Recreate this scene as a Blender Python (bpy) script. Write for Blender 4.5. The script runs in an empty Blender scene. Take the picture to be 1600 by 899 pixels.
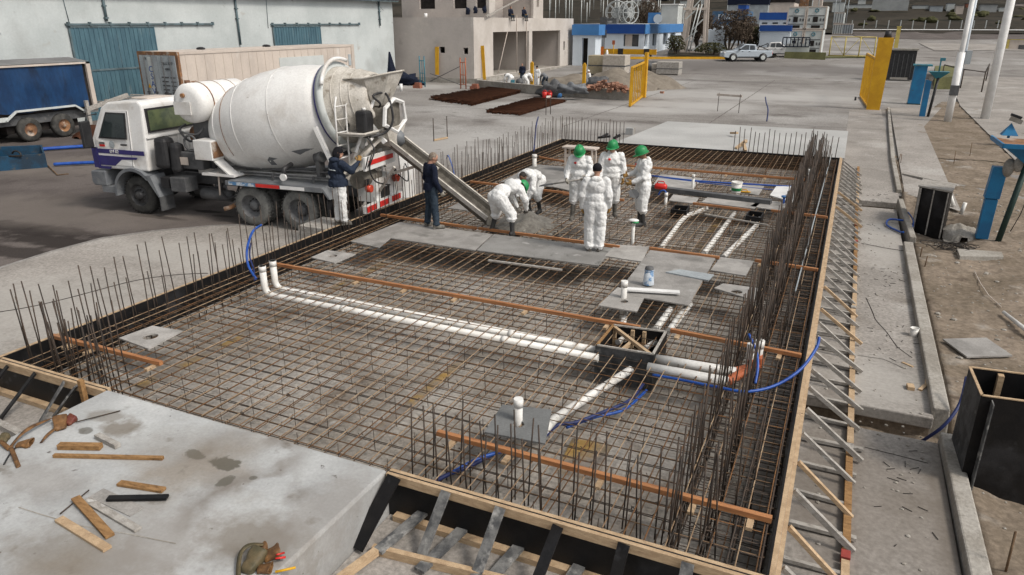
import bpy, math, random
from mathutils import Vector, Matrix, Quaternion
V=Vector; PI=math.pi
random.seed(7)
sc=bpy.context.scene; C=sc.collection
# ---------------- camera, sky, sun, exposure ----------------
H=4.40; F=1125.19; PITCH=math.radians(20.2444); YAW=math.radians(-24.5687)
cd=bpy.data.cameras.new('camera'); cam=bpy.data.objects.new('camera',cd); C.objects.link(cam)
cd.sensor_width=36; cd.lens=36*F/1600; cd.clip_start=.05; cd.clip_end=3000
cam.location=(0,0,H); cam.rotation_euler=(PI/2-PITCH,0,-YAW); sc.camera=cam
w=bpy.data.worlds.new('World'); sc.world=w; w.use_nodes=True
nt=w.node_tree; bg=nt.nodes['Background']
sky=nt.nodes.new('ShaderNodeTexSky'); sky.sky_type='NISHITA'; sky.sun_disc=False
SUN_EL,SUN_AZ=math.radians(48),math.radians(100)     # azimuth: clockwise from +Y
sky.sun_elevation=SUN_EL; sky.sun_rotation=SUN_AZ
sky.dust_density=4; sky.air_density=1.0
hs=nt.nodes.new('ShaderNodeHueSaturation'); hs.inputs['Saturation'].default_value=.12
nt.links.new(sky.outputs[0],hs.inputs['Color']); nt.links.new(hs.outputs[0],bg.inputs['Color'])
bg.inputs['Strength'].default_value=.10
sd=bpy.data.lights.new('sun','SUN'); sd.energy=1.5; sd.angle=math.radians(11); sd.color=(1,.91,.80)
so=bpy.data.objects.new('sun',sd); C.objects.link(so)
sdir=V((math.sin(SUN_AZ)*math.cos(SUN_EL),math.cos(SUN_AZ)*math.cos(SUN_EL),math.sin(SUN_EL)))
so.rotation_euler=sdir.to_track_quat('Z','Y').to_euler()
vs=sc.view_settings; vs.view_transform='Standard'; vs.look='None'; vs.gamma=1; vs.exposure=.50

# ---------------- placing helpers ----------------
G=-.55      # the yard; z = 0 is the top of the formwork
KN=[(-50,G),(68,G),(80,-.35),(90,.15),(100,.55),(120,1.1),(145,1.8),(170,2.7),(220,6),(300,14),(450,34),(700,75),(1000,120)]
def gz(x,y):
    d=math.sin(YAW)*x+math.cos(YAW)*y
    for (a,za),(b,zb) in zip(KN,KN[1:]):
        if d<=b: return za+(zb-za)*max(0,(d-a))/(b-a)
    return KN[-1][1]
cy,sy,cp,sp=math.cos(YAW),math.sin(YAW),math.cos(PITCH),math.sin(PITCH)
FW=V((sy*cp,cy*cp,-sp)); RT=V((cy,-sy,0)); UP=RT.cross(FW)
def ray(px,py): return FW+RT*((px-800)/F)-UP*((py-449.5)/F)
def at(px,py,z=0.):
    d=ray(px,py); t=(z-H)/d.z; return V((d.x*t,d.y*t,z))
def gat(px,py):            # on the terrain
    d=ray(px,py); t=5.
    if d.z<0:
        while t<900:
            p=d*t
            if p.z+H<=gz(p.x,p.y): return V((p.x,p.y,gz(p.x,p.y)))
            t+=.1
    t=100.
    while t<950:
        p=d*t
        if p.z+H<=gz(p.x,p.y): break
        t+=.5
    p=d*t; return V((p.x,p.y,gz(p.x,p.y)))
def onX(px,py,x0): d=ray(px,py); t=x0/d.x; return V((x0,d.y*t,d.z*t+H))
def onY(px,py,y0): d=ray(px,py); t=y0/d.y; return V((d.x*t,y0,d.z*t+H))

# ---------------- mesh helpers ----------------
def top(o):
    while o.parent: o=o.parent
    return o
class MB:
    def __init__(s): s.v=[]; s.f=[]; s.s=[]
    def add(s,vs,fs,sm=False):
        n=len(s.v); s.v+=[V(v) for v in vs]; s.f+=[[i+n for i in f] for f in fs]; s.s+=[sm]*len(fs); return s
    def box(s,x0,x1,y0,y1,z0,z1):
        return s.add([(x,y,z) for x in (x0,x1) for y in (y0,y1) for z in (z0,z1)],
          [(0,1,3,2),(4,6,7,5),(0,4,5,1),(2,3,7,6),(0,2,6,4),(1,5,7,3)])
    def hexa(s,b,t):        # bottom 4 pts, top 4 pts (counter-clockwise)
        return s.add(list(b)+list(t),[(3,2,1,0),(4,5,6,7),(0,1,5,4),(1,2,6,5),(2,3,7,6),(3,0,4,7)])
    def beam(s,p,q,w,h,up=(0,0,1)):
        p,q=V(p),V(q); d=(q-p).normalized(); r=d.cross(V(up))
        if r.length<1e-4: r=d.cross(V((1,0,0)))
        r.normalize(); u=r.cross(d); r*=w/2; u*=h/2
        return s.hexa([p-r-u,p+r-u,q+r-u,q-r-u],[p-r+u,p+r+u,q+r+u,q-r+u])
    def tube(s,path,r,n=6,cap=True,closed=False,sm=True):
        P=[V(p) for p in path]; m=len(P); R=r if isinstance(r,(list,tuple)) else [r]*m
        vs=[]; fs=[]; u=None
        for i,p in enumerate(P):
            if closed: d=P[(i+1)%m]-P[i-1]
            else: d=(P[min(i+1,m-1)]-P[max(i-1,0)])
            d.normalize()
            if u is None: u=d.cross(V((0,0,1))); u=u if u.length>.01 else d.cross(V((1,0,0)))
            u=u-d*u.dot(d); u.normalize(); w=d.cross(u)
            for k in range(n):
                a=2*PI*k/n; vs.append(p+(u*math.cos(a)+w*math.sin(a))*R[i])
        for i in range(m if closed else m-1):
            j=(i+1)%m
            for k in range(n): l=(k+1)%n; fs.append((i*n+k,i*n+l,j*n+l,j*n+k))
        s.add(vs,fs,sm)
        if cap and not closed:
            b=len(s.v)-m*n; s.f+=[[b+k for k in range(n)][::-1],[b+(m-1)*n+k for k in range(n)]]; s.s+=[False]*2
        return s
    def ball(s,c,r,a=12,b=8,M=None):
        c=V(c); r=V(r) if not isinstance(r,(int,float)) else V((r,r,r)); vs=[]; fs=[]
        for i in range(b+1):
            t=PI*i/b
            for k in range(a):
                p=2*PI*k/a; q=V((r.x*math.sin(t)*math.cos(p),r.y*math.sin(t)*math.sin(p),r.z*math.cos(t)))
                vs.append(c+(M@q if M else q))
        for i in range(b):
            for k in range(a): l=(k+1)%a; fs.append((i*a+k,(i+1)*a+k,(i+1)*a+l,i*a+l))
        return s.add(vs,fs,True)
    def capsule(s,p,q,r0,r1,n=10):
        p,q=V(p),V(q); s.ball(p,r0,n,6); s.ball(q,r1,n,6); return s.tube([p,q],[r0,r1],n)
    def lathe(s,prof,o,ax,n=32,cap=True):      # prof: (t,r) along axis ax from o
        ax=V(ax).normalized(); o=V(o); return s.tube2([o+ax*t for t,r in prof],[r for t,r in prof],ax,n,cap)
    def tube2(s,P,R,ax,n,cap):
        u=ax.cross(V((0,0,1))); u=u if u.length>.01 else V((1,0,0)); u.normalize(); w=ax.cross(u); vs=[]; fs=[]
        for p,r in zip(P,R):
            for k in range(n): a=2*PI*k/n; vs.append(p+(u*math.cos(a)+w*math.sin(a))*r)
        m=len(P)
        for i in range(m-1):
            for k in range(n): l=(k+1)%n; fs.append((i*n+k,i*n+l,(i+1)*n+l,(i+1)*n+k))
        s.add(vs,fs,True)
        if cap:
            b=len(s.v)-m*n
            for e,rev in ((0,1),(m-1,0)):
                if R[e]>.002:
                    L=[b+e*n+k for k in range(n)]; s.f.append(L[::-1] if rev else L); s.s.append(False)
        return s
    def prism(s,poly,f,a,b):       # poly 2d, f(u,v,w)->3d, extruded from w=a to w=b
        n=len(poly); vs=[f(u,v,a) for u,v in poly]+[f(u,v,b) for u,v in poly]
        fs=[list(range(n))[::-1],[n+i for i in range(n)]]+[(i,(i+1)%n,n+(i+1)%n,n+i) for i in range(n)]
        return s.add(vs,fs)
    def slab(s,pts,z0,z1):        # pts are xy
        return s.prism([(p[0],p[1]) for p in pts],lambda u,v,w:(u,v,w),z0,z1)
    def build(s,name,mat,parent=None,local=False,bevel=0,**kw):
        me=bpy.data.meshes.new(name)
        if parent: off=V((0,0,0)) if local else V(top(parent).location)
        elif local: off=V((0,0,0))
        else:
            xs=[v.x for v in s.v]; ys=[v.y for v in s.v]; zs=[v.z for v in s.v]
            off=V(((min(xs)+max(xs))/2,(min(ys)+max(ys))/2,min(zs)))
        me.from_pydata([tuple(v-off) for v in s.v],[],s.f)
        me.polygons.foreach_set('use_smooth',s.s); me.materials.append(mat)
        import bmesh
        bm=bmesh.new(); bm.from_mesh(me); bmesh.ops.recalc_face_normals(bm,faces=bm.faces); bm.to_mesh(me); bm.free()
        me.update()
        o=bpy.data.objects.new(name,me); C.objects.link(o)
        if parent: o.parent=parent
        elif not local: o.location=off
        if bevel:
            b=o.modifiers.new('bevel','BEVEL'); b.width=bevel; b.segments=2; b.limit_method='ANGLE'
        for k,v in kw.items(): o[k]=v
        return o
def tag(o,label=None,cat=None,group=None,kind=None):
    if label: o['label']=label
    if cat: o['category']=cat
    if group: o['group']=group
    if kind: o['kind']=kind
    return o
def empty(name,loc,rz=0,label=None,cat=None,group=None):
    o=bpy.data.objects.new(name,None); C.objects.link(o); o.location=loc; o.rotation_euler=(0,0,rz); o.empty_display_size=.2
    return tag(o,label,cat,group)
def copy_tree(o,parent=None):
    c=o.copy(); C.objects.link(c)
    if parent: c.parent=parent
    for ch in list(o.children): copy_tree(ch,c)
    return c

# ---------------- materials ----------------
def mat(name,c1,c2=None,scale=4,rough=.8,bump=.15,bscale=40,metal=0,lo=.4,hi=.6,stretch=(1,1,1),fine=.25,spots=None,spec=.4,world=False):
    m=bpy.data.materials.new(name); m.use_nodes=True; n=m.node_tree; N=n.nodes.new; L=n.links.new
    b=n.nodes['Principled BSDF']; b.inputs['Roughness'].default_value=rough; b.inputs['Metallic'].default_value=metal
    b.inputs['Specular IOR Level'].default_value=spec
    c2=c2 or tuple(x*.8 for x in c1)
    if rough>=.75 and spec==.4: b.inputs['Specular IOR Level'].default_value=.12
    g=N('ShaderNodeNewGeometry' if world else 'ShaderNodeTexCoord')
    mp=N('ShaderNodeMapping'); mp.inputs['Scale'].default_value=stretch
    L(g.outputs['Position' if world else 'Object'],mp.inputs['Vector'])
    if not world:
        oi=N('ShaderNodeObjectInfo'); mu=N('ShaderNodeMath'); mu.operation='MULTIPLY'; mu.inputs[1].default_value=37
        L(oi.outputs['Random'],mu.inputs[0]); L(mu.outputs[0],mp.inputs['Location'])
    def noise(sc,det=6,ro=.6):
        t=N('ShaderNodeTexNoise'); t.inputs['Scale'].default_value=sc; t.inputs['Detail'].default_value=det; t.inputs['Roughness'].default_value=ro
        L(mp.outputs[0],t.inputs['Vector']); return t.outputs['Fac']
    def ramp(src,a,bb):
        r=N('ShaderNodeMapRange'); r.inputs['From Min'].default_value=a; r.inputs['From Max'].default_value=bb; L(src,r.inputs['Value']); return r.outputs[0]
    def mix(f,a,bb,mode='MIX'):
        x=N('ShaderNodeMix'); x.data_type='RGBA'; x.blend_type=mode
        if isinstance(f,float): x.inputs['Factor'].default_value=f
        else: L(f,x.inputs['Factor'])
        for i,c in ((6,a),(7,bb)):
            if isinstance(c,tuple): x.inputs[i].default_value=(*c,1)
            else: L(c,x.inputs[i])
        return x.outputs[2]
    col=mix(ramp(noise(scale),lo,hi),c1,c2)
    for sp_ in (spots or []):    # (colour, scale, lo, hi)
        col=mix(ramp(noise(sp_[1],5,.55),sp_[2],sp_[3]),col,sp_[0])
    if fine:
        fr=ramp(noise(bscale*1.5,4,.7),.3,.7)
        cr=N('ShaderNodeMapRange'); cr.inputs['To Min'].default_value=1-fine; cr.inputs['To Max'].default_value=1+fine*.5; L(fr,cr.inputs['Value'])
        vm=N('ShaderNodeVectorMath'); vm.operation='SCALE'; L(col,vm.inputs[0]); L(cr.outputs[0],vm.inputs['Scale']); col=vm.outputs[0]
    L(col,b.inputs['Base Color'])
    if bump:
        bp=N('ShaderNodeBump'); bp.inputs['Strength'].default_value=bump; bp.inputs['Distance'].default_value=.02
        L(noise(bscale,5,.65),bp.inputs['Height']); L(bp.outputs[0],b.inputs['Normal'])
    return m
K={}
K['yard']=mat('yard_concrete',(0.213,0.199,0.186),(0.273,0.259,0.244),.22,.85,.25,9,world=True,fine=.38,lo=.38,hi=.62,spots=[((0.381,0.372,0.358),.085,.5,.66),((0.145,0.131,0.122),.3,.57,.7),((0.118,0.105,0.096),1.6,.66,.76)])
K['pad']=mat('pale_concrete',(0.344,0.320,0.295),(0.269,0.250,0.229),.5,.85,.25,12,world=True,fine=.38,spots=[((0.425,0.407,0.383),.4,.55,.72),((0.212,0.190,0.166),.7,.6,.76),((0.161,0.148,0.139),5,.72,.8)])
K['asphalt']=mat('asphalt',(0.098,0.084,0.078),(0.138,0.120,0.112),.5,.85,.3,25,world=True,fine=.38,spots=[((0.173,0.152,0.138),.25,.55,.7),((0.059,0.050,0.047),.9,.6,.72)])
K['pit']=mat('pit_concrete',(0.285,0.260,0.228),(0.401,0.376,0.344),.7,.9,.4,14,world=True,fine=.38,spots=[((0.159,0.122,0.090),1.1,.58,.74),((0.466,0.454,0.433),2.2,.66,.78)])
K['slab']=mat('cast_concrete',(0.345,0.351,0.351),(0.460,0.471,0.471),.9,.7,.12,18,world=True,lo=.38,hi=.62,fine=.15,spots=[((0.282,0.257,0.226),.75,.52,.66),((0.545,0.555,0.555),.6,.56,.7),((0.168,0.152,0.130),2.6,.62,.74),((0.105,0.093,0.084),9,.68,.74)])
K['farslab']=mat('white_slab_concrete',(0.375,0.375,0.367),(0.452,0.452,0.443),.3,.8,.15,12,world=True,spots=[((0.358,0.350,0.341),.5,.58,.72)])
K['kerb']=mat('kerb_concrete',(0.278,0.257,0.225),(0.374,0.354,0.321),1.5,.9,.5,16,world=True,spots=[((0.214,0.193,0.171),2.5,.6,.75)])
K['dirt']=mat('dirt',(0.176,0.142,0.106),(0.253,0.206,0.161),.8,.95,.9,7,world=True,fine=.4,spots=[((0.343,0.311,0.272),1.3,.6,.75),((0.111,0.085,0.066),1.8,.6,.72)])
K['sand']=mat('sand',(0.184,0.160,0.132),(0.232,0.204,0.168),2,.95,.5,20,fine=.3)
K['hill']=mat('hill_scrub',(0.033,0.028,0.021),(0.052,0.044,0.033),.06,.95,.4,.6,world=True,fine=.4,spots=[((0.019,0.018,0.013),.12,.5,.62),((0.077,0.069,0.055),.05,.64,.72)])
K['rust']=mat('rusty_steel_bar',(.13,.085,.055),(.2,.135,.085),6,.75,.1,60,metal=.3)
K['rust_dk']=mat('dark_steel_bar',(.045,.038,.033),(.085,.06,.045),6,.7,.1,60,metal=.3)
K['rust_or']=mat('orange_rust_bar',(.22,.115,.055),(.12,.07,.04),5,.85,.1,60,metal=.1)
K['bar_tan']=mat('dusty_steel_bar',(0.384,0.288,0.193),(0.244,0.157,0.096),5,.8,.1,60,metal=.1)
K['mesh_rust']=mat('rusted_mesh',(0.078,0.033,0.018),(0.054,0.024,0.015),3,.85,.2,60,metal=.2)
K['rail']=mat('orange_timber',(0.442,0.200,0.081),(0.323,0.136,0.055),3,.65,.25,30,stretch=(1,8,8),spots=[((0.170,0.076,0.038),3,.6,.75),((0.425,0.255,0.145),1.5,.6,.75)])
K['wood']=mat('pale_timber',(.52,.38,.24),(.40,.28,.17),4,.7,.25,30,stretch=(2,2,8),spots=[((.27,.18,.11),5,.62,.75)])
K['wood_scrap']=mat('offcut_timber',(.34,.20,.09),(.24,.135,.06),4,.75,.3,30,stretch=(2,6,6),spots=[((.12,.07,.035),4,.6,.72)])
K['wood_grey']=mat('cement_stained_timber',(.42,.40,.37),(.28,.26,.235),3,.85,.35,25,stretch=(2,4,4),spots=[((.15,.14,.13),4,.6,.72),((.58,.57,.55),3,.6,.75)])
K['ply']=mat('black_film_plywood',(.008,.008,.009),(.014,.013,.013),3,.5,.08,30,spec=.2,spots=[((.07,.073,.08),4,.64,.84),((.035,.035,.038),1.2,.58,.75)])
K['ply_worn']=mat('worn_black_plywood',(.08,.082,.085),(.20,.20,.195),6,.7,.2,30,lo=.4,hi=.6,spec=.2,spots=[((.38,.375,.36),7,.56,.72),((.03,.03,.03),2.5,.6,.72)])
K['ply_mid']=mat('scuffed_lit_plywood',(.03,.031,.033),(.07,.072,.075),5,.7,.2,30,spec=.2,spots=[((.2,.2,.195),7,.62,.78)])
K['board']=mat('grey_board',(0.245,0.234,0.220),(0.334,0.320,0.303),2.5,.6,.1,30,spots=[((0.148,0.142,0.131),2,.56,.72),((0.445,0.438,0.423),4,.64,.78)])
K['board_b']=mat('brown_grey_board',(0.191,0.183,0.172),(0.261,0.250,0.236),2.5,.6,.1,30,spots=[((0.115,0.111,0.102),2,.56,.72),((0.347,0.342,0.330),4,.64,.78)])
K['board_c']=mat('pale_grey_board',(0.306,0.293,0.275),(0.418,0.400,0.379),2.5,.6,.1,30,spots=[((0.185,0.177,0.164),2,.56,.72),((0.556,0.547,0.529),4,.64,.78)])
K['pvc']=mat('white_plastic_pipe',(.74,.735,.71),(.64,.625,.59),3,.4,.04,20,fine=.1,spots=[((.42,.38,.32),4,.6,.78),((.28,.24,.2),9,.7,.8)])
K['pvc_or']=mat('orange_plastic',(.42,.12,.05),None,3,.45,.02,20,fine=.1)
K['hose']=mat('blue_hose',(.012,.06,.30),(.02,.09,.38),5,.4,.02,20,fine=.1)
K['hose_navy']=mat('navy_hose',(.012,.02,.09),(.02,.035,.13),5,.5,.02,20,fine=.1)
K['twhite']=mat('truck_white_paint',(0.756,0.756,0.745),(0.648,0.637,0.616),1.2,.35,.02,20,fine=.1,spots=[((0.454,0.410,0.356),2.5,.6,.78),((0.238,0.184,0.140),9,.7,.77),((0.540,0.508,0.464),1.2,.55,.75)])
K['drum']=mat('drum_paint',(.80,.80,.785),(.70,.69,.67),.9,.5,.1,14,fine=.12,spots=[((.60,.575,.54),1.3,.56,.74),((.30,.26,.22),11,.69,.76),((.46,.42,.37),.9,.64,.8),((.2,.13,.09),24,.74,.78)])
K['caked']=mat('cement_caked_steel',(.46,.43,.38),(.60,.57,.52),3,.8,.4,18,spots=[((.24,.21,.17),4,.58,.72),((.16,.13,.1),9,.68,.76)])
K['caked_dk']=mat('wet_cement_steel',(.10,.09,.075),(.17,.155,.13),4,.7,.5,20,spots=[((.28,.26,.23),6,.62,.75)])
K['tyre']=mat('dusty_tyre',(.045,.045,.043),(.075,.073,.068),4,.9,.4,30,spots=[((.15,.145,.135),3,.55,.8)])
K['tyre_grey']=mat('cement_dusted_tyre',(.20,.20,.19),(.13,.13,.125),4,.9,.4,30)
K['rim']=mat('dark_rim',(.03,.03,.032),(.05,.05,.05),5,.5,.1,30)
K['rim_grey']=mat('dusty_rim',(.15,.155,.16),(.09,.09,.095),5,.6,.1,30)
K['black']=mat('black_plastic',(.018,.018,.02),(.03,.03,.032),5,.5,.1,30)
K['dkgrey']=mat('dark_grey_steel',(.07,.072,.076),(.11,.112,.115),4,.6,.2,30,spots=[((.18,.17,.16),5,.62,.75)])
K['grey']=mat('grey_plastic',(.14,.15,.165),(.19,.20,.21),3,.6,.1,30,spots=[((.26,.25,.24),4,.6,.8)])
K['glass']=mat('dark_glass',(.02,.028,.03),(.03,.04,.04),2,.08,0,10,fine=0,spec=.8)
K['glass_green']=mat('tinted_glass',(.06,.08,.05),(.12,.145,.075),2.5,.12,0,10,fine=0,spec=.8)
K['glass_blue']=mat('window_glass',(.05,.06,.07),(.09,.1,.11),1,.15,0,10,fine=0,spec=.8)
K['purple']=mat('indigo_stripe',(.035,.03,.15),None,4,.4,0,20,fine=.1)
K['red']=mat('red_reflector',(.62,.03,.025),None,4,.4,0,20,fine=.08)
K['red_dull']=mat('faded_red_paint',(.30,.05,.04),None,4,.7,.1,20,fine=.2)
K['redlamp']=mat('red_lamp',(.5,.06,.03),None,4,.25,0,20,fine=.1)
K['white']=mat('white_paint',(.8,.8,.79),(.7,.7,.69),3,.5,.03,20,fine=.1)
K['suit']=mat('white_coverall',(0.770,0.775,0.770),(0.671,0.676,0.671),5,.75,.9,14,fine=.1,spots=[((0.616,0.594,0.550),3,.6,.82),((0.396,0.363,0.319),8,.7,.8)])
K['suit_dirty']=mat('stained_coverall',(.72,.72,.71),(.62,.615,.6),5,.8,.7,9,fine=.08,spots=[((.42,.4,.37),3,.58,.8)])
K['navy']=mat('navy_cloth',(0.011,0.015,0.030),(0.017,0.022,0.039),5,.9,.6,12,fine=.2)
K['jeans']=mat('dark_denim',(0.024,0.036,0.052),(0.040,0.056,0.076),5,.9,.6,14,fine=.2)
K['jacket']=mat('dark_blue_jacket',(0.018,0.025,0.043),(0.025,0.034,0.055),5,.8,.7,9,fine=.15)
K['boot']=mat('black_rubber_boot',(.02,.02,.021),(.05,.048,.045),6,.6,.1,30)
K['boot_mud']=mat('muddy_boot',(.16,.15,.135),(.10,.095,.085),6,.8,.3,30)
K['shoe']=mat('dirty_shoe',(.10,.09,.08),(.2,.19,.17),9,.8,.3,30)
K['skin']=mat('skin',(.42,.24,.17),(.36,.2,.14),6,.55,.05,40,fine=.05)
K['skin_dk']=mat('brown_skin',(.23,.12,.075),(.19,.1,.06),6,.55,.05,40,fine=.05)
K['hair']=mat('dark_hair',(.015,.012,.01),(.03,.022,.018),30,.7,.6,80)
K['hair_gr']=mat('greying_hair',(.16,.12,.09),(.26,.22,.18),30,.7,.6,80)
K['helmet']=mat('green_helmet',(.02,.27,.085),(.018,.21,.07),3,.45,.03,20,fine=.12,spots=[((.2,.22,.17),14,.7,.8)])
K['beanie']=mat('black_knit',(.012,.012,.014),(.02,.02,.024),30,.95,.8,90)
K['glove']=mat('tan_glove',(.40,.24,.08),(.3,.17,.06),8,.85,.3,40)
K['glove_gr']=mat('cement_glove',(.42,.39,.34),(.3,.28,.24),8,.85,.3,40)
K['yellow']=mat('yellow_paint',(.62,.34,.012),(.52,.27,.01),1.5,.5,.05,20,fine=.1,spots=[((.35,.17,.02),3,.66,.8)])
K['yellow_pale']=mat('faded_yellow_paint',(.55,.44,.12),(.45,.36,.1),2,.6,.05,20)
K['blue']=mat('blue_paint',(.012,.17,.36),(.015,.13,.29),2,.5,.05,20,fine=.1,spots=[((.05,.08,.1),4,.66,.78)])
K['teal']=mat('teal_paint',(.03,.2,.26),(.04,.15,.2),2,.5,.05,20,fine=.1,spots=[((.12,.09,.06),4,.62,.75)])
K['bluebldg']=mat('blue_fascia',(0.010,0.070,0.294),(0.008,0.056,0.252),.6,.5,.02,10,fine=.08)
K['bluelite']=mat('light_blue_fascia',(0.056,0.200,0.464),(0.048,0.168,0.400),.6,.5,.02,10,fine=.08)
K['wall_white']=mat('painted_white_wall',(.52,.555,.555),(.44,.475,.475),.35,.85,.1,6,fine=.08,spots=[((.36,.375,.37),.25,.56,.74),((.25,.255,.25),1.7,.68,.77),((.10,.10,.10),4,.735,.79),((.36,.33,.29),.8,.66,.8)])
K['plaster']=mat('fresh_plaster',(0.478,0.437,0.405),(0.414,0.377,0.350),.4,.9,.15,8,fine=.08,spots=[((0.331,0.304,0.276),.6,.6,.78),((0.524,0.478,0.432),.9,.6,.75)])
K['plaster_lit']=mat('side_lit_plaster',(0.534,0.497,0.460),(0.460,0.423,0.386),.5,.9,.15,8,fine=.08,spots=[((0.386,0.350,0.322),.8,.6,.78)])  # same plaster, with the stronger light on the side walls painted into its colour
K['bwall']=mat('office_wall',(.62,.68,.74),(.55,.61,.67),.5,.8,.05,10,fine=.06)
K['doorblue']=mat('blue_steel_door',(0.080,0.160,0.200),(0.056,0.116,0.152),1,.6,.1,14,stretch=(3,3,.6),spots=[((0.160,0.224,0.248),1.5,.6,.78),((0.040,0.040,0.040),3,.68,.78)])
K['pipe_gr']=mat('grey_pipe',(.12,.17,.19),(.08,.11,.12),2,.6,.1,20)
K['cont']=mat('container_paint',(.56,.49,.43),(.48,.42,.37),.8,.7,.1,12,fine=.08,stretch=(1,1,.5),spots=[((.38,.3,.24),1.2,.62,.8),((.62,.58,.54),1.5,.6,.75)])
K['cont_door']=mat('container_door',(.38,.42,.44),(.31,.34,.36),1.2,.6,.1,12,spots=[((.25,.2,.16),3,.66,.78)])
K['rusty']=mat('rust_streaks',(.30,.16,.08),(.16,.09,.06),2.5,.8,.2,20,spots=[((.45,.4,.35),3,.55,.7)])
K['reefer']=mat('white_container',(0.546,0.572,0.563),(0.475,0.502,0.493),.8,.6,.05,12,fine=.08)
K['tarp']=mat('blue_tarpaulin',(0.005,0.030,0.090),(0.007,0.042,0.120),1.2,.5,.3,5,stretch=(1,1,.4),spots=[((0.006,0.013,0.030),1.3,.55,.7),((0.012,0.072,0.168),.9,.62,.75)])
K['roofgrey']=mat('grey_roof_sheet',(0.200,0.200,0.200),(0.152,0.152,0.152),1,.7,.1,14)
K['silver']=mat('silver_car_paint',(.50,.56,.62),(.48,.54,.6),3,.25,0,20,fine=0,metal=.3)
K['leather']=mat('worn_leather',(.20,.10,.035),(.11,.055,.022),9,.6,.4,30,spots=[((.06,.03,.015),7,.6,.7)])
K['leather_ol']=mat('olive_leather',(.075,.065,.035),(.12,.09,.045),9,.6,.4,30)
K['wetconc']=mat('wet_concrete',(.115,.105,.09),(.17,.16,.14),6,.45,1.0,16,spots=[((.24,.22,.19),9,.6,.72)])
K['paintline']=mat('worn_yellow_line',(.36,.235,.085),(.27,.215,.145),2.5,.85,.2,30,world=True,lo=.42,hi=.6,spots=[((.245,.22,.195),1.7,.44,.58),((.2,.17,.14),6,.55,.7)])
K['dark']=mat('dark_interior',(.02,.018,.017),(.035,.03,.028),2,.9,.1,10)
K['brick']=mat('clay_brick',(.33,.14,.09),(.25,.1,.07),4,.85,.3,20)
K['block']=mat('wrapped_blocks',(.48,.44,.39),(.38,.34,.29),4,.7,.3,20)
K['tealdk']=mat('dark_green_paint',(.012,.035,.03),(.02,.045,.04),3,.6,.1,20)
K['bark']=mat('bark',(.13,.10,.075),(.075,.058,.045),4,.95,.3,20)
K['shrub']=mat('shrub_leaf',(.05,.055,.025),(.085,.08,.04),3,.9,0,20)
K['signgrey']=mat('weathered_board',(0.294,0.308,0.308),(0.350,0.364,0.364),.5,.7,.1,10)
K['wire']=mat('black_wire',(.03,.025,.022),None,5,.6,0,20)
K['olive']=mat('olive_kerb',(.17,.17,.08),(.13,.13,.065),1,.9,.1,10)
K['oil']=mat('oil_stain',(0.025,0.021,0.019),(0.042,0.035,0.032),1.5,.85,.1,20,world=True)
K['wetpatch']=mat('damp_patch',(0.055,0.050,0.043),(0.080,0.075,0.065),5,.85,.1,30)
K['bluewhite']=mat('paint_smeared_blue',(.08,.2,.38),(.5,.55,.6),8,.5,.1,30,lo=.45,hi=.55)

# a faint ring stain left on the cast slab
def ring_stain(m,cx,cy,r,w_,col):
    n=m.node_tree; N=n.nodes.new; L=n.links.new; b=n.nodes['Principled BSDF']; src=b.inputs['Base Color'].links[0].from_socket
    g=N('ShaderNodeNewGeometry'); d=N('ShaderNodeVectorMath'); d.operation='DISTANCE'; L(g.outputs['Position'],d.inputs[0]); d.inputs[1].default_value=(cx,cy,0)
    t=N('ShaderNodeTexNoise'); t.inputs['Scale'].default_value=2.2; t.inputs['Detail'].default_value=6; L(g.outputs['Position'],t.inputs['Vector'])
    a=N('ShaderNodeMath'); a.operation='MULTIPLY_ADD'; a.inputs[1].default_value=.35; L(t.outputs['Fac'],a.inputs[0]); L(d.outputs['Value'],a.inputs[2])
    s_=N('ShaderNodeMath'); s_.operation='SUBTRACT'; L(a.outputs[0],s_.inputs[0]); s_.inputs[1].default_value=r+.17
    ab=N('ShaderNodeMath'); ab.operation='ABSOLUTE'; L(s_.outputs[0],ab.inputs[0])
    r1=N('ShaderNodeMapRange'); r1.inputs['From Min'].default_value=0; r1.inputs['From Max'].default_value=w_; r1.inputs['To Min'].default_value=.75; r1.inputs['To Max'].default_value=0; L(ab.outputs[0],r1.inputs['Value'])
    r2=N('ShaderNodeMapRange'); r2.inputs['From Min'].default_value=.42; r2.inputs['From Max'].default_value=.6; L(t.outputs['Fac'],r2.inputs['Value'])
    mu=N('ShaderNodeMath'); mu.operation='MULTIPLY'; L(r1.outputs[0],mu.inputs[0]); L(r2.outputs[0],mu.inputs[1])
    x=N('ShaderNodeMix'); x.data_type='RGBA'; L(mu.outputs[0],x.inputs['Factor']); L(src,x.inputs[6]); x.inputs[7].default_value=(*col,1); L(x.outputs[2],b.inputs['Base Color'])
c_=at(385,800,0); ring_stain(K['slab'],c_.x,c_.y,.55,.2,(.15,.13,.11)); c_=at(380,720,0); ring_stain(K['slab'],c_.x,c_.y,.5,.3,(.19,.17,.15))
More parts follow.
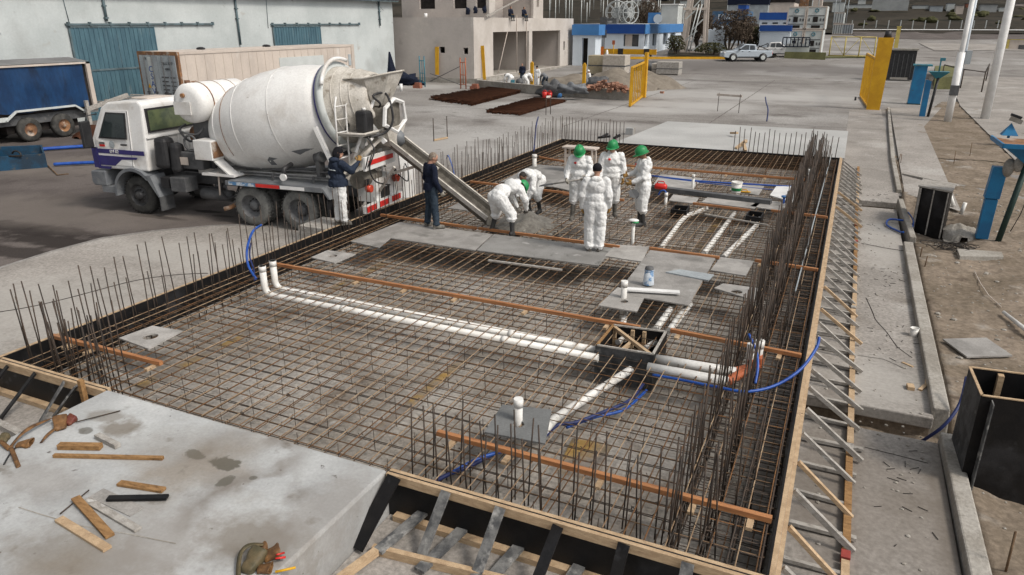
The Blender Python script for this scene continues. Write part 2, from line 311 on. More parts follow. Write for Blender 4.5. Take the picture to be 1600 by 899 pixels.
# single soft-edged spills on a surface
def spill(m,px,py,z,rx,ry,rot,col,k=.85,soft=.35,ns=6):
    c=at(px,py,z); n=m.node_tree; N=n.nodes.new; L=n.links.new; b=n.nodes['Principled BSDF']; src=b.inputs['Base Color'].links[0].from_socket
    g=N('ShaderNodeNewGeometry'); mp=N('ShaderNodeMapping'); mp.vector_type='TEXTURE'; mp.inputs['Location'].default_value=(c.x,c.y,z); mp.inputs['Rotation'].default_value=(0,0,rot); mp.inputs['Scale'].default_value=(rx,ry,1)
    L(g.outputs['Position'],mp.inputs['Vector']); ln_=N('ShaderNodeVectorMath'); ln_.operation='LENGTH'; L(mp.outputs[0],ln_.inputs[0])
    t=N('ShaderNodeTexNoise'); t.inputs['Scale'].default_value=ns; t.inputs['Detail'].default_value=5; t.inputs['Roughness'].default_value=.6; L(g.outputs['Position'],t.inputs['Vector'])
    a=N('ShaderNodeMath'); a.operation='MULTIPLY_ADD'; a.inputs[1].default_value=1.6; L(t.outputs['Fac'],a.inputs[0]); L(ln_.outputs['Value'],a.inputs[2])
    r=N('ShaderNodeMapRange'); r.inputs['From Min'].default_value=1.45; r.inputs['From Max'].default_value=1.45+soft; r.inputs['To Min'].default_value=k; r.inputs['To Max'].default_value=0; L(a.outputs[0],r.inputs['Value'])
    x=N('ShaderNodeMix'); x.data_type='RGBA'; L(r.outputs[0],x.inputs['Factor']); L(src,x.inputs[6]); x.inputs[7].default_value=(*col,1); L(x.outputs[2],b.inputs['Base Color'])
dk=(.085,.078,.06); bn=(.17,.145,.115)
for px,py,rx,ry,ro,co,k_,sf in ((352,724,.24,.14,.1,dk,.9,.2),(303,710,.18,.10,0,dk,.8,.2),(352,752,.10,.12,0,dk,.75,.2),(395,747,.07,.05,0,dk,.7,.2),(133,673,.12,.09,0,dk,.7,.25),(188,670,.25,.18,.3,bn,.8,.6),(168,650,.3,.14,.2,bn,.6,.5),(400,845,.45,.3,0,bn,.75,.9),(120,870,.7,.3,.2,bn,.6,.9),(250,850,.4,.5,.5,(.24,.22,.2),.6,.9),(300,700,.6,.3,.2,bn,.35,1.),(500,800,.25,.7,0,(.24,.22,.2),.5,.8),(60,750,.5,.25,0,(.2,.18,.16),.5,.9)):
    spill(K['slab'],px,py,0,rx,ry,ro,co,k_,sf)
for px,py,rx,ry,k_ in ((40,357,3.2,.55,.85),(110,380,2.6,.5,.9),(30,395,2.4,.4,.8),(240,339,1.3,.16,.9),(326,331,.5,.15,.9),(345,338,.4,.12,.8),(200,318,1.8,.5,.5),(430,352,1.5,.4,.4)):
    spill(K['asphalt'],px,py,G,rx,ry,.1,(.028,.023,.021),k_,.4,1.6)
for px,py,rx,ry in ((80,330,4,1.2),(300,395,2,.6),(60,260,3,1.5)): spill(K['asphalt'],px,py,G,rx,ry,.1,(.16,.14,.125),.6,.9,1.2)
for px,py,rx,ry,k_ in ((1150,150,9,3.5,.7),(1080,165,4,2.5,.7),(1000,172,3,1.5,.8),(700,225,3,2.5,.5),(1230,225,2.5,3,.5),(650,135,4,2,.7),(900,195,4,1.5,.5),(1290,150,3,6,.4)): spill(K['yard'],px,py,G,rx,ry,0,(.40,.39,.375),k_,.9,.5)
for px,py,rx,ry,k_ in ((1000,105,20,10,.55),(1250,112,14,5,.5),(1150,128,6,1,.5)): spill(K['yard'],px,py,G,rx,ry,0,(.12,.11,.105),k_,.9,.15)
for px,py,rx,ry in ((1400,800,.8,1.2),(1290,700,.3,2),(1440,500,.15,1.5),(1480,800,.15,1.5)): spill(K['pad'],px,py,G,rx,ry,0,(.15,.13,.11),.55,.8,2.5)
for px,py,rx,ry in ((1385,380,.5,2),(1370,600,.6,.8),(60,480,2,1.5),(300,400,2,.8)): spill(K['pad'],px,py,G,rx,ry,0,(.40,.385,.36),.55,.8,2.)
# ================= SETTING =================
from mathutils import noise
R=random.Random(3)
def sheet(name,pts,z,m,kind='structure'):
    o=MB().add([(p[0],p[1],z) for p in pts],[list(range(len(pts)))]).build(name,m); return tag(o,kind=kind)
XL,YN,YF,BX0,BX1=-10.27,5.29,27.3,-8.1,-3.85
def frange(a,b,s):
    o=[]; 
    while a<b: o.append(a); a+=s
    return o+[b]
xs=frange(-700,-100,60)[:-1]+frange(-100,-.02,6)+[0,.01,13,13.01]+frange(20,100,8)+frange(150,700,60)
ys=[-30,-10,1,24.4,24.41]+frange(30,180,5)+frange(200,1000,25)
g=MB(); vv=[]; ff=[]
for y in ys:
    for x in xs:
        z=gz(x,y)
        if .005<x<13.005 and y<24.405: z=G-.42
        elif sy*x+cy*y>172: z=z-4
        elif z<0: z=z-.0
        else: z+=(math.sin(x*.031)+math.sin(y*.023+x*.011))*min(1.5,max(0,(z-3)*.15))
        vv.append((x,y,z))
n=len(xs)
for j in range(len(ys)-1):
    for i in range(n-1): a=j*n+i; ff.append((a,a+1,a+1+n,a+n))
yard=MB().add(vv,ff); yard.s=[False]*len(ff); tag(yard.build('ground',K['yard']),kind='structure')
# dark asphalt to the left, pale pad beside the formwork
A=lambda L,z=G: [at(x,y,z) for x,y in L]
asp=[at(-900,700,G),at(-60,440,G),at(0,417,G),at(80,392,G),at(160,371,G),at(240,360,G),at(330,352,G),at(420,348,G),at(500,320,G),at(545,270,G),at(560,220,G),at(540,160,G),at(500,145,G),at(380,140,G),at(200,140,G),at(-60,180,G),at(-900,240,G)]
sheet('asphalt_apron',asp,G+.004,K['asphalt'])
pad=[at(-900,1000,G),(-8.15,1.0),(-8.15,5.2),(XL-.05,YN),(XL-.05,20.5),at(560,318,G+.0),at(470,352,G),at(330,354,G),at(240,363,G),at(160,374,G),at(80,395,G),at(0,420,G),at(-60,443,G),at(-900,703,G)]
sheet('concrete_pad',pad,G+.008,K['pad'])
sheet('front_pit_floor',[(-3.84,1),(-3.84,5.35),(0.0,5.35),(0.0,1)],G+.012,K['pad'])
sheet('slab_subbase',[(XL,YN),(0,YN),(0,YF+.02),(XL,YF+.02)],G+.012,K['pit'])
def blotch(name,pts,z,m,seed=0,**kw):
    r=random.Random(seed); P=[V((p[0],p[1],0)) for p in pts]; o=[]
    for i,p in enumerate(P):
        q=P[(i+1)%len(P)]
        for k in range(14):
            c=p.lerp(q,k/14); d=(q-p).length; kx=18/max(.1,d*10); o.append((c.x+d*.3*noise.noise(V((c.x/d*2.2,c.y/d*2.2,seed)))+d*.12*noise.noise(V((c.x/d*9,c.y/d*9,seed+5))),c.y+d*.3*noise.noise(V((c.x/d*2.2,c.y/d*2.2,seed+9)))+d*.12*noise.noise(V((c.x/d*9,c.y/d*9,seed+3)))))
    return sheet(name,o,z,m)
# construction joints and cracks in the yard and pavement
def joint(pts,w_,z,m,name='pavement_joint'):
    mb=MB()
    P=smooth0(pts,w_)
    for a,b in zip(P,P[1:]):
        d=(b-a).normalized(); r=V((d.y,-d.x,0))*w_/2; mb.add([a-r,a+r,b+r,b-r],[(0,1,2,3)])
    for v in mb.v: v.z=z
    tag(mb.build(name,m),kind='structure')
def smooth0(pts,w_):
    o=[]
    for p,q in zip(pts,pts[1:]):
        p,q=V((p[0],p[1],0)),V((q[0],q[1],0)); n=max(4,int((q-p).length/.4))
        for k in range(n): c=p.lerp(q,k/n); o.append(c+V((nz0(c.x,c.y,1)*w_*1.2,nz0(c.x,c.y,7)*w_*1.2,0)))
    return o+[V((pts[-1][0],pts[-1][1],0))]
def nz0(x,y,k): return noise.noise(V((x*1.7,y*1.7,k)))
for y in (40,52,64,76): joint([(-27 if y<50 else -10,y),(1.6,y)],.05,G+.010,K['asphalt'])
for x in (-13,-6.5): joint([(x,34.5),(x,78)],.05,G+.010,K['asphalt'])
joint([at(1345,385,0)[:2] and at(1352,466,G),at(1368,500,G),at(1385,520,G),at(1402,543,G),at(1425,560,G)],.016,G+.0085,K['oil'],'pavement_crack')
joint([at(1340,556,G),at(1380,562,G),at(1408,575,G)],.012,G+.0085,K['oil'],'pavement_crack')
joint([at(1352,700,G),at(1400,712,G),at(1450,725,G)],.016,G+.0085,K['oil'],'pavement_crack')
joint([at(30,792,0),at(120,822,0),at(200,835,0),at(275,850,0)],.012,.004,K['kerb'],'slab_joint')
# old yellow road lines under the reinforcement
def strip(name,a,b,w,z,m):
    d=(b-a).normalized(); r=V((d.y,-d.x,0))*w/2; return sheet(name,[a-r,a+r,b+r,b-r],z,m)
zp=G+.018
strip('worn_road_line',at(215,605,zp),at(470,482,zp),.16,zp,K['paintline']); strip('worn_road_line',at(485,470,zp),at(600,412,zp),.16,zp,K['paintline'])
strip('worn_road_line',at(590,675,zp),at(745,545,zp),.15,zp,K['paintline']); strip('worn_road_line',at(900,745,zp),at(925,690,zp),.5,zp,K['paintline'])
strip('worn_road_line',at(1082,400,zp),at(1130,335,zp),.16,zp,K['paintline'])
# foreground cast slab
def roundbox(mb,x0,x1,y0,y1,z0,z1): return mb.box(x0,x1,y0,y1,z0,z1)
tag(roundbox(MB(),BX0,BX1,.8,YN,G-.3,0).build('concrete_block',K['slab'],bevel=.03),'big cast concrete slab with stains and timber offcuts in the foreground','concrete slab')
# far cast slab
fs=[at(962,222,0),at(1137,237,0),(-3.82,YF+.03),(-.05,YF+.03)]
x0=at(962,222,0).x; yfar=at(1030,189,0).y
tag(MB().slab([(x0,YF+.03),(.1,YF+.03),(.1,yfar),(x0+.4,yfar)],G-.1,0).build('far_concrete_slab',K['farslab']),'pale freshly cast concrete slab beyond the reinforcement','concrete slab')
tag(MB().box(-9.35,-9.0,33.2,33.6,G,G+.3).build('concrete_block',K['slab']),'small grey concrete cube standing on the yard behind the far slab','block')
# right-hand pavement slabs, kerbs, dirt
def pv(y0,y1,x1=1.62):
    tag(MB().box(.02,x1,y0,y1,G-.17,G+.006).build('pavement_slab',K['pad'],bevel=.02),kind='structure'); tag(MB().box(.03,x1-.02,y0+.05,y1-.06,G-.5,G-.171).build('earth_under_pavement',K['dirt']),kind='structure')
pv(1,9.3); pv(9.95,22.45); pv(23.3,50,1.75)
def kerb(pts,w,h,lab):
    m=MB(); 
    for a,b in zip(pts,pts[1:]):
        m.hexa([(a[0],a[1],G-.4),(a[0]+w,a[1],G-.4),(b[0]+w,b[1],G-.4),(b[0],b[1],G-.4)],[(a[0]+.03,a[1],G+h),(a[0]+w-.03,a[1],G+h),(b[0]+w-.03,b[1],G+h),(b[0]+.03,b[1],G+h)])
    return tag(m.build('kerb',K['kerb'],bevel=.02),lab,'kerb','concrete kerbs on the right')
kerb([(1.65,1),(1.63,6),(1.6,9.4)],.25,.12,'nearest concrete kerb at the lower right edge of the pavement')
kerb([(1.57,10.05),(1.57,14),(1.58,18.6)],.26,.12,'middle length of kerb beside the dirt and black box')
kerb([(1.72,18.9),(1.62,23.2)],.2,.17,'short pushed-out kerb piece beside the black panel box')
kerb([(1.66,24.8),(1.68,31),(1.85,40),(2.06,50)],.2,.12,'long far kerb running back towards the yellow gate')
sheet('sidewalk',[(1.9,24.5),(3.2,22.6),(3.35,32),(3.5,41.5),(5.1,51.6),(2.25,50)],G+.075,K['pad'])
def lumpy(name,x0,x1,y0,y1,nx,ny,f,m,kind='structure'):
    vs=[];fs=[]
    for j in range(ny+1):
        for i in range(nx+1):
            x=x0+(x1-x0)*i/nx; y=y0+(y1-y0)*j/ny; vs.append((x,y,f(x,y)))
    for j in range(ny):
        for i in range(nx): a=j*(nx+1)+i; fs.append((a,a+1,a+nx+2,a+nx+1))
    o=MB().add(vs,fs,True).build(name,m); return tag(o,kind=kind)
from mathutils import noise
def nz(x,y,s=1.,k=0): return noise.noise(V((x*s,y*s,k)))
def dirtz(x,y):
    z=G+.03+.06*nz(x,y,.8)+.035*nz(x,y,3,4)+.02*nz(x,y,8,9)
    if x<1.86: z-=min(.35,(1.86-x)*3)
    gap=math.exp(-((y-9.65)/.5)**2)*max(0,1-(x-1.8)/1.4)+math.exp(-((y-22.9)/.6)**2)*max(0,1-(x-1.8)/1.0)+.8*math.exp(-((y-20.9)/1.6)**4-((x-2.4)/.8)**4)
    z-=.35*gap
    hole=math.exp(-((x-3.0)/1.0)**4-((y-9.2)/1.2)**4); z-=.25*hole
    return z
lumpy('trench_floor',.0,2.0,9.2,10.1,40,24,lambda x,y: G-.38+.06*nz(x,y,3)+.03*nz(x,y,9,2)+.1*abs(y-9.65),K['dirt'])
lumpy('trench_floor',.0,2.0,22.3,23.4,40,24,lambda x,y: G-.3+.06*nz(x,y,3)+.03*nz(x,y,9,2),K['dirt'])
lumpy('dirt',1.8,9.5,2,32,120,330,dirtz,K['dirt'])
lumpy('dirt',3.0,9.5,32,56,60,150,lambda x,y: G+.05+.05*nz(x,y,.8)+.025*nz(x,y,3,4)-max(0,(3.1+max(0,y-41)*.16-x))*.4,K['dirt'])
sheet('yard_right',[at(1500,168,G),at(1660,330,G),at(1900,330,G),at(1900,130,G),at(1480,120,G)],G+.09,K['pad'])
# distant road edge line and painted areas
def gsheet(name,L,m,dz=.05):
    P=[gat(x,y) for x,y in L]; o=MB().add([(p.x,p.y,p.z+dz) for p in P],[list(range(len(P)))]).build(name,m); return tag(o,kind='structure')
# scrub-covered field and hill behind: a sheet following the terrain
vs=[];fs=[];nx_,ny_=90,60
for j in range(ny_+1):
    fwd=151+ (900-151)*(j/ny_)**1.6
    for i in range(nx_+1):
        s=(-1.0+2.0*i/nx_)*(fwd*.95+30)
        x=sy*fwd+cy*s; y=cy*fwd-sy*s
        z=gz(x,y); z+=(math.sin(x*.031)+math.sin(y*.023+x*.011))*min(1.5,max(0,(z-3)*.15)) if z>=0 else 0
        vs.append((x,y,z+.15+(.5*nz(x,y,.05)+.25*nz(x,y,.2,3))))
for j in range(ny_):
    for i in range(nx_): a=j*(nx_+1)+i; fs.append((a,a+1,a+nx_+2,a+nx_+1))
tag(MB().add(vs,fs,True).build('hillside',K['hill']),kind='structure')

# ================= FORMWORK =================
W=K['wood']; PL=K['ply']
def form(label,loc): return empty('formwork_wall',loc,0,label,'formwork')
# left
f=form('long left formwork wall of black plywood along the pale yard, seen from inside',(XL,16,G))
MB().box(XL-.02,XL,YN-.02,YF,G,0).build('plywood',PL,f)
MB().box(XL-.075,XL-.022,YN-.02,YF,-.07,.006).build('top_rail',W,f)
for z in (-.4,): MB().box(XL-.07,XL-.022,YN,YF,z-.04,z+.04).build('waler',W,f)
for k in range(22):
    y=6+k*1.; MB().beam((XL-.08,y,-.1),(XL-.5,y,G+.02),.05,.05).build('brace',K['wood_grey'],f)
# far
f=form('dark far formwork wall closing the reinforcement pit in front of the pale slab',(-5,YF,G))
MB().box(XL,-.02,YF,YF+.02,G,0).build('plywood',PL,f)
MB().box(XL,at(962,222,0).x,YF+.02,YF+.07,-.08,.012).build('top_rail',K['wood_grey'],f)
# right
f=form('long right formwork wall with a row of diagonal timber braces on the pavement side',(0,16,G))
MB().box(-.07,-.05,YN,YF,G,0).build('plywood',PL,f)
a=YN
for k in range(8):
    b=min(YF+.1,a+3.0); MB().box(-.048,-.004,a+.004,b,-.09,R.uniform(0,.008)).build('top_rail',W,f); 
    MB().box(-.002,.04,a+.06,b+.05,-.1,R.uniform(-.014,-.004)).build('top_rail',W,f); a=b
bp=[]
y=4.6;k=0
y=YN+.25
while y<YF-.1:
    t=R.uniform(-.03,.03); ww=R.uniform(.04,.06); e=R.uniform(.62,.74)
    m_=K['wood_grey'] if R.random()<.85 else K['wood']
    MB().beam((.05,y+t,-.05),(e,y+t+R.uniform(-.22,.02),G+.05),ww,.05,(0,1,0)).build('brace',m_,f)
    MB().beam((.05,y+.1,G+.06),(e+R.uniform(-.08,.03),y+.1+R.uniform(-.05,.03),G+.045),ww,.04).build('strut',K['wood_grey'],f)
    y+=.6
a=YN-1
while a<YF:
    b=a+R.uniform(1.2,2.6); dx=R.uniform(-.01,.01)
    MB().box(.56+dx,.635+dx,a,b-.02,G+.008,G+.075).build('base_plank',K['wood_scrap'] if R.random()<.12 else W,f)
    if R.random()<.6: MB().box(.555+dx,.64+dx,b-.0,b+.12,G+.01,G+.085).build('end_block',K['red_dull'] if R.random()<.35 else K['wood_grey'],f)
    a=b+.15
# near right, with raking boards in front
f=form('near formwork wall of black plywood with pale top boards and raking boards',(-2,YN,G))
MB().box(BX1,-.06,YN-.02,YN,G,-.0).build('plywood',PL,f)
MB().box(BX1+.02,-.0,YN-.064,YN-.022,-.095,.004).build('top_rail',W,f)
MB().box(BX1+.02,-.0,YN-.018+.02,YN+.045,-.06,.0).build('top_rail',W,f)
MB().box(BX1+.1,.0,YN-.11,YN-.022,G+.014,G+.08).build('base_plank',W,f)
def rb(px0,py0,px1,py1,m,w=.11,t=.022,z0=-.03):
    a=onY(px0,py0,YN-.085); b=at(px1,py1,G+.05); MB().beam(a,b,w,t).build('brace',m,f)
rb(697,768,657,872,K['ply_worn']); rb(782,793,742,905,K['ply_worn']); rb(872,822,832,925,K['ply']); rb(975,850,950,950,K['ply']); rb(1075,880,1055,985,K['ply_worn'])
rb(616,745,556,858,K['ply'],.17)
MB().beam(at(668,795,G+.16),at(590,862,G+.1),.12,.03).build('strut',K['ply_worn'],f)
for (x0_,y0_,x1_,y1_) in ((725,825,655,892),(815,850,740,935),(905,885,850,970),(1010,912,960,1000)):
    MB().beam(at(x0_,y0_,G+.1),at(x1_,y1_,G+.07),.12,.03).build('strut',K['ply_worn'],f)
yb=at(590,862,G).y
MB().beam(at(583,858,G+.06),at(900,935,G+.06),.06,.09).build('outer_plank',W,f)
MB().beam(at(588,862,G+.12),at(530,905,G+.12),.07,.07).build('outer_plank',W,f)
# near left
f=form('short left end of the near formwork with pale top board and dark raking boards',(-9.2,YN,G))
MB().box(XL-1.2,BX0-.02,YN-.02,YN,G,0).build('plywood',PL,f)
MB().box(XL-1.2,BX0-.0,YN-.064,YN-.022,-.11,.004).build('top_rail',W,f)
MB().box(XL-1.2,BX0-.0,YN+.002,YN+.045,-.07,.0).build('top_rail',W,f)
MB().box(XL-1.2,BX0-.1,YN-.11,YN-.022,G+.014,G+.08).build('base_plank',W,f)
for (x0_,y0_,x1_,y1_,m_) in ((55,583,0,655,PL),(100,597,62,660,K['ply_worn']),(12,572,-40,640,PL),(120,603,85,650,K['ply_worn'])):
    MB().beam(onY(x0_,y0_,YN-.085),at(x1_,y1_,G+.05),.08,.024).build('brace',m_,f)
a=at(131,612,-.05); MB().beam((a.x,YN-.12,G),(a.x,YN-.12,.12),.06,.06).build('stake',K['wood_scrap'],f)
MB().beam(at(-30,648,G+.05),at(32,680,G+.05),.09,.08).build('outer_plank',K['wood_grey'],f)

# ================= REINFORCEMENT =================
def bar(p,q,r=.0065,n=5,wob=.006,seg=4):
    p,q=V(p),V(q); P=[p.lerp(q,i/seg)+V((R.uniform(-wob,wob),R.uniform(-wob,wob),R.uniform(-wob,wob)*.6)) for i in range(seg+1)]
    return MB().tube(P,r,n)
def nearest(L,pt,nmax): return sorted(range(len(L)),key=lambda i:(V(L[i])-V(pt)).length)[:nmax]
def mesh_layer(label,zt,mx,my,dx,dy,loc):
    t=empty('reinforcement_mesh',loc,0,label,'rebar mesh')
    x=XL+.32
    while x<-.12:
        j=R.uniform(-.02,.02); bar((x+j,YN+.06,zt),(x+j+R.uniform(-.02,.02),YF-.06,zt),.0068,5,.006,8).build('long_bar',my if R.random()<.7 else K['rust_or'],t); x+=dx
    y=YN+.1; allb=[]
    while y<YF-.1: allb.append(y+R.uniform(-.02,.02)); y+=dy
    rest=MB()
    for i,yy in enumerate(allb):
        b=bar((XL+.28+R.uniform(-.1,.06),yy,zt-.022),(-.1,yy+R.uniform(-.04,.04),zt-.022),.006,5,.011,8)
        if i<100: b.build('cross_bar',mx if R.random()<.6 else R.choice((K['rust_or'],K['rust_dk'])),t)
        else: rest.add(b.v,b.f,True)
    if rest.v: tag(rest.build('cross_bars',mx,t),kind='stuff')
    return t
tm=mesh_layer('upper layer of rusty reinforcing bars filling the whole formwork',-.034,K['rust'],K['bar_tan'],.2,.2,(-5,16,-.1))
tie=MB()
x=XL+.22
while x<-.3:
    y=YN+.2
    while y<YF-.2:
        a,b=x+R.uniform(-.05,.05),y+R.uniform(-.05,.05)
        tie.tube([(a,b,-.04),(a+R.uniform(-.03,.03),b,-.46)],.005,4); y+=.6
    x+=.6
for i in range(3600):
    a,b=XL+.32+.2*R.randint(0,48)+R.uniform(-.02,.02),YN+.1+.2*R.randint(0,90)+R.uniform(-.02,.02)
    d=V((R.uniform(-1,1),R.uniform(-1,1),R.uniform(.2,1))).normalized()*.028; c=V((a,b,-.035)); tie.beam(c-d,c+d,.006,.006)
tag(tie.build('spacer_ties',K['rust_dk'],tm),kind='stuff')
bm_=mesh_layer('lower layer of dark reinforcing bars near the pit floor',-.42,K['rust_dk'],K['rust'],.22,.22,(-5,16,-.45))
# edge beam cages: closed stirrups round long bars
def cage(label,pts,wdir,wid,m,loc,nmax=100):
    t=empty('beam_cage',loc,0,label,'rebar cage'); rest=MB()
    for i,p in enumerate(pts):
        p=V(p); d=V(wdir)*wid; j=V((R.uniform(-.02,.02),R.uniform(-.02,.02),0)); p=p+j
        P=[p+V((0,0,-.05)),p+d+V((R.uniform(-.03,.03)*0,0,-.05+R.uniform(-.02,.02))),p+d+V((0,0,-.46)),p+V((0,0,-.46))]
        b=MB().tube(P,.006,4,closed=True,sm=False)
        if i<nmax: b.build('stirrup',m,t)
        else: rest.add(b.v,b.f)
    if rest.v: tag(rest.build('stirrups',m,t),kind='stuff')
    return t
pts=[]; y=YN+.15
while y<YF-.1: pts.append((-.92,y,0)); y+=.13
c=cage('dense dark stirrup cage along the right formwork wall',pts,(1,0,0),.8,K['rust_dk'],(-.5,16,-.5))
for x_ in (-.92,-.65,-.4,-.13):
    for z_ in (-.04,-.25,-.44): bar((x_,YN+.1,z_),(x_,YF-.1,z_),.009,5,.01,8).build('long_bar',K['rust_dk'],c)
pts=[]; y=YN+.15
while y<YF-.1: pts.append((XL+.3,y,0)); y+=.4
c=cage('stirrup cage along the left formwork wall',pts,(1,0,0),.4,K['rust_dk'],(XL+.4,16,-.5))
for x_ in (XL+.32,XL+.66):
    for z_ in (-.25,): bar((x_,YN+.1,z_),(x_,YF-.1,z_),.008,5,.01,8).build('long_bar',K['rust'],c)
# upright starter bars
def starters(label,L,r=.009,m=None,loc=None):
    m=m or K['rust_dk']; P0=V(L[0][0]); t=empty('starter_bars',(P0.x,P0.y,G),0,label,'starter bars'); rest=MB()
    L=sorted(L,key=lambda a:V(a[0]).length)
    for i,(p,h,lean) in enumerate(L):
        p=V((p[0],p[1],-.45)); q=V((p.x+lean[0],p.y+lean[1],h)); mid=p.lerp(q,.55)+V((R.uniform(-.012,.012),R.uniform(-.012,.012),0))
        b=MB().tube([p,mid,q],r,5)
        if i<100: b.build('upright_bar',m,t)
        else: rest.add(b.v,b.f,True)
    if rest.v: tag(rest.build('upright_bars',m,t),kind='stuff')
    return t
ln=lambda s=.04:(R.uniform(-s,s),R.uniform(-s,s))
L=[]; y=YN+.3
while y<YF-.15:
    L.append(((XL+.13+R.uniform(-.02,.02),y),1.0+R.uniform(-.2,.1),ln(.05)))
    if R.random()<.72: L.append(((XL+.5+R.uniform(-.04,.04),y+R.uniform(.03,.1)),.72+R.uniform(-.2,.1),ln(.05)))
    y+=.2
starters('thin upright bars in a long row along the left formwork wall',L)
L=[]
for i in range(26): L.append(((XL+.25+R.random()*1.6,YN+.12+R.random()*.55),.85+R.uniform(-.3,.15),ln(.07)))
starters('cluster of upright bars at the near left corner of the pit',L)
L=[]; x=XL+.2
while x<-7.6: L.append(((x,YF-.12),.85+R.uniform(-.1,.08),ln(.03))); x+=.13
starters('row of upright bars at the far left end of the pit',L,.012)
L=[]; x=-3.6
while x<-.1: L.append(((x,YF-.1+R.uniform(-.04,.04)),.8+R.uniform(-.1,.08),ln(.03))); x+=.17
starters('row of upright bars at the far right end before the pale slab',L,.013)
L=[]; x=BX1+.1
while x<-.75:
    L.append(((x,YN+.28+R.uniform(-.03,.03)),.62+R.uniform(-.14,.1),ln(.05)))
    L.append(((x+.05,YN+.62+R.uniform(-.05,.05)),.6+R.uniform(-.16,.1),ln(.05))); x+=.17
starters('upright bars along the near formwork wall in front of the orange rail',L,.0085)
for part,(ya,yb_) in enumerate(((YN+.2,10.6),(10.7,17.5),(17.6,YF-.1))):
    L=[]; y=ya
    while y<yb_:
        L.append(((-.95+R.uniform(-.03,.03),y),.86+R.uniform(-.14,.14),(R.uniform(-.04,.06),R.uniform(-.05,.05))))
        L.append(((-.66+R.uniform(-.03,.03),y+.06),.8+R.uniform(-.14,.14),(R.uniform(-.04,.06),R.uniform(-.05,.05))))
        if R.random()<(.3,.6,.8)[part]: L.append(((R.uniform(-.95,-.3),y+R.uniform(0,.1)),.7+R.uniform(-.3,.25),(R.uniform(-.1,.1),R.uniform(-.12,.12))))
        y+=.145
    starters(['nearest dense double row of tall upright bars along the right side','middle stretch of tall upright bars along the right side of the pit','far dense stretch of tall upright bars on the right, seen end on'][part],L,(.0085,.0095,.011)[part])

# ================= TIMBER RAILS =================
def rail(a,b,label,blocks=(),za=.015,w=.06,h=.055,m=None):
    p,q=at(*a,za),at(*b,za); t=empty('timber_rail',((p+q)/2)[:],0,label,'timber rail','orange timber levelling rails')
    MB().beam(p,q,w,h).build('batten',m or K['rail'],t)
    d=(q-p).normalized(); n_=V((-d.y,d.x,0))
    for f_ in blocks:
        c=p.lerp(q,f_)+V((0,0,-.05)); MB().beam(c-n_*.17,c+n_*.06,.06,.035).build('support_block',W,t)
    return t
rail((425,412),(1000,512),'longest orange rail running from the white risers to the black box',(.28,.42,.56,.74,.93))
rail((1048,516),(1252,556),'orange rail between the black box and the right formwork wall',(.07,.85))
rail((684,676),(1206,812),'nearest orange rail crossing behind the near formwork wall',(.06,.25,.54,.8,.95))
rail((82,525),(252,568),'short orange rail beside the holed plate at the near left corner',(.2,.4,.95))
rail((595,336),(745,357),'orange rail in front of the man in the navy jumper',())
rail((748,357),(968,386),'orange rail behind the white-suited man seen from the back',())
rail((1015,388),(1124,403),'short orange rail along the back of the large grey board',())
rail((1180,407),(1278,422),'orange rail reaching the right wall beside the square plate',(.1,))
rail((735,284),(888,302),'orange rail behind the two bending workers',())
rail((880,303),(975,313),'orange rail behind the workers with green helmets',())
rail((1083,318),(1172,329),'orange rail between the two small black boxes',())
rail((1205,329),(1293,340),'orange rail near the upright white riser by the right wall',())
rail((843,246),(884,253),'short orange rail at the far left near the white bench',())
rail((968,258),(1258,281),'farthest pale orange rail in front of the far slab',(.08,.25,.6,.8))
def loose(name,a,b,w,h,z,m,label,cat,za=None):
    return tag(MB().beam(at(*a,z),at(*b,z if za is None else za),w,h).build(name,m),label,cat)
loose('loose_batten',(763,407),(878,422),.05,.03,.02,K['wood_grey'],'pale thin batten lying on the bars in front of the long grey boards','batten')
loose('loose_batten',(1101,335),(1200,352),.05,.03,.02,K['wood_grey'],'pale thin batten lying on the bars between the two small black boxes','batten')
loose('white_board',(980,452),(1062,457),.13,.03,.06,K['white'],'white painted board lying beside the white riser on the grey board','board')
loose('pale_conduit',(1298,246),(1243,455),.02,.02,.02,K['cont_door'],'long thin pale conduit lying among the tall bars at the right','conduit')
loose('rebar_offcut',(1090,300),(1088,283),.02,.02,0,K['rust'],'short bar offcut lying at the far rail','bar')

# ================= PLATES AND BOARDS =================
def plate(px,z=.0,th=.022,hole=None,m=None,label='',name='plywood_plate',cat='board'):
    P=[at(x,y,z) for x,y in px]; m=m or (K['board_c'] if hole else R.choice((K['board'],K['board'],K['board_b'],K['board_c'])))
    if not hole: return tag(MB().slab(P,z-th,z).build(name,m),label,cat)
    c=at(*hole[0],z); r=hole[1]; angs=sorted({round(a,5) for a in [2*PI*k/28 for k in range(28)]+[math.atan2(p.y-c.y,p.x-c.x)%(2*PI) for p in P]}); n=len(angs); o=[];i_=[]
    for a in angs:
        d=V((math.cos(a),math.sin(a),0)); best=9
        for u,w_ in zip(P,P[1:]+P[:1]):
            e=w_-u; den=d.x*e.y-d.y*e.x
            if abs(den)<1e-9: continue
            t=((u.x-c.x)*e.y-(u.y-c.y)*e.x)/den; s=((u.x-c.x)*d.y-(u.y-c.y)*d.x)/den
            if t>0 and -1e-4<=s<=1.0001: best=min(best,t)
        o.append(c+d*best); i_.append(c+d*r)
    dz=V((0,0,-th)); vs=o+i_+[p+dz for p in o]+[p+dz for p in i_]; fs=[]
    for k in range(n):
        l=(k+1)%n; fs+=[(k,l,n+l,n+k),(2*n+k,3*n+k,3*n+l,2*n+l),(k,2*n+k,2*n+l,l),(n+k,n+l,3*n+l,3*n+k)]
    return tag(MB().add(vs,fs).build(name,m),label,cat)
plate([(186,528),(238,509),(285,517),(232,545)],hole=((235,526),.11),label='grey plate with a round hole beside the short orange rail at left')
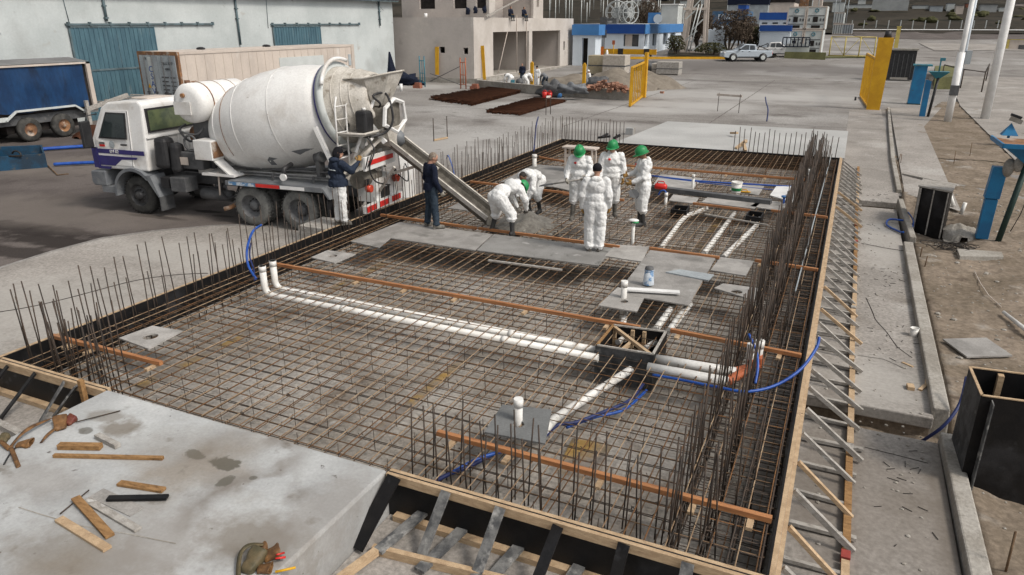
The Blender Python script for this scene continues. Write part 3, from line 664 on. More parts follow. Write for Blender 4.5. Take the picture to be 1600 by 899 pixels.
plate([(486,402),(512,391),(556,397),(523,411)],hole=((520,400),.09),label='grey plate with a round hole behind the white risers')
plate([(1116,450),(1130,443),(1185,450),(1178,469)],hole=((1151,456),.1),label='grey plate with a round hole near the right wall')
plate([(1110,422),(1126,402),(1178,408),(1165,431)],label='square grey plate with two chips of wood on it')
plate([(548,377),(625,347),(770,366),(742,391),(610,372),(592,387)],label='long grey board under the man in the navy jumper')
plate([(745,391),(772,366),(958,388),(935,415)],z=.002,label='long stained grey board under the man seen from the back',m=mat('stained_board',(.27,.265,.255),(.20,.195,.185),1.6,.6,.1,30,spots=[((.08,.08,.075),5,.6,.72),((.4,.39,.38),3,.62,.75)]))
plate([(945,400),(962,382),(1014,386),(1003,409)],z=.004,label='small brown-grey board beside the large grey board')
plate([(978,440),(1016,391),(1118,403),(1076,477),(985,462)],z=.006,label='large grey sheet holding the blue bucket')
plate([(935,477),(965,449),(1010,458),(995,487)],z=.003,hole=((975,471),.07),label='small grey plate pierced by the tall white riser')
plate([(1040,425),(1062,421),(1116,429),(1107,438)],z=.03,label='smeared pale bluish grey board on the large grey sheet',m=K['cont_door'])
plate([(757,675),(785,632),(862,640),(852,693)],z=.0,hole=((810,663),.07),label='dark grey plate pierced by the nearest white riser',m=mat('dark_board',(.13,.135,.135),(.17,.175,.175),2,.6,.1,30))
plate([(700,325),(716,317),(746,321),(735,330)],label='small pale plate on the bars under the chute')
plate([(782,284),(835,257),(905,262),(862,292)],label='grey board beyond the bending workers')
plate([(860,291),(905,264),(925,300),(900,300)],z=.003,label='pale grey board behind the worker holding a shovel')
plate([(1020,290),(1032,272),(1098,279),(1080,297)],label='grey board between the far worker and the small white elbow')
plate([(1045,313),(1052,304),(1092,309),(1086,318)],label='small grey plate behind the first small black box')
plate([(1096,316),(1106,308),(1190,316),(1178,326)],label='grey plate in front of the long black trough')
plate([(1140,297),(1150,285),(1194,291),(1185,305)],label='grey plate carrying the white and green bucket')
plate([(1172,322),(1190,312),(1232,318),(1220,330)],label='wet grey plate near the right wall')
plate([(1203,305),(1213,291),(1246,292),(1240,316)],label='white plate beside the blue valve',m=K['white'],z=.02)
tag(MB().beam(at(1015,293,.05),at(1205,316,.05),.22,.12).build('black_trough',K['dkgrey']),'long black cement-covered trough lying behind the small black boxes','trough')
# bench / trestle behind the workers
t=empty('white_trestle',at(905,262,0)[:],0,'off-white timber trestle standing behind the helmeted worker','trestle')
a,b=at(883,268,0),at(924,272,0)
for p in (a,b):
    for dy in (0,.35): MB().beam(p+V((0,dy,0)),p+V((0,dy,.72)),.07,.05,(1,0,0)).build('leg',K['cont'],t)
MB().beam(a+V((-.1,.17,.75)),b+V((.1,.17,.75)),.42,.05).build('top_board',K['cont'],t)
MB().beam(a+V((0,0,.5)),b+V((0,0,.5)),.04,.09).build('cross_piece',K['cont'],t)

# ================= PIPES AND HOSES =================
def pipe(name,pts,r,m,label,cat,n=14,joints=()):
    o=tag(MB().tube(pts,r,n).build(name,m),label,cat)
    return o
def smooth(P,k=6):
    P=[V(p) for p in P]; o=[]
    for i in range(len(P)-1):
        a,b,c,d=P[max(i-1,0)],P[i],P[i+1],P[min(i+2,len(P)-1)]
        for j in range(k):
            t=j/k; o.append(.5*((2*b)+(c-a)*t+(2*a-5*b+4*c-d)*t*t+(3*b-a-3*c+d)*t**3))
    return o+[P[-1]]
pvc=K['pvc']
def ribs(t,p,q,r,n):       # socket rings
    for k in range(n):
        c=p.lerp(q,(k+.5)/n); d=(q-p).normalized()*.04; MB().tube([c-d,c+d],r,14).build('socket',pvc,t)
def longpipe(riser_top,base,end,r,label,zt=-.105):
    b=at(*base,zt); e=at(*end,zt); d=(e-b).normalized()
    tp=at(*riser_top,.5); tp=V((b.x,b.y,tp.z))
    P=[V((b.x,b.y,.42)),V((b.x,b.y,zt+.14)),b+V((0,0,.06))+d*.03,b+d*.09+V((0,0,.01)),b+d*.2]
    return P+[e]
for i,(bs,en) in enumerate((((415,460),(935,560)),((431,451),(945,550)))):
    P=longpipe((400,400),bs,en,.052,'')
    t=empty('drain_pipe',P[0][:],0,['nearer long white drain pipe with upturned riser at the left wall','farther long white drain pipe with upturned riser at the left wall'][i],'drain pipe','pair of long white pipes')
    MB().tube(P,.058,16).build('pipe',pvc,t); ribs(t,P[-2],P[-1],.066,2)
    MB().tube([P[0]-V((0,0,.1)),P[0]+V((0,0,.0))],.062,16).build('socket',pvc,t)
for i,(bs,en,rt) in enumerate((((1012,574),(1138,597),0),((1024,561),(1150,582),0))):
    z_=-.06; a,b=at(*bs,z_),at(*en,z_)
    t=empty('drain_pipe',a[:],0,['nearer white pipe from the black box to the orange elbow','farther white pipe from the black box to the right risers'][i],'drain pipe')
    MB().tube([a,b],.068,16).build('pipe',pvc,t)
    up=at(1172+i*12,575-i*4,z_); MB().tube(smooth([b-(b-a).normalized()*.02,b+(up-b)*.45+V((0,0,0)),up,up+V((0,0,.14))],5),.066,14).build('elbow',K['pvc_or'],t)
for x_,y_,lab in ((1170,578,'left of two white risers at the end of the orange elbows'),(1183,572,'right of two white risers at the end of the orange elbows')):
    p=at(x_,y_,-.1); t=empty('riser_pipe',p[:],0,lab,'riser pipe','pair of risers by the right wall')
    MB().tube([p,p+V((0,0,.38))],.055,16).build('pipe',pvc,t); MB().tube([p+V((0,0,.28)),p+V((0,0,.39))],.062,16).build('socket',pvc,t)
pipe('drain_pipe',[at(1024,562,-.14)-V((0,.0,0)),at(1020,566,-.14)],.01,pvc,'short white pipe stub inside the black box','drain pipe')
pipe('drain_pipe',[at(985,578,-.11),at(866,655,-.12)],.055,pvc,'white pipe running from the black box towards the near plate','drain pipe')
pipe('drain_pipe',[at(866,655,-.12),at(835,690,-.16)],.057,pvc,'lower end of the white pipe under the near dark plate','drain pipe')
pipe('drain_pipe',[at(1024,516,-.13),at(1052,477,-.13)],.055,pvc,'left of two white pipes between the black box and the grey sheet','drain pipe')
pipe('drain_pipe',[at(1045,518,-.13),at(1078,475,-.13)],.055,pvc,'right of two white pipes between the black box and the grey sheet','drain pipe')
pipe('drain_pipe',[at(972,511,-.2),at(978,486,-.2)],.05,pvc,'short white pipe below the pierced small plate','drain pipe')
for L,lab in (([(1033,388),(1062,348),(1072,338),(1104,326)],'left of three white pipes under the bars behind the grey sheet'),([(1100,396),(1148,333)],'middle of three white pipes under the bars behind the grey sheet'),([(1130,402),(1172,362),(1182,352),(1188,340)],'right of three white pipes under the bars behind the grey sheet')):
    pipe('drain_pipe',[at(x,y,-.11) for x,y in L],.055,pvc,lab,'drain pipe')
def riser(x,y,h,r,lab,z=-.1):
    p=at(x,y,z); t=empty('riser_pipe',p[:],0,lab,'riser pipe')
    MB().tube([p+V((0,0,-.3)),p+V((0,0,h))],r,16).build('pipe',pvc,t); MB().tube([p+V((0,0,h-.1)),p+V((0,0,h+.004))],r*1.14,16).build('socket',pvc,t); return t
riser(974,474,.4,.052,'tall white riser standing in the small grey plate')
riser(810,668,.38,.05,'nearest white riser standing in the dark grey plate')
t=riser(988,384,.55,.035,'thin white riser topped with a rag before the helmeted workers')
a=at(988,384,-.1); MB().ball(a+V((0,0,.56)),(.11,.1,.03)).build('rag',K['white'],t); MB().ball(a+V((.04,-.02,.53)),(.08,.08,.03)).build('tape',K['helmet'],t)
riser(835,262,.42,.07,'white double riser with a blue hose by the left wall',-.05)
t=riser(1040,318,.28,.04,'white riser with a bent blue tube beside the red motor',-.05)
MB().tube(smooth([at(1040,318,-.05)+V(v) for v in ((0,0,.27),(-.06,0,.34),(-.16,0,.3),(-.2,0,.2))],4),.02,8).build('blue_tube',K['hose'],t)
t=riser(1082,296,.42,.04,'white riser with an elbow at the far boards',-.05)
t=riser(1262,292,.5,.04,'slanting white riser close to the right wall',-.05)
def hose(L,r,m,lab,name='hose'):
    P=[]
    for e in L:
        P.append(at(e[0],e[1],e[2]))
    return pipe(name,smooth(P,6),r,m,lab,'hose',8)
hz_=K['hose']
hose([(1020,586,-.1),(1060,593,-.05),(1120,605,0),(1165,612,.02),(1210,603,.05),(1250,578,.2),(1275,545,.38),(1280,527,.5)],.02,hz_,'blue hose from the black box curling up over the right wall')
hose([(1180,600,-.05),(1184,575,.1),(1182,550,.25),(1170,522,.42)],.018,hz_,'thin blue hose looped over the right risers')
hose([(1005,600,-.2),(985,625,-.2),(940,645,-.2),(900,660,-.2),(870,665,-.2),(845,690,-.25)],.022,K['hose_navy'],'blue hose running beside the diagonal white pipe')
hose([(1010,610,-.25),(975,640,-.25),(930,652,-.25),(885,668,-.25)],.02,hz_,'second blue hose running beside the diagonal white pipe')
hose([(770,710,-.3),(735,728,-.3),(700,742,-.35),(675,755,-.4)],.025,K['hose_navy'],'dark blue hose bundle low behind the near formwork wall')
hose([(785,705,-.28),(745,718,-.28),(708,738,-.33)],.022,hz_,'blue hose low beside the dark bundle behind the near wall')
hose([(400,436,-.05),(388,415,.1),(386,390,.35),(395,362,.55),(410,351,.66)],.024,hz_,'blue hose arching up behind the two white risers')
hose([(398,438,-.05),(396,420,.05),(390,400,.2),(392,380,.3)],.015,K['hose_navy'],'thin navy hose behind the white risers')
hose([(440,448,-.3),(500,462,-.32),(560,475,-.32),(620,487,-.34)],.018,K['hose_navy'],'dark hose lying under the bars behind the long white pipes')
hose([(1018,275,0),(1090,283,.02),(1170,288,.02),(1240,292,0)],.025,hz_,'long straight blue hose across the far boards')
hose([(1030,278,0),(1120,288,.0),(1240,300,0)],.012,hz_,'thin blue hose beside the long straight one')
hose([(834,236,.3),(836,215,.5),(838,195,.9),(841,183,1.05)],.025,K['hose_navy'],'navy hose rising from the far left riser')
hose([(698,248,.05),(700,243,.3),(705,255,.2),(710,275,.1),(712,300,0)],.018,hz_,'blue hose looped at the left wall behind the chute')
hose([(1198,190,0),(1200,172,.5),(1197,160,.75),(1196,152,.9)],.03,K['hose_navy'],'navy hose end sticking up behind the far right bars')
hose([(1413,345,G+.1),(1390,343,G+.1),(1386,352,G+.05),(1405,362,G+.05),(1412,363,G+.08)],.025,hz_,'short curled blue hose lying on the pavement')
hose([(1419,332,G+.15),(1427,345,G+.1),(1424,360,G)],.02,hz_,'blue hose end behind the kerb beside the black panel box')
hose([(1510,590,-.1),(1500,630,-.3),(1475,665,-.55),(1440,690,-.85)],.022,K['hose_navy'],'dark blue hose hanging between the kerb and the black box')
# ---------------- open black box with struts ----------------
zt=.06
P=[at(930,541,zt),at(1022,556,zt),at(1043,519,zt),at(957,508,zt)]
t=empty('plywood_box',((P[0]+P[2])/2)[:],0,'open black plywood box with timber struts among the white pipes','box')
def wall(p,q,m,nm='side_panel',th=.025,z0=-.5):
    c=(P[0]+P[2])/2; d=(q-p).normalized(); n_=V((-d.y,d.x,0)); n_=n_ if n_.dot(c-p)>0 else -n_
    a,b=p+V((0,0,z0-zt)),q+V((0,0,z0-zt)); MB().hexa([a,b,b+n_*th,a+n_*th],[p,q,q+n_*th,p+n_*th]).build(nm,m,t)
wall(P[0],P[1],K['ply_mid']); wall(P[1]+(P[2]-P[1])*.03,P[2],PL); wall(P[3]+(P[2]-P[3])*.0,P[2]-(P[2]-P[3])*.03,PL); wall(P[0]+(P[3]-P[0])*.03,P[3]-(P[3]-P[0])*.03,PL)
e=V((0,0,.012))
for p,q in zip(P,P[1:]+P[:1]):
    c=(P[0]+P[2])/2; MB().beam(p.lerp(c,.05)+e,q.lerp(c,.05)+e,.035,.02).build('rim',K['wood_scrap'] if p is P[3] else K['wood_grey'],t)
c=(P[0]+P[2])/2
MB().beam(P[3].lerp(c,.1)-V((0,0,.02)),P[1].lerp(c,.12)-V((0,0,.03)),.05,.05).build('strut',W,t)
MB().beam(P[0].lerp(P[1],.35).lerp(c,.2)-V((0,0,.1)),c-V((0,0,.05)),.05,.05).build('strut',W,t)
for f_ in (.38,.62): 
    p=P[3].lerp(P[2],f_).lerp(c,.12); MB().beam(p-V((0,0,.45)),p-V((0,0,.02)),.06,.05,(1,0,0)).build('cleat',W,t)
p=P[3].lerp(c,.14); MB().beam(p-V((0,0,.45)),p-V((0,0,.02)),.05,.05,(1,0,0)).build('cleat',W,t)
for x_,y_ in ((965,535),(975,531),(1008,545)): 
    p=at(x_,y_,-.12); MB().tube([p,p+V((.08,.3,0))],.045,12).build('pipe_end',pvc,t)
def smallbox(a,b,c_,d,lab):
    P=[at(*a,.05),at(*b,.05),at(*c_,.05),at(*d,.05)]; t=empty('block_out_box',((P[0]+P[2])/2-V((0,0,.2)))[:],0,lab,'box')
    cc=(P[0]+P[2])/2
    for p,q in zip(P,P[1:]+P[:1]):
        a_,b_=p.lerp(cc,.0),q.lerp(cc,.0); i1,i2=p.lerp(cc,.14),q.lerp(cc,.14); dz=V((0,0,-.22)); MB().hexa([a_+dz,b_+dz,i2+dz,i1+dz],[a_,b_,i2,i1]).build('side_panel',PL,t)
    MB().slab([p.lerp(cc,.12) for p in P],-.17,-.15).build('bottom_panel',K['dkgrey'],t)
smallbox((1048,327),(1073,330),(1078,322),(1054,320),'first small black open box at the head of the white pipe')
smallbox((1165,337),(1189,341),(1194,332),(1170,329),'second small black open box nearer the right wall')
# ---------------- buckets and tools on the boards ----------------
def bucket(x,y,z,r0,r1,h,m,name,lab,extra=None,rot=0):
    p=at(x,y,z); t=empty(name,p[:],rot,lab,'bucket')
    MB().lathe([(0,r0),(h,r1),(h,r1*.93),(.03,r0*.9),(.03,.001)],(0,0,0),(0,0,1),20,False).build('body',m,t,local=True)
    MB().tube([(r1*math.cos(a)*1.06,r1*math.sin(a)*1.06,h*.93) for a in [2*PI*k/20 for k in range(20)]],.008,5,closed=True).build('rim',m,t,local=True)
    return t
t=bucket(1013,444,.03,.1,.075,.28,K['bluewhite'],'bucket','blue paint-smeared bucket standing upside down on the grey sheet')
MB().lathe([(0,.08),(.04,.07),(.045,.001)],(0,0,.28),(0,0,1),16,False).build('bottom_cap',K['dkgrey'],t,local=True)
t=bucket(1150,301,.0,.12,.15,.3,K['pvc'],'bucket','white bucket with a green band and handle on the far boards')
MB().lathe([(.06,.133),(.14,.14)],(0,0,0),(0,0,1),20,False).build('band',K['helmet'],t,local=True)
MB().tube([(.16*math.cos(a),.02,.3+.1*math.sin(a)) for a in [PI*k/10 for k in range(11)]],.006,5).build('handle',K['wire'],t,local=True)
t=empty('plastering_float',at(1163,300,.02)[:],.2,'yellow float with a flat blade lying beside the white bucket','float')
MB().box(-.16,.16,-.06,.06,0,.015).build('blade',K['yellow'],t,local=True); MB().tube([(-.08,0,.015),(-.06,0,.06),(.06,0,.06),(.08,0,.015)],.015,6).build('handle',K['yellow'],t,local=True)
t=empty('vibrator_motor',at(1032,296,.1)[:],0,'red compact motor of a concrete vibrator on the black trough','motor')
MB().tube([(-.16,0,.08),(-.12,0,.08),(.12,0,.08),(.17,0,.08)],[.06,.085,.085,.05],14).build('housing',K['red'],t,local=True); MB().tube([(-.1,0,.16),(-.08,0,.22),(.08,0,.22),(.1,0,.16)],.016,6).build('handle',K['red'],t,local=True); MB().tube([(-.15,0,.08),(-.5,-.02,.1),(-.8,-.05,.05)],.016,6).build('drive_shaft',K['black'],t,local=True)
t=empty('valve',at(1224,318,.0)[:],0,'blue stopcock with a round pale handwheel by the white plate','valve')
MB().tube([(0,0,-.05),(0,0,.16)],.03,10).build('stem',hz_,t,local=True); MB().tube([(0,0,.16),(0,0,.2)],[.07,.07],14).build('handwheel',K['bluelite'],t,local=True)
# fresh concrete and dark patches under the chute
def mound(c,rx,ry,h,m,name,lab,cat,seed=0,n=26,z=-.07,kind=None,base=.0):
    vs=[];fs=[]
    for j in range(n+1):
        for i in range(n+1):
            u,v_=-1+2*i/n,-1+2*j/n; r=math.hypot(u,v_); k=1+.25*nz(math.atan2(v_,u)*1.2,seed,1.3)
            hh=max(0,1-(r*k)**1.6)*h*(1+.5*nz(u,v_,2.2,seed))+.03*nz(u,v_,9,seed)*(r<.9)
            vs.append((c[0]+u*rx,c[1]+v_*ry,z+(hh if r<1.02 else -.15)))
    for j in range(n):
        for i in range(n): a=j*(n+1)+i; fs.append((a,a+1,a+n+2,a+n+1))
    o=MB().add(vs,fs,True).build(name,m); tag(o,lab,cat); 
    if kind: o['kind']=kind
    return o
mound(at(818,350,-.03),.8,1.0,.3,K['wetconc'],'wet_concrete','heap of fresh wet concrete at the end of the chute','concrete heap',3,z=-.12)
# ================= MIXER TRUCK (local: x forward, y to its left, z up from the yard) =================
T=empty('concrete_mixer_truck',(-12.22,14.91,G+.006),math.radians(185.24),'white concrete mixer truck with a big drum and its chute lowered into the pit','mixer truck')
def tb(name,mb,m,par=None,**k): return mb.build(name,m,par or T,local=True,**k)
TW=K['twhite']; DG=K['dkgrey']; BK=K['black']
side=lambda u,v,w:(u,w,v)
# cab shell
prof=[(4.6,1.2),(6.28,1.2),(6.38,1.3),(6.42,1.95),(6.0,2.82),(5.78,2.95),(4.75,3.02),(4.62,2.92)]
cabm=MB()
vs=[];n=len(prof)
for yy,ins in ((-1.2,0),(1.2,0)):
    for (u,z) in prof:
        k=max(0,(z-1.95))*.11; vs.append((u+(.0 if u<5 else -0),yy*(1-k),z))
fs=[list(range(n))[::-1],[n+i for i in range(n)]]+[(i,(i+1)%n,n+(i+1)%n,n+i) for i in range(n)]
cab=tb('cab',cabm.add(vs,fs),TW,bevel=.05)
def onside(z,y0=1.2): return y0*(1-max(0,(z-1.95))*.11)
def patch(poly,m,name,par,off=.006,s=1,th=.012):
    vs=[(u,s*(onside(z)+off),z) for u,z in poly]+[(u,s*(onside(z)+off-th),z) for u,z in poly]; n=len(poly)
    return tb(name,MB().add(vs,[list(range(n)),[n+i for i in range(n)][::-1]]+[(i,(i+1)%n,n+(i+1)%n,n+i) for i in range(n)]),m,par)
for s in (1,-1):
    door=patch([(6.24,1.32),(6.24,1.98),(5.9,2.76),(5.08,2.76),(5.08,1.32)],TW,'door',cab,.012,s,.02)
    patch([(6.14,2.02),(5.83,2.7),(5.16,2.7),(5.16,2.02)],BK,'window_seal',door,.018,s)
    patch([(6.08,2.06),(5.80,2.66),(5.21,2.66),(5.21,2.06)],K['glass'],'window',door,.026,s)
    patch([(5.38,1.86),(5.38,1.9),(5.18,1.9),(5.18,1.86)],BK,'handle',door,.04,s,.03)
    patch([(6.33,1.62),(6.33,1.74),(4.65,1.74),(4.65,1.62)],K['purple'],'stripe',cab,.016,s,.006)
    patch([(6.33,1.3),(6.33,1.56),(4.9,1.56),(4.95,1.50),(5.45,1.48),(5.72,1.3)],K['purple'],'stripe',cab,.016,s,.006)
    patch([(6.33,1.2),(6.33,1.27),(5.85,1.27),(5.9,1.2)],K['purple'],'stripe',cab,.015,s,.006)
    for u0 in (5.1,): patch([(u0,1.3),(u0,2.75),(u0+.012,2.75),(u0+.012,1.3)],DG,'door_gap',cab,.0155,s,.006)
    patch([(6.14,1.8),(6.14,1.86),(5.95,1.86),(5.95,1.8)],K['red'],'badge',door,.02,s,.006)
    patch([(6.14,1.87),(6.14,1.92),(5.95,1.92),(5.95,1.87)],DG,'badge',door,.02,s,.006)
    patch([(5.7+.09*math.cos(a),1.87+.1*math.sin(a)) for a in [2*PI*k/16 for k in range(16)]],K['cont_door'],'round_emblem',door,.02,s,.004)
# wheel through the window / seats hinted by a steering wheel inside the glass
def text(body,size,m,parent,loc,rot,name='lettering',ex=.004,sx=1,align='CENTER'):
    c=bpy.data.curves.new(name,'FONT'); c.body=body; c.size=size; c.extrude=ex; c.align_x=align; c.align_y='CENTER'
    o=bpy.data.objects.new(name,c); C.objects.link(o)
    dg=bpy.context.evaluated_depsgraph_get(); me=bpy.data.meshes.new_from_object(o.evaluated_get(dg)); bpy.data.objects.remove(o)
    me.materials.clear(); me.materials.append(m); o=bpy.data.objects.new(name,me); C.objects.link(o)
    o.parent=parent; o.location=loc; o.rotation_euler=rot; o.scale=(sx,1,1); return o
text('EM 02',.12,K['white'],cab,(5.66,1.224,1.68),(PI/2,0,PI))
# windscreen, front, grille
vs=[(6.435,-1.05,2.02),(6.435,1.05,2.02),(6.03,1.0,2.78),(6.03,-1.0,2.78)]
tb('windscreen',MB().add(vs+[(x-.02,y,z-.01) for x,y,z in vs],[(0,1,2,3),(7,6,5,4),(0,4,5,1),(1,5,6,2),(2,6,7,3),(3,7,4,0)]),K['glass'],cab)
tb('grille',MB().box(6.40,6.45,-.85,.85,1.3,1.8),BK,cab)
for s in (1,-1): tb('corner_panel',MB().box(6.25,6.44,s*1.21-.02,s*1.21+.02,1.22,1.76),K['purple'],cab)
tb('bumper',MB().prism([(6.1,.72),(6.55,.72),(6.62,.82),(6.6,1.12),(6.1,1.14)],lambda u,v,w:(u,w,v),-1.26,1.26),K['grey'],bevel=.03)
tb('headlight',MB().box(6.6,6.63,.75,1.05,.86,1.04),K['white']); tb('headlight',MB().box(6.6,6.63,-1.05,-.75,.86,1.04),K['white'])
# rear cab wall window
tb('rear_window_seal',MB().box(4.565,4.61,-.98,1.0,2.2,2.82),BK,cab); tb('rear_window',MB().box(4.555,4.568,-.93,.95,2.25,2.77),K['glass_green'],cab)
tb('rear_panel_rib',MB().box(4.57,4.6,-1.1,1.1,2.05,2.09),TW,cab)
for yy in (-.8,-.4,0,.4,.8): tb('rear_panel_rib',MB().box(4.58,4.6,yy-.015,yy+.015,1.3,2.03),TW,cab)
tb('seat',MB().box(4.58,4.6,.2,.3,1.4,1.42),DG,cab)
tb('roof_hatch',MB().box(4.95,5.5,-.35,.5,3.0,3.04),K['cont'],cab,bevel=.02)
# mirrors
mr=tb('mirror',MB().box(6.14,6.24,1.36,1.66,1.8,2.5),BK,bevel=.03)
tb('mirror_arm',MB().tube([(6.1,1.15,2.65),(6.2,1.4,2.62),(6.18,1.5,2.4)],.018,6).tube([(6.3,1.2,1.75),(6.22,1.4,1.8),(6.18,1.5,1.9)],.018,6),BK,mr)
mr=tb('mirror',MB().box(6.12,6.2,-1.64,-1.42,1.85,2.4),BK)
tb('mirror_arm',MB().tube([(6.1,-1.15,2.65),(6.2,-1.4,2.62),(6.18,-1.5,2.4)],.018,6),BK,mr)
# wheels
def wheel(u,y,s,tm_,rm,double=False,dish=.0,rad=.52):
    ax=(0,s,0)
    def one(yc,dished):
        t_=MB().lathe([(-.14,.3),(-.145,.44),(-.12,rad-.03),(-.06,rad),(.06,rad),(.12,rad-.03),(.145,.44),(.14,.3)],(u,yc,rad),ax,36,False)
        for k in range(36):
            a=2*PI*k/36; c=V((u+math.cos(a)*(rad+.002),yc,rad+math.sin(a)*(rad+.002))); d=V((-math.sin(a),0,math.cos(a)))
            t_.beam(c-V((0,.115,0))-d*.01,c+V((0,.115,0))+d*.01,.03,.018,(math.cos(a),0,math.sin(a)))
        w_=tb('wheel',t_,tm_)
        if dished: pr=[(.14,.3),(.11,.285),(-.03,.26),(-.05,.14),(.02,.13),(.06,.1),(.07,.001)]
        else: pr=[(.14,.3),(.12,.285),(.07,.27),(.1,.2),(.11,.12),(.17,.11),(.19,.09),(.2,.001)]
        tb('rim',MB().lathe(pr,(u,yc,rad),ax,28,False),rm,w_)
        hb=MB()
        for k in range(10):
            a=2*PI*k/10; yb=yc+s*(-.05 if dished else .1); c=V((u+.165*math.cos(a),yb,rad+.165*math.sin(a))); hb.tube([c,c+V((0,s*.04,0))],.018,6)
        for k in range(8):
            if not dished:
                a=2*PI*(k+.5)/8; c=V((u+.235*math.cos(a),yc+s*.082,rad+.235*math.sin(a))); hb.tube([c,c+V((0,s*.006,0))],.026,8)
        tb('wheel_nuts',hb,BK,w_)
    one(y,double)
    if double: one(y-s*.32,False)
wheel(5.12,1.03,1,K['tyre'],K['rim']); wheel(5.12,-1.03,-1,K['tyre'],K['rim'])
for u in (0.0,1.43):
    wheel(u,1.07,1,K['tyre_grey'],K['rim_grey'],True); wheel(u,-1.07,-1,K['tyre'],K['rim'],True)
# front wheel arch, mudguards, mudflap
def arch(u0,z0,r0,r1,a0,a1,y0,y1,m,name):
    mb=MB(); n=18; vs=[]
    for i in range(n+1):
        a=math.radians(a0+(a1-a0)*i/n); 
        for r,y in ((r1,y0),(r1,y1),(r0,y1),(r0,y0)): vs.append((u0+math.cos(a)*r,y,z0+math.sin(a)*r))
    fs=[(4*i+k,4*i+(k+1)%4,4*i+4+(k+1)%4,4*i+4+k) for i in range(n) for k in range(4)]+[(0,1,2,3),(4*n+3,4*n+2,4*n+1,4*n)]
    return tb(name,mb.add(vs,fs),m)
for s in (1,-1):
    y0,y1=sorted((s*.8,s*1.3)); arch(5.12,.58,.62,.70,-8,140,y0,y1,K['grey'],'wheel_arch')
    tb('mudguard',MB().hexa([(4.32,y0,.55),(4.28,y0,.55),(4.28,y1,.55),(4.32,y1,.55)],[(4.68,y0,1.1),(4.5,y0,1.12),(4.5,y1,1.12),(4.68,y1,1.1)]),K['grey'])
    tb('mud_flap',MB().box(4.27,4.3,y0+.02,y1,.18,.56),DG)
    tb('cab_step',MB().box(5.8,6.3,y0+.25,y1-.05,.55,.72) if s>0 else MB().box(5.8,6.3,y0+.05,y1-.25,.55,.72),K['grey'])
# inner dark well
tb('wheel_well',MB().box(4.5,5.75,-.8,.8,.75,1.2),BK)
# chassis
for s in (-.42,.42): tb('chassis_rail',MB().box(-1.75,6.1,s-.05,s+.05,.82,1.1),DG)
tb('subframe',MB().box(-1.7,3.6,-.5,-.38,1.1,1.28).box(-1.7,3.6,.38,.5,1.1,1.28).box(-1.7,3.55,.5,.56,1.2,1.26),TW)
for u in (-.0,1.43,5.12): tb('axle',MB().tube([(u,-1,.52),(u,1,.52)],.09,10).ball((u,0,.52),(.24,.24,.24)),DG)
tb('engine',MB().box(4.4,5.6,-.4,.4,.6,1.2),BK)
# gear behind the cab
tb('air_intake',MB().hexa([(3.95,.7,1.3),(4.4,.7,1.3),(4.4,1.2,1.3),(3.95,1.2,1.3)],[(4.0,.75,2.1),(4.36,.75,2.12),(4.36,1.15,2.12),(4.0,1.15,2.1)]).hexa([(3.65,.72,1.2),(3.93,.72,1.2),(3.93,1.15,1.2),(3.65,1.15,1.2)],[(3.68,.75,1.95),(3.93,.75,2.0),(3.93,1.1,2.0),(3.68,1.1,1.95)]),BK,bevel=.1)
tb('hydraulic_tank',MB().box(3.0,3.75,.45,.95,1.3,1.75),DG,bevel=.03)
tb('battery_box',MB().box(3.45,3.95,.75,1.2,.72,1.1),DG,bevel=.02)
tb('battery_step',MB().box(4.0,4.25,.8,1.2,.8,1.08).box(3.98,4.27,.85,1.15,.9,.96),BK)
tb('license_panel',MB().box(3.42,3.72,1.0,1.02,1.42,1.62),K['cont'])
tb('air_tank',MB().tube([(2.3,.75,.62),(2.35,.75,.62),(3.3,.75,.62),(3.35,.75,.62)],[.08,.15,.15,.08],14),DG)
tb('air_tank',MB().tube([(3.0,.35,.6),(3.9,.35,.6)],.13,12),DG)
tb('exhaust_pipe',MB().tube([(2.1,.4,.6),(1.95,.8,.55),(2.15,1.1,.42),(2.3,1.2,.38)],.06,10),K['rusty'])
tb('hose_loop',MB().tube(smooth([(2.6,.8,.95),(2.5,.95,.75),(2.3,1.0,.62),(2.1,.95,.7),(2.05,.8,.95)]),.03,8),BK)
tb('stay_bar',MB().tube([(2.5,1.0,1.3),(2.5,1.05,.7)],.025,6),K['cont'])
cbx=tb('control_box',MB().box(2.45,3.0,.75,1.2,1.62,2.12),TW,bevel=.015); tb('grille_panel',MB().box(2.43,2.452,.8,1.16,1.68,2.08),K['rusty'],cbx); tb('blue_trim',MB().box(3.0,3.012,.8,.86,1.65,1.9),hz_,cbx)
tb('pipework',MB().tube(smooth([(3.9,.6,2.3),(3.7,.8,2.2),(3.5,.75,2.0),(3.3,.7,2.1)]),.03,8).tube(smooth([(3.8,.5,2.4),(3.6,.95,2.3),(3.2,.8,2.2),(3.1,.6,2.4)]),.025,8).tube([(3.35+.2*math.cos(a),.9,1.98+.2*math.sin(a)) for a in [2*PI*k/16 for k in range(16)]],.03,6,closed=True),DG)
tb('front_pedestal',MB().hexa([(2.9,-.5,1.25),(3.5,-.5,1.25),(3.5,.5,1.25),(2.9,.5,1.25)],[(3.1,-.35,2.2),(3.45,-.35,2.2),(3.45,.35,2.2),(3.1,.35,2.2)]).beam((2.5,.95,1.6),(2.0,1.0,1.25),.3,.04).box(1.9,2.9,.5,1.15,1.22,1.28),TW)
tb('gearbox',MB().tube([(3.35,0,2.15),(3.9,0,2.0)],.3,16),K['rusty'])
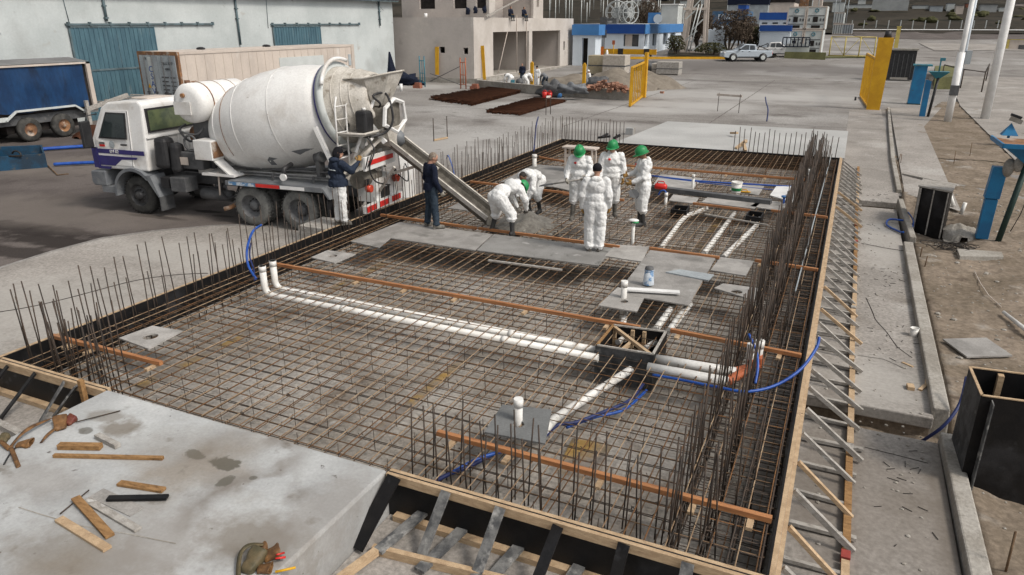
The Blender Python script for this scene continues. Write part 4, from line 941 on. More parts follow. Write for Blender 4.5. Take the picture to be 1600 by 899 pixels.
# water tank
TU,TZ=3.16,3.0
wt=tb('water_tank',MB().lathe([(0,.001),(.0,.3),(.03,.44),(.12,.5),(1.85,.5),(1.94,.44),(1.98,.001)],(TU,1.02,TZ),(0,-1,0),36),K['drum'])
for yy,rr_,mm in ((.62,.014,K['rusty']),(.1,.01,K['cont']),(-.4,.01,K['cont'])): tb('tank_strap',MB().tube([(TU+.512*math.cos(a),yy,TZ+.512*math.sin(a)) for a in [2*PI*k/30 for k in range(30)]],rr_,6,closed=True),mm,wt)
tb('tank_plate',MB().box(TU-.12,TU+.4,1.03,1.06,TZ-.28,TZ+.04),TW,wt)
tb('filler_cap',MB().tube([(TU+.08,1.02,TZ+.2),(TU+.08,1.08,TZ+.2)],.055,12).tube([(TU+.05,.85,TZ+.48),(TU+.05,.85,TZ+.56)],.07,10).tube([(TU+.2,.8,TZ+.47),(TU-.1,.7,TZ+.53)],.02,6),K['rusty'],wt)
for s_ in (1,-1): tb('tank_stand',MB().beam((TU,s_*.6,1.3),(TU,s_*.6,2.55),.5,.1,(0,1,0)),DG,wt)
# drum
ang=math.radians(13.5); ax=V((-math.cos(ang),0,math.sin(ang))); o0=V((3.06,0,2.06))
dp=[(0,.001),(.0,.42),(.08,.6),(.3,.8),(.62,.98),(1.0,1.12),(1.45,1.22),(1.9,1.27),(2.6,1.26),(3.2,1.17),(3.55,1.08),(3.85,.99)]
dr=tb('drum',MB().lathe(dp,o0,ax,48),K['drum'])
for t_,r_ in ((1.45,1.228),(2.6,1.266),(.62,.99)): tb('weld_seam',MB().lathe([(t_-.012,r_-.01),(t_,r_+.005),(t_+.012,r_-.012)],o0,ax,48,False),K['drum'],dr)
tb('rust_seam',MB().tube([o0+ax*1.0+(V((0,1,0))*math.cos(a)+ax.cross(V((0,1,0)))*math.sin(a))*1.125 for a in [math.radians(-20+ -80*k/14) for k in range(15)]],.008,4),K['rusty'],dr)
tb('rust_seam',MB().tube([o0+ax*1.0+(V((0,1,0))*math.cos(a)-ax.cross(V((0,1,0)))*math.sin(a))*1.125 for a in [math.radians(70-100*k/14) for k in range(15)]],.008,4),K['rusty'],dr)
tb('purple_band',MB().lathe([(3.83,.9),(3.83,1.06),(3.86,1.065),(3.88,1.0)],o0,ax,48,False),K['purple'],dr)
tb('roller_ring',MB().lathe([(3.88,.9),(3.88,1.07),(4.03,1.07),(4.03,.9)],o0,ax,48,False),K['reefer'],dr)
tb('rear_cone',MB().lathe([(3.98,.95),(4.1,.93),(4.32,.84),(4.5,.78),(4.7,.72),(4.88,.64),(4.98,.6),(5.0,.54),(4.85,.5)],o0,ax,40,False),K['caked'],dr)
for t_,r_ in ((4.2,.895),(4.42,.81),(4.62,.75)): tb('cone_seam',MB().lathe([(t_-.012,r_),(t_,r_+.012),(t_+.012,r_-.01)],o0,ax,40,False),K['caked'],dr)
# marks on the drum
def drummark(t,a0,pts,m,nm='drum_mark'):
    vs=[]
    for u,v_ in pts:
        tt=t+u; r_=1.0
        for (ta,ra),(tb_,rb_) in zip(dp,dp[1:]):
            if ta<=tt<=tb_: r_=ra+(rb_-ra)*(tt-ta)/max(1e-6,tb_-ta)
        a=a0+v_; vs.append(o0+ax*tt+(V((0,1,0))*math.cos(a)+V((ax.z,0,-ax.x))*math.sin(a))*(r_+.006))
    return tb(nm,MB().add(vs,[list(range(len(vs)))]),m,dr)
up_=math.radians
drummark(2.75,up_(-38),[(0,0),(.35,-.05),(.55,-.14),(.3,-.13),(.12,-.16)],K['grey']); drummark(1.95,up_(-42),[(0,0),(.12,.07),(.3,-.02),(.14,-.03),(.1,-.2),(-.04,-.16)],K['grey'])
# ring frame cover (white collar on top) and rollers
tb('collar_frame',MB().tube([o0+ax*4.12+(V((0,1,0))*math.cos(a)+V((ax.z,0,-ax.x))*math.sin(a))*1.12 for a in [up_(30+80*k/12) for k in range(13)]],.05,6),TW)
for s_ in (1,-1): tb('drum_support',MB().beam((-1.1,s_*.95,1.3),(-.62,s_*1.08,2.6),.14,.08),TW)
tb('drum_roller',MB().tube([(-.25,.62,1.75),(-.45,.62,1.8)],.14,14).tube([(-.25,-.62,1.75),(-.45,-.62,1.8)],.14,14).beam((-.35,.62,1.25),(-.35,.62,1.7),.25,.1),DG)
# rear mudguards with reflectors
for s in (1,-1):
    y0,y1=sorted((s*.55,s*1.3)); yo=s*1.3
    tb('rear_mudguard',MB().hexa([(-.8,y0,1.13),(2.05,y0,1.13),(2.05,y1,1.13),(-.8,y1,1.13)],[(-.75,y0,1.17),(2.0,y0,1.17),(2.0,y1,1.17),(-.75,y1,1.17)]).hexa([(-1.0,y0,.9),(-.95,y0,.9),(-.95,y1,.9),(-1.0,y1,.9)],[(-.82,y0,1.15),(-.75,y0,1.15),(-.75,y1,1.15),(-.82,y1,1.15)]).box(-.8,2.05,yo-.015,yo+.015,1.06,1.17),K['grey'])
    for (a,b,m_) in ((.42,1.12,K['red']),(-.3,.4,K['white']),(1.15,1.95,K['bluewhite'])):
        tb('reflector_strip',MB().box(a,b,yo+(.016 if s>0 else -.022),yo+(.022 if s>0 else -.016),1.07,1.155),m_)
    tb('rear_mud_flap',MB().box(-.93,-.9,y0,y1,.12,.88),BK)
wl=MB()
for k in range(7): r_=.2+.035*k; wl.tube([(-1.0-.012*k,1.1+.02*math.sin(k),0.75) and (-1.02-.02*k+.0,1.0+r_*.6*math.cos(a),.72+r_*.9*math.sin(a)) for a in [2*PI*j/18 for j in range(18)]],.016,5,closed=True)
tb('hose_coil',wl,BK)
lk=tb('side_lamp_arm',MB().tube([(.3,.9,1.62),(.3,1.22,1.55),(.3,1.24,1.38)],.06,8),BK); tb('side_lamp',MB().tube([(.3,1.24,1.36),(.3,1.3,1.36)],.09,14),K['white'],lk)
tb('frame_pipes',MB().tube([(3.3,.62,1.36),(-.9,.66,1.42)],.03,8).tube([(2.0,.75,1.28),(-.9,.8,1.3)],.025,8).tube([(2.0,.5,1.34),(-1,.5,1.5)],.04,8).beam((.9,.9,1.18),(.9,.9,1.35),.05,.04).beam((-.3,.9,1.18),(-.3,.9,1.35),.05,.04),DG)
# rear frame: A-legs, panel, bumper
tb('rear_leg',MB().beam((-1.15,1.05,1.45),(-2.0,.3,2.38),.3,.07,(1,.9,0)).beam((-1.15,-1.05,1.45),(-2.0,-.3,2.38),.3,.07,(1,-.9,0)),K['caked'])
tb('rear_upright',MB().beam((-1.4,.5,1.1),(-1.55,.35,3.1),.1,.1).beam((-1.4,-.5,1.1),(-1.55,-.35,3.1),.1,.1).beam((-1.5,.8,2.0),(-1.85,.4,3.2),.08,.06).beam((-2.1,.4,2.2),(-1.5,.5,3.0),.1,.1),TW)
pn=tb('rear_panel',MB().box(-1.95,-1.88,-.35,1.15,1.62,1.95),TW,bevel=.01); tb('reflector_strip',MB().box(-1.962,-1.952,-.2,1.0,1.74,1.85),K['red'],pn)
tb('rear_box',MB().box(-1.85,-1.35,-.5,.6,.75,1.3),TW); tb('dark_opening',MB().box(-1.865,-1.852,-.1,.35,.8,1.05),BK)
tb('tank_frame',MB().tube([(-1.6,.1,1.35),(-1.6,1.0,1.35)],.2,14),K['caked_dk'])
bu=tb('rear_bumper',MB().box(-1.96,-1.86,-1.2,1.25,.62,.8),TW)
for k in range(4): 
    y0=1.22-k*.62; tb('reflector_strip',MB().box(-1.972,-1.962,y0-.45,y0,.64,.78),K['red'] if k!=3 else K['rusty'],bu)
for y_ in (-.3,1.05): lp=tb('tail_lamp',MB().tube([(-1.9,y_,1.2),(-2.02,y_,1.2)],[.1,.09],12),K['redlamp']); tb('lamp_housing',MB().box(-1.95,-1.88,y_-.06,y_+.06,1.28,1.42),BK,lp)
tb('side_sheet',MB().hexa([(-2.0,-1.28,.5),(-1.96,-1.28,.5),(-1.96,-.62,.6),(-2.0,-.62,.6)],[(-2.0,-1.28,1.85),(-1.96,-1.28,1.85),(-1.96,-.4,1.95),(-2.0,-.4,1.95)]),TW)
# platform, ladder, jug
ld=tb('ladder',MB().tube([(-1.28,1.22,1.45),(-1.28,1.2,3.1),(-1.28,1.12,3.3),(-1.2,1.0,3.3)],.022,8).tube([(-1.32,.82,1.35),(-1.32,.8,3.1),(-1.38,.6,3.28),(-1.7,.3,3.28)],.022,8),TW)
for k in range(6): tb('rung',MB().tube([(-1.28,1.22,1.6+.3*k),(-1.32,.82,1.6+.3*k)],.016,6),TW,ld)
tb('platform',MB().hexa([(-1.2,1.15,2.42),(-1.9,1.05,2.42),(-1.95,.1,2.42),(-1.3,.1,2.42)],[(-1.2,1.15,2.46),(-1.9,1.05,2.46),(-1.95,.1,2.46),(-1.3,.1,2.46)]).tube([(-1.25,1.17,2.48),(-1.92,1.06,2.48),(-2.1,.2,2.52)],.03,6),K['caked'])
jg=tb('water_jug',MB().box(-1.85,-1.55,.42,.82,2.46,2.98),K['black'],bevel=.06); tb('cap',MB().tube([(-1.7,.62,2.97),(-1.7,.62,3.04)],.05,10),TW,jg)
tb('hose_loop',MB().tube(smooth([(-1.8,.3,2.9),(-2.0,.35,3.1),(-1.9,.5,3.3),(-2.05,.2,3.35),(-2.25,.3,3.1),(-2.3,.35,2.7),(-2.15,.5,2.45),(-1.9,.8,2.38)],5),.028,8),BK)
tb('hydraulic_ram',MB().tube([(-1.25,.75,2.4),(-1.3,.55,3.05)],.045,8),BK)
for k,(u,y,z,r_) in enumerate(((-1.35,.5,2.0,.16),(-1.6,-.2,2.05,.2),(-1.2,.9,1.5,.12),(-1.7,.2,1.5,.14))):
    tb('cement_crust',MB().ball((u,y,z),(r_,r_*.8,r_*.5),10,6),K['caked'])
tb('cross_frame',MB().beam((-1.3,.95,1.35),(-1.75,-.6,2.3),.07,.07).beam((-1.3,-.95,1.35),(-1.75,.6,2.3),.07,.07).beam((-1.45,.6,2.0),(-1.45,-.6,2.0),.09,.09),K['caked'])
tb('control_cable',MB().tube(smooth([(-1.9,.9,2.4),(-2.1,.95,2.1),(-2.0,1.05,1.7),(-2.05,.9,1.35),(-2.1,.3,1.15)],5),.018,6).tube(smooth([(-2.02,-.3,1.3),(-2.2,-.45,1.1),(-2.15,-.6,1.35),(-2.02,-.7,1.5)],5),.018,6),BK)
tb('control_levers',MB().tube([(-1.95,1.15,1.7),(-2.1,1.25,2.0)],.015,6).tube([(-1.95,1.05,1.7),(-2.12,1.12,2.02)],.015,6),BK)
# hopper: open funnel
rim=[(-1.15,.55),(-1.2,-.5),(-1.85,-.62),(-2.3,-.35),(-2.25,.3),(-1.75,.62)]; bot=[(-1.5,.28),(-1.5,-.22),(-1.75,-.3),(-1.95,-.22),(-1.95,.2),(-1.75,.3)]
zr=[3.66,3.68,3.74,3.84,3.82,3.7]
def funnel(rim,zr,bot,zb,th):
    n=len(rim); vs=[(x,y,z) for (x,y),z in zip(rim,zr)]+[(x,y,zb) for x,y in bot]
    cx_=sum(x for x,y in rim)/n; cy_=sum(y for x,y in rim)/n
    inn=lambda x,y,k:(cx_+(x-cx_)*k,cy_+(y-cy_)*k)
    vs+=[(*inn(x,y,.94),z) for (x,y),z in zip(rim,zr)]+[(*(inn(x,y,.93)),zb) for x,y in bot]
    fs=[]
    for i in range(n): j=(i+1)%n; fs+=[(i,j,n+j,n+i),(2*n+i,3*n+i,3*n+j,2*n+j),(i,2*n+i,2*n+j,j),(n+i,n+j,3*n+j,3*n+i)]
    return MB().add(vs,fs)
tb('hopper',funnel(rim,zr,bot,3.05,.02),K['caked'])
tb('hopper_rim',MB().tube([(x,y,z) for (x,y),z in zip(rim,zr)],.025,6,closed=True),K['caked'])
tb('back_throat',MB().box(-1.62,-1.5,-.45,.45,2.3,3.3),K['caked_dk'])
# collector frame with dark opening below the hopper
cf=tb('collector_frame',MB().tube([(-2.2,.58,2.65),(-2.2,.5,3.02),(-2.2,.05,3.2),(-2.2,-.4,3.08),(-2.2,-.5,2.65),(-2.15,-.1,2.4)],.055,6,closed=True,sm=False),TW)
tb('collector_box',MB().hexa([(-1.6,-.4,2.4),(-2.12,-.4,2.4),(-2.12,.4,2.4),(-1.6,.45,2.4)],[(-1.6,-.4,3.0),(-2.12,-.36,3.1),(-2.12,.4,3.02),(-1.6,.45,3.0)]),K['caked_dk'],cf)
tb('collector_chute',MB().hexa([(-1.8,-.3,2.1),(-2.12,-.3,2.05),(-2.12,.15,2.05),(-1.8,.15,2.1)],[(-1.65,-.5,2.55),(-2.2,-.5,2.55),(-2.2,.48,2.5),(-1.65,.48,2.5)]),K['caked'],cf)
tb('sleeve',MB().tube([(-2.0,-.2,2.35),(-2.15,-.35,2.1)],[.2,.17],14),K['grey'],cf)
# chute
p0=V((-1.95,-.12,2.33)); 
wT=T.matrix_world if False else Matrix.Translation(T.location)@Matrix.Rotation(math.radians(185.24),4,'Z')
p1=wT.inverted()@at(772,338,.18)
d=(p1-p0).normalized(); r_=d.cross(V((0,0,1))).normalized(); u_=r_.cross(d)
def trough(p0,p1,w,dep,m,name,th=.02):
    vs=[];N_=8
    for p in (p0,p1):
        for rr in (1,1-th/w*2):
            for k in range(N_+1): a=PI*k/N_; vs.append(p+r_*math.cos(a)*w/2*rr-u_*(math.sin(a)*dep*rr)+u_*(.0))
    n=N_+1; fs=[]
    for k in range(N_): fs+=[(k,k+1,2*n+k+1,2*n+k),(n+k,3*n+k,3*n+k+1,n+k+1)]
    fs+=[(0,2*n,3*n,n),(n-1,2*n-1,4*n-1,3*n-1)]
    for e in (0,2*n): fs+=[(e+k,e+n+k,e+n+k+1,e+k+1) for k in range(N_)]
    return tb(name,MB().add(vs,fs),m)
ch=trough(p0,p1,.52,.28,K['caked_dk'],'chute')
for s in (1,-1): tb('chute_lip',MB().beam(p0+r_*s*.27,p1+r_*s*.27,.05,.1,u_),K['caked'],ch)
q=p0.lerp(p1,.42); tb('chute_joint',MB().beam(q+r_*.3-u_*.06,q-r_*.3-u_*.06,.1,.05,u_),K['caked'],ch)
tb('chute_stay',MB().beam(V((-1.95,.0,1.35)),p0.lerp(p1,.3)-u_*.25,.07,.07).beam((-1.9,.5,1.0),(-2.5,.75,1.7),.05,.05),K['caked'])
# ================= PEOPLE =================
fold=bpy.data.textures.new('folds','CLOUDS'); fold.noise_scale=.16; fold.noise_depth=3; fold.noise_type='HARD_NOISE'
fold2=bpy.data.textures.new('fine_folds','CLOUDS'); fold2.noise_scale=.05; fold2.noise_depth=1
def remesh(o,v,disp=0,sm=2,tex=None):
    r=o.modifiers.new('remesh','REMESH'); r.mode='VOXEL'; r.voxel_size=v; r.use_smooth_shade=True
    if sm: s=o.modifiers.new('smooth','SMOOTH'); s.iterations=sm; s.factor=.5
    if disp: d=o.modifiers.new('folds','DISPLACE'); d.texture=tex or fold; d.strength=disp*.95; d.mid_level=.45; d.texture_coords='LOCAL'
    return o
STAND=dict(pelvis=(0,0,.95),waist=(0,0,1.08),chest=(0,0,1.30),neck=(0,0,1.47),head=(0,.03,1.62),
 shL=(-.185,0,1.41),elL=(-.25,-.03,1.14),wrL=(-.25,.06,.9),shR=(.185,0,1.41),elR=(.25,-.03,1.14),wrR=(.25,.06,.9),
 hipL=(-.09,0,.92),knL=(-.11,.02,.5),anL=(-.12,-.01,.09),hipR=(.09,0,.92),knR=(.11,.02,.5),anR=(.12,-.01,.09),toeL=(-.14,.15,.04),toeR=(.14,.15,.04),handL=None,handR=None,look=(0,1,-.15))
def hand(mb,wr,d,palm_n,k=1.,curl=.6,thumb=1):
    d=V(d).normalized(); n_=V(palm_n); n_=(n_-d*n_.dot(d)).normalized(); s=d.cross(n_)*thumb
    M=Matrix((s,d,n_)).transposed()
    mb.ball(wr+d*.045*k,(.042*k,.052*k,.02*k),10,8,M); mb.capsule(wr-d*.05*k,wr+d*.02*k,.034*k,.03*k,10)
    for i,(off,l) in enumerate(((-.03,.062),(-.01,.072),(.01,.068),(.03,.052))):
        a=wr+d*.085*k+s*off*k; b=a+(d*math.cos(curl*.6)+n_*math.sin(curl*.6))*l*.5*k; c=b+(d*math.cos(curl*1.7)+n_*math.sin(curl*1.7))*l*.55*k
        mb.capsule(a,b,.0105*k,.0098*k,8); mb.capsule(b,c,.0098*k,.0085*k,8)
    a=wr+d*.02*k-s*.035*k; b=a+(d*.6-s*.6+n_*.4).normalized()*.045*k; c=b+(d*.75-s*.1+n_*.6).normalized()*.035*k
    mb.capsule(a,b,.014*k,.012*k,8); mb.capsule(b,c,.012*k,.0095*k,8)
def person(label,loc,rz,pose,kind='suit',hat=None,skin='skin',boots='boot',gloves='glove',group=None,h=1.76,vox=.013,boot_top=.36,mark=True,suitm=None,hood=True,trousers_in=False):
    J=dict(STAND); J.update(pose); s=h/1.76
    for k_,v_ in J.items():
        if v_ is not None: J[k_]=V(v_)*(s if k_!='look' else 1)
    t=empty('person',loc,rz,label,'person',group)
    lk=J['look'].normalized(); hd=J['head']; nk=J['neck']; up=(hd-nk).normalized(); up=(up-lk*up.dot(lk)).normalized(); rt=lk.cross(up)
    HM=Matrix((rt,lk,up)).transposed(); hp=lambda x,y,z: hd+(rt*x+lk*y+up*z)*s
    # one continuous body
    b=MB()
    b.ball(hd+up*.02*s,(.078*s,.097*s,.105*s),16,12,HM); b.ball(hp(0,.03,-.055),(.056*s,.06*s,.06*s),12,10,HM)
    b.capsule(nk-(hd-nk)*.3,hp(0,-.015,-.05),.058*s,.052*s,12)
    b.ball(hp(0,.097,-.012),(.014*s,.018*s,.022*s),8,6,HM); b.ball(hp(0,.088,.03),(.045*s,.012*s,.01*s),8,6,HM); b.ball(hp(0,.086,-.055),(.026*s,.012*s,.007*s),8,6,HM)
    for sx in (1,-1): b.ball(hp(sx*.08,-.005,-.0),(.012*s,.022*s,.032*s),8,6,HM)
    b.capsule(J['chest'],J['waist'],.09*s,.085*s); b.capsule(J['waist'],J['pelvis'],.085*s,.09*s); b.capsule(J['chest'],nk,.075*s,.055*s)
    for S_ in 'LR':
        b.capsule(J['chest']+(J['sh'+S_]-J['chest'])*.4,J['sh'+S_],.06*s,.04*s); b.capsule(J['sh'+S_],J['el'+S_],.04*s,.034*s); b.capsule(J['el'+S_],J['wr'+S_],.034*s,.027*s)
        b.capsule(J['hip'+S_],J['kn'+S_],.07*s,.045*s); b.capsule(J['kn'+S_],J['an'+S_],.045*s,.036*s); b.capsule(J['an'+S_]-V((0,0,.03*s)),J['toe'+S_],.036*s,.03*s)
        d=(J['wr'+S_]-J['el'+S_]).normalized(); b.capsule(J['wr'+S_],J['wr'+S_]+d*.08*s,.026*s,.022*s)
    remesh(b.build('body',K[skin],t,local=True),.011 if vox<.03 else .02,0,1)
    if vox<.03:
        e=MB(); 
        for sx in (1,-1): e.ball(hp(sx*.032,.094,.012),(.013*s,.006*s,.007*s),8,6,HM)
        e.build('eyes',K['hair'],t,local=True)
    # clothes
    def cloth(name,m,arms=True,legs=True,torso=True,fat=1.,hem=None,disp=.03,cuff=.04):
        c=MB()
        ch,wa,pe=J['chest'],J['waist'],J['pelvis']; side_=(J['shR']-J['shL']).normalized(); sp_=(nk-pe).normalized(); fw_=side_.cross(sp_).normalized()*-1
        M_=Matrix((side_,fw_,sp_)).transposed()
        if torso:
            c.ball(ch+sp_*.02,(.185*s*fat,.135*s*fat,.19*s),16,12,M_); c.ball(wa,(.17*s*fat,.135*s*fat,.17*s),16,12,M_); c.ball(pe+sp_*.02,(.175*s*fat,.14*s*fat,.15*s),16,12,M_)
            c.capsule(ch+sp_*.08,nk-(nk-ch)*.12,.13*s,.066*s,12)
            c.capsule(J['shL'],J['shR'],.078*s,.078*s,12)
            if hem: c.tube([pe+sp_*.1,pe-sp_*hem*s],[.17*s*fat,.185*s*fat],18)
        for S_ in 'LR':
            sg=-1 if S_=='L' else 1
            if arms:
                e_=J['wr'+S_]; d=(e_-J['el'+S_]).normalized()
                c.capsule(J['sh'+S_],J['el'+S_],.083*s*fat,.07*s*fat); c.capsule(J['el'+S_],e_-d*.0,.07*s*fat,.05*s); c.ball(J['el'+S_],.074*s*fat,10,8)
            if legs:
                a_=J['an'+S_]; kn=J['kn'+S_]; hp_=J['hip'+S_]
                c.capsule(pe.lerp(hp_,.9),kn,.125*s*fat,.098*s*fat,14)
                f_=1-max(0,(boot_top-.1)/.42) if not trousers_in else .45
                low=kn.lerp(a_,max(.12,min(1,f_))); c.capsule(kn,low,.098*s*fat,.086*s*fat,14); c.ball(low,(.098*s*fat,.1*s*fat,.045*s),12,8)
        return remesh(c.build(name,m,t,local=True),vox,disp if vox<.03 else 0,2)
    if kind=='suit':
        m=suitm or K['suit']; c=cloth('coverall',m,fat=1.24,disp=.045)
        if hood:
            side_=(J['shR']-J['shL']).normalized(); sp_=(nk-J['chest']).normalized(); bk=sp_.cross(side_)*-1; bk=bk if bk.dot(lk)<0 else -bk
            remesh(MB().ball(nk+bk*.07*s-sp_*.01,(.12*s,.07*s,.075*s),12,8,Matrix((side_,bk,sp_)).transposed()).build('hood',m,t,local=True),vox,.02 if vox<.03 else 0)
        if mark and vox<.03:
            side_=(J['shR']-J['shL']).normalized(); fw_=V((-side_.y,side_.x,0)); p=J['chest']+V((0,0,.06*s))+side_*.07*s+fw_*.175*s
            MB().ball(p,(.035,.018,.028),10,6).build('chest_badge',K['red'],t,local=True)
    elif kind=='navy':
        cloth('jumper',K['navy'],legs=False,hem=.06,disp=.025,fat=1.02); cloth('trousers',K['jeans'],arms=False,torso=False,disp=.03,fat=.95)
    elif kind=='jacket':
        cloth('jacket',K['jacket'],legs=False,hem=.05,disp=.04,fat=1.25); cloth('trousers',K['suit'],arms=False,torso=False,disp=.04,fat=1.1)
        remesh(MB().ball(nk+V((0,-.05,.02))*s,(.14*s,.12*s,.07*s)).build('collar',K['jacket'],t,local=True),vox,.02)
        MB().tube([J['chest']+V((-.17,-.12,-.02)),J['chest']+V((.02,-.19,-.02)),J['chest']+V((.18,-.12,-.02))],.012,4).build('reflective_strip',K['cont_door'],t,local=True)
    elif kind=='plain':
        cloth('jacket',suitm or K['jacket'],legs=False,hem=.05,disp=0,fat=1.1); cloth('trousers',K['jeans'],arms=False,torso=False,disp=0)
    bt=MB()
    for S_ in 'LR':
        a_=J['an'+S_]; kn=J['kn'+S_]; to=J['toe'+S_]
        if boot_top>.15: bt.capsule(a_.lerp(kn,min(1,(boot_top-.05)/.45)),a_,.062*s,.05*s,12)
        bt.capsule(a_-V((0,0,.035*s)),to,.052*s,.042*s,12); bt.ball(a_+(to-a_)*-.2-V((0,0,.03*s)),(.05*s,.06*s,.05*s))
        fd=(to-a_); fd.z=0; fd.normalize(); bt.beam(a_-fd*.09*s+V((0,0,-a_.z+.012+J['an'+S_].z-.09*s)),to+fd*.04*s+V((0,0,-.03*s)),.085*s,.02*s)
    remesh(bt.build('boots',K[boots],t,local=True),.012 if vox<.03 else .02,0,1)
    for S_ in 'LR':
        H_=J['hand'+S_]; d=(J['wr'+S_]-J['el'+S_]).normalized() if H_ is None else H_.normalized()
        n_=V((1 if S_=='L' else -1,.4,0)); g_=MB(); hand(g_,J['wr'+S_],d,n_,1.15*s,.9,1 if S_=='L' else -1)
        g_.build('glove' if gloves else 'hand',K[gloves or skin],t,local=True)
    # headgear
    if hat=='helmet':
        hm=MB(); vs=[];fs=[]; n=24; R_=[(.0,.158),(.045,.153),(.085,.135),(.112,.1),(.124,.055),(.126,.0)]
        for r,z in R_:
            for k in range(n): a=2*PI*k/n; vs.append(hp(r*math.cos(a)*.92,r*math.sin(a)*1.12,z-.0))
        for i in range(len(R_)-1):
            for k in range(n): l=(k+1)%n; fs.append((i*n+k,i*n+l,(i+1)*n+l,(i+1)*n+k))
        hm.add(vs,fs,True)
        for a0 in (0,): # brim and peak
            v2=[];f2=[]
            for r0,z in ((.122,.004),(.150,-.004),(.150,-.012),(.118,-.006)):
                for k in range(n):
                    a=2*PI*k/n; e=1+(.28*max(0,math.sin(a))**3 if r0>.13 else 0); v2.append(hp(r0*math.cos(a)*.92,r0*math.sin(a)*1.1*e,z))
            for i in range(4):
                for k in range(n): l=(k+1)%n; f2.append((i*n+k,i*n+l,((i+1)%4)*n+l,((i+1)%4)*n+k))
            hm.add(v2,f2,True)
        hm.tube([hp(0,-.125*math.cos(a)*1.05,.005+.158*math.sin(a)) for a in [PI*(k+1)/12 for k in range(11)]],.012*s,6)
        o=hm.build('helmet',K['helmet'],t,local=True)
        if mark and vox<.03: MB().tube([hp(.118*math.cos(a),.137*math.sin(a),.022) for a in [2*PI*k/24 for k in range(24)]],.006,5,closed=True).build('goggle_strap',K['black'],o)if False else None
    elif hat in('beanie','hood_dark'):
        MB().ball(hp(0,-.008,.045),(.094*s,.11*s,.1*s),16,10,HM).build('beanie' ,K['beanie'],t,local=True)
        if hat=='hood_dark': MB().ball(hp(0,-.035,-.02),(.1*s,.1*s,.13*s),14,10,HM).build('hood',K['beanie'],t,local=True)
    elif hat in('hair','hair_gr'):
        MB().ball(hp(0,-.022,.035),(.086*s,.098*s,.1*s),16,10,HM).ball(hp(0,-.045,-.02),(.074*s,.06*s,.07*s),12,8,HM).build('hair',K['hair' if hat=='hair' else 'hair_gr'],t,local=True)
    elif hat=='cap_white': MB().ball(hp(0,0,.05),(.09*s,.11*s,.08*s),14,8,HM).build('hood',K['suit'],t,local=True)
    return t
def face(dx,dy): return math.atan2(-dx,dy)       # rotation so local +y looks along (dx,dy)
def P_(px,py,z=-.06): p=at(px,py,z); return (p.x,p.y,z)
# facing directions in world: toward camera from p is (-p.x,-p.y)
# man seen from the back: looks away
person('person in a white coverall and black beanie seen from the back',P_(928,391,.01),face(-.25,1),dict(wrL=(-.27,.02,.88),elL=(-.27,-.04,1.14),wrR=(.27,.05,.9),look=(.12,1,-.25),anL=(-.1,-.01,.09),anR=(.1,-.01,.09)),'suit','beanie',boots='shoe',boot_top=.12,mark=False,h=1.78)
# navy jumper man: seen from behind left, looking right-down
person('person in a navy jumper and dark jeans with greying hair standing on the grey board',P_(676,355,.01),face(.55,.85),dict(head=(.02,.07,1.6),look=(.35,.8,-.5),elL=(-.25,-.02,1.13),wrL=(-.24,.06,.9),elR=(.24,.0,1.12),wrR=(.26,.12,.88),anL=(-.17,-.05,.09),knL=(-.14,0,.5),toeL=(-.2,.1,.04),anR=(.17,.02,.09),toeR=(.22,.17,.04)),'navy','hair_gr',boots='shoe',boot_top=.12,gloves='glove_gr',h=1.72)
# dark jacket man at the truck ladder
person('person in a padded dark blue jacket and dark hood gripping the truck ladder',P_(534,351,0.0),face(.5,.9),dict(elR=(.26,.22,1.25),shR=(.2,.04,1.4),wrR=(.2,.44,1.42),handR=(0,.3,1),elL=(-.26,-.03,1.16),wrL=(-.24,.14,.96),look=(.5,.85,-.1),head=(0,.06,1.62),anL=(-.1,-.03,.09),anR=(.1,.04,.09)),'jacket','hood_dark',boots='shoe',boot_top=.14,h=1.78)
tag(MB().box(-11.2,-10.36,12.6,13.5,G,-.02).build('timber_step',K['wood_grey']),'low timber step between the truck and the left formwork under the jacketed man','step')
# helmet man with the shovel, left
rzA=face(.15,-1)
pa=person('person in white with a green helmet, leftmost of the standing group, holding a shovel',P_(903,343,-.06),rzA,dict(head=(0,.08,1.6),look=(-.1,1,-.55),elR=(.27,.08,1.12),wrR=(.24,.28,1.0),elL=(-.27,.06,1.14),wrL=(-.2,.26,1.06),anL=(-.15,.0,.09),anR=(.13,.05,.09),knL=(-.13,.03,.5)),'suit','helmet','skin_dk',boots='boot_mud',boot_top=.5,gloves='glove_gr',h=1.8)
# helmet man behind
person('person in white with a green helmet, half hidden in the middle of the group',P_(952,338,-.06),face(.35,-.9),dict(look=(.5,.8,-.15),elL=(-.26,0,1.14),wrL=(-.26,.1,.92),elR=(.27,.04,1.13),wrR=(.26,.16,.92)),'suit','helmet','skin',boots='boot_mud',boot_top=.4,gloves='glove',h=1.84)
# helmet man on the right, facing left
pc=person('person in white with a green helmet and black boots, rightmost of the group',P_(1001,352,-.06),face(-.85,-.5),dict(look=(0,1,-.35),head=(0,.08,1.61),elR=(.22,.1,1.14),wrR=(.12,.33,1.12),elL=(-.24,.08,1.12),wrL=(-.2,.3,1.02)),'suit','helmet','skin_dk',boots='boot',boot_top=.38,gloves='glove',h=1.84)
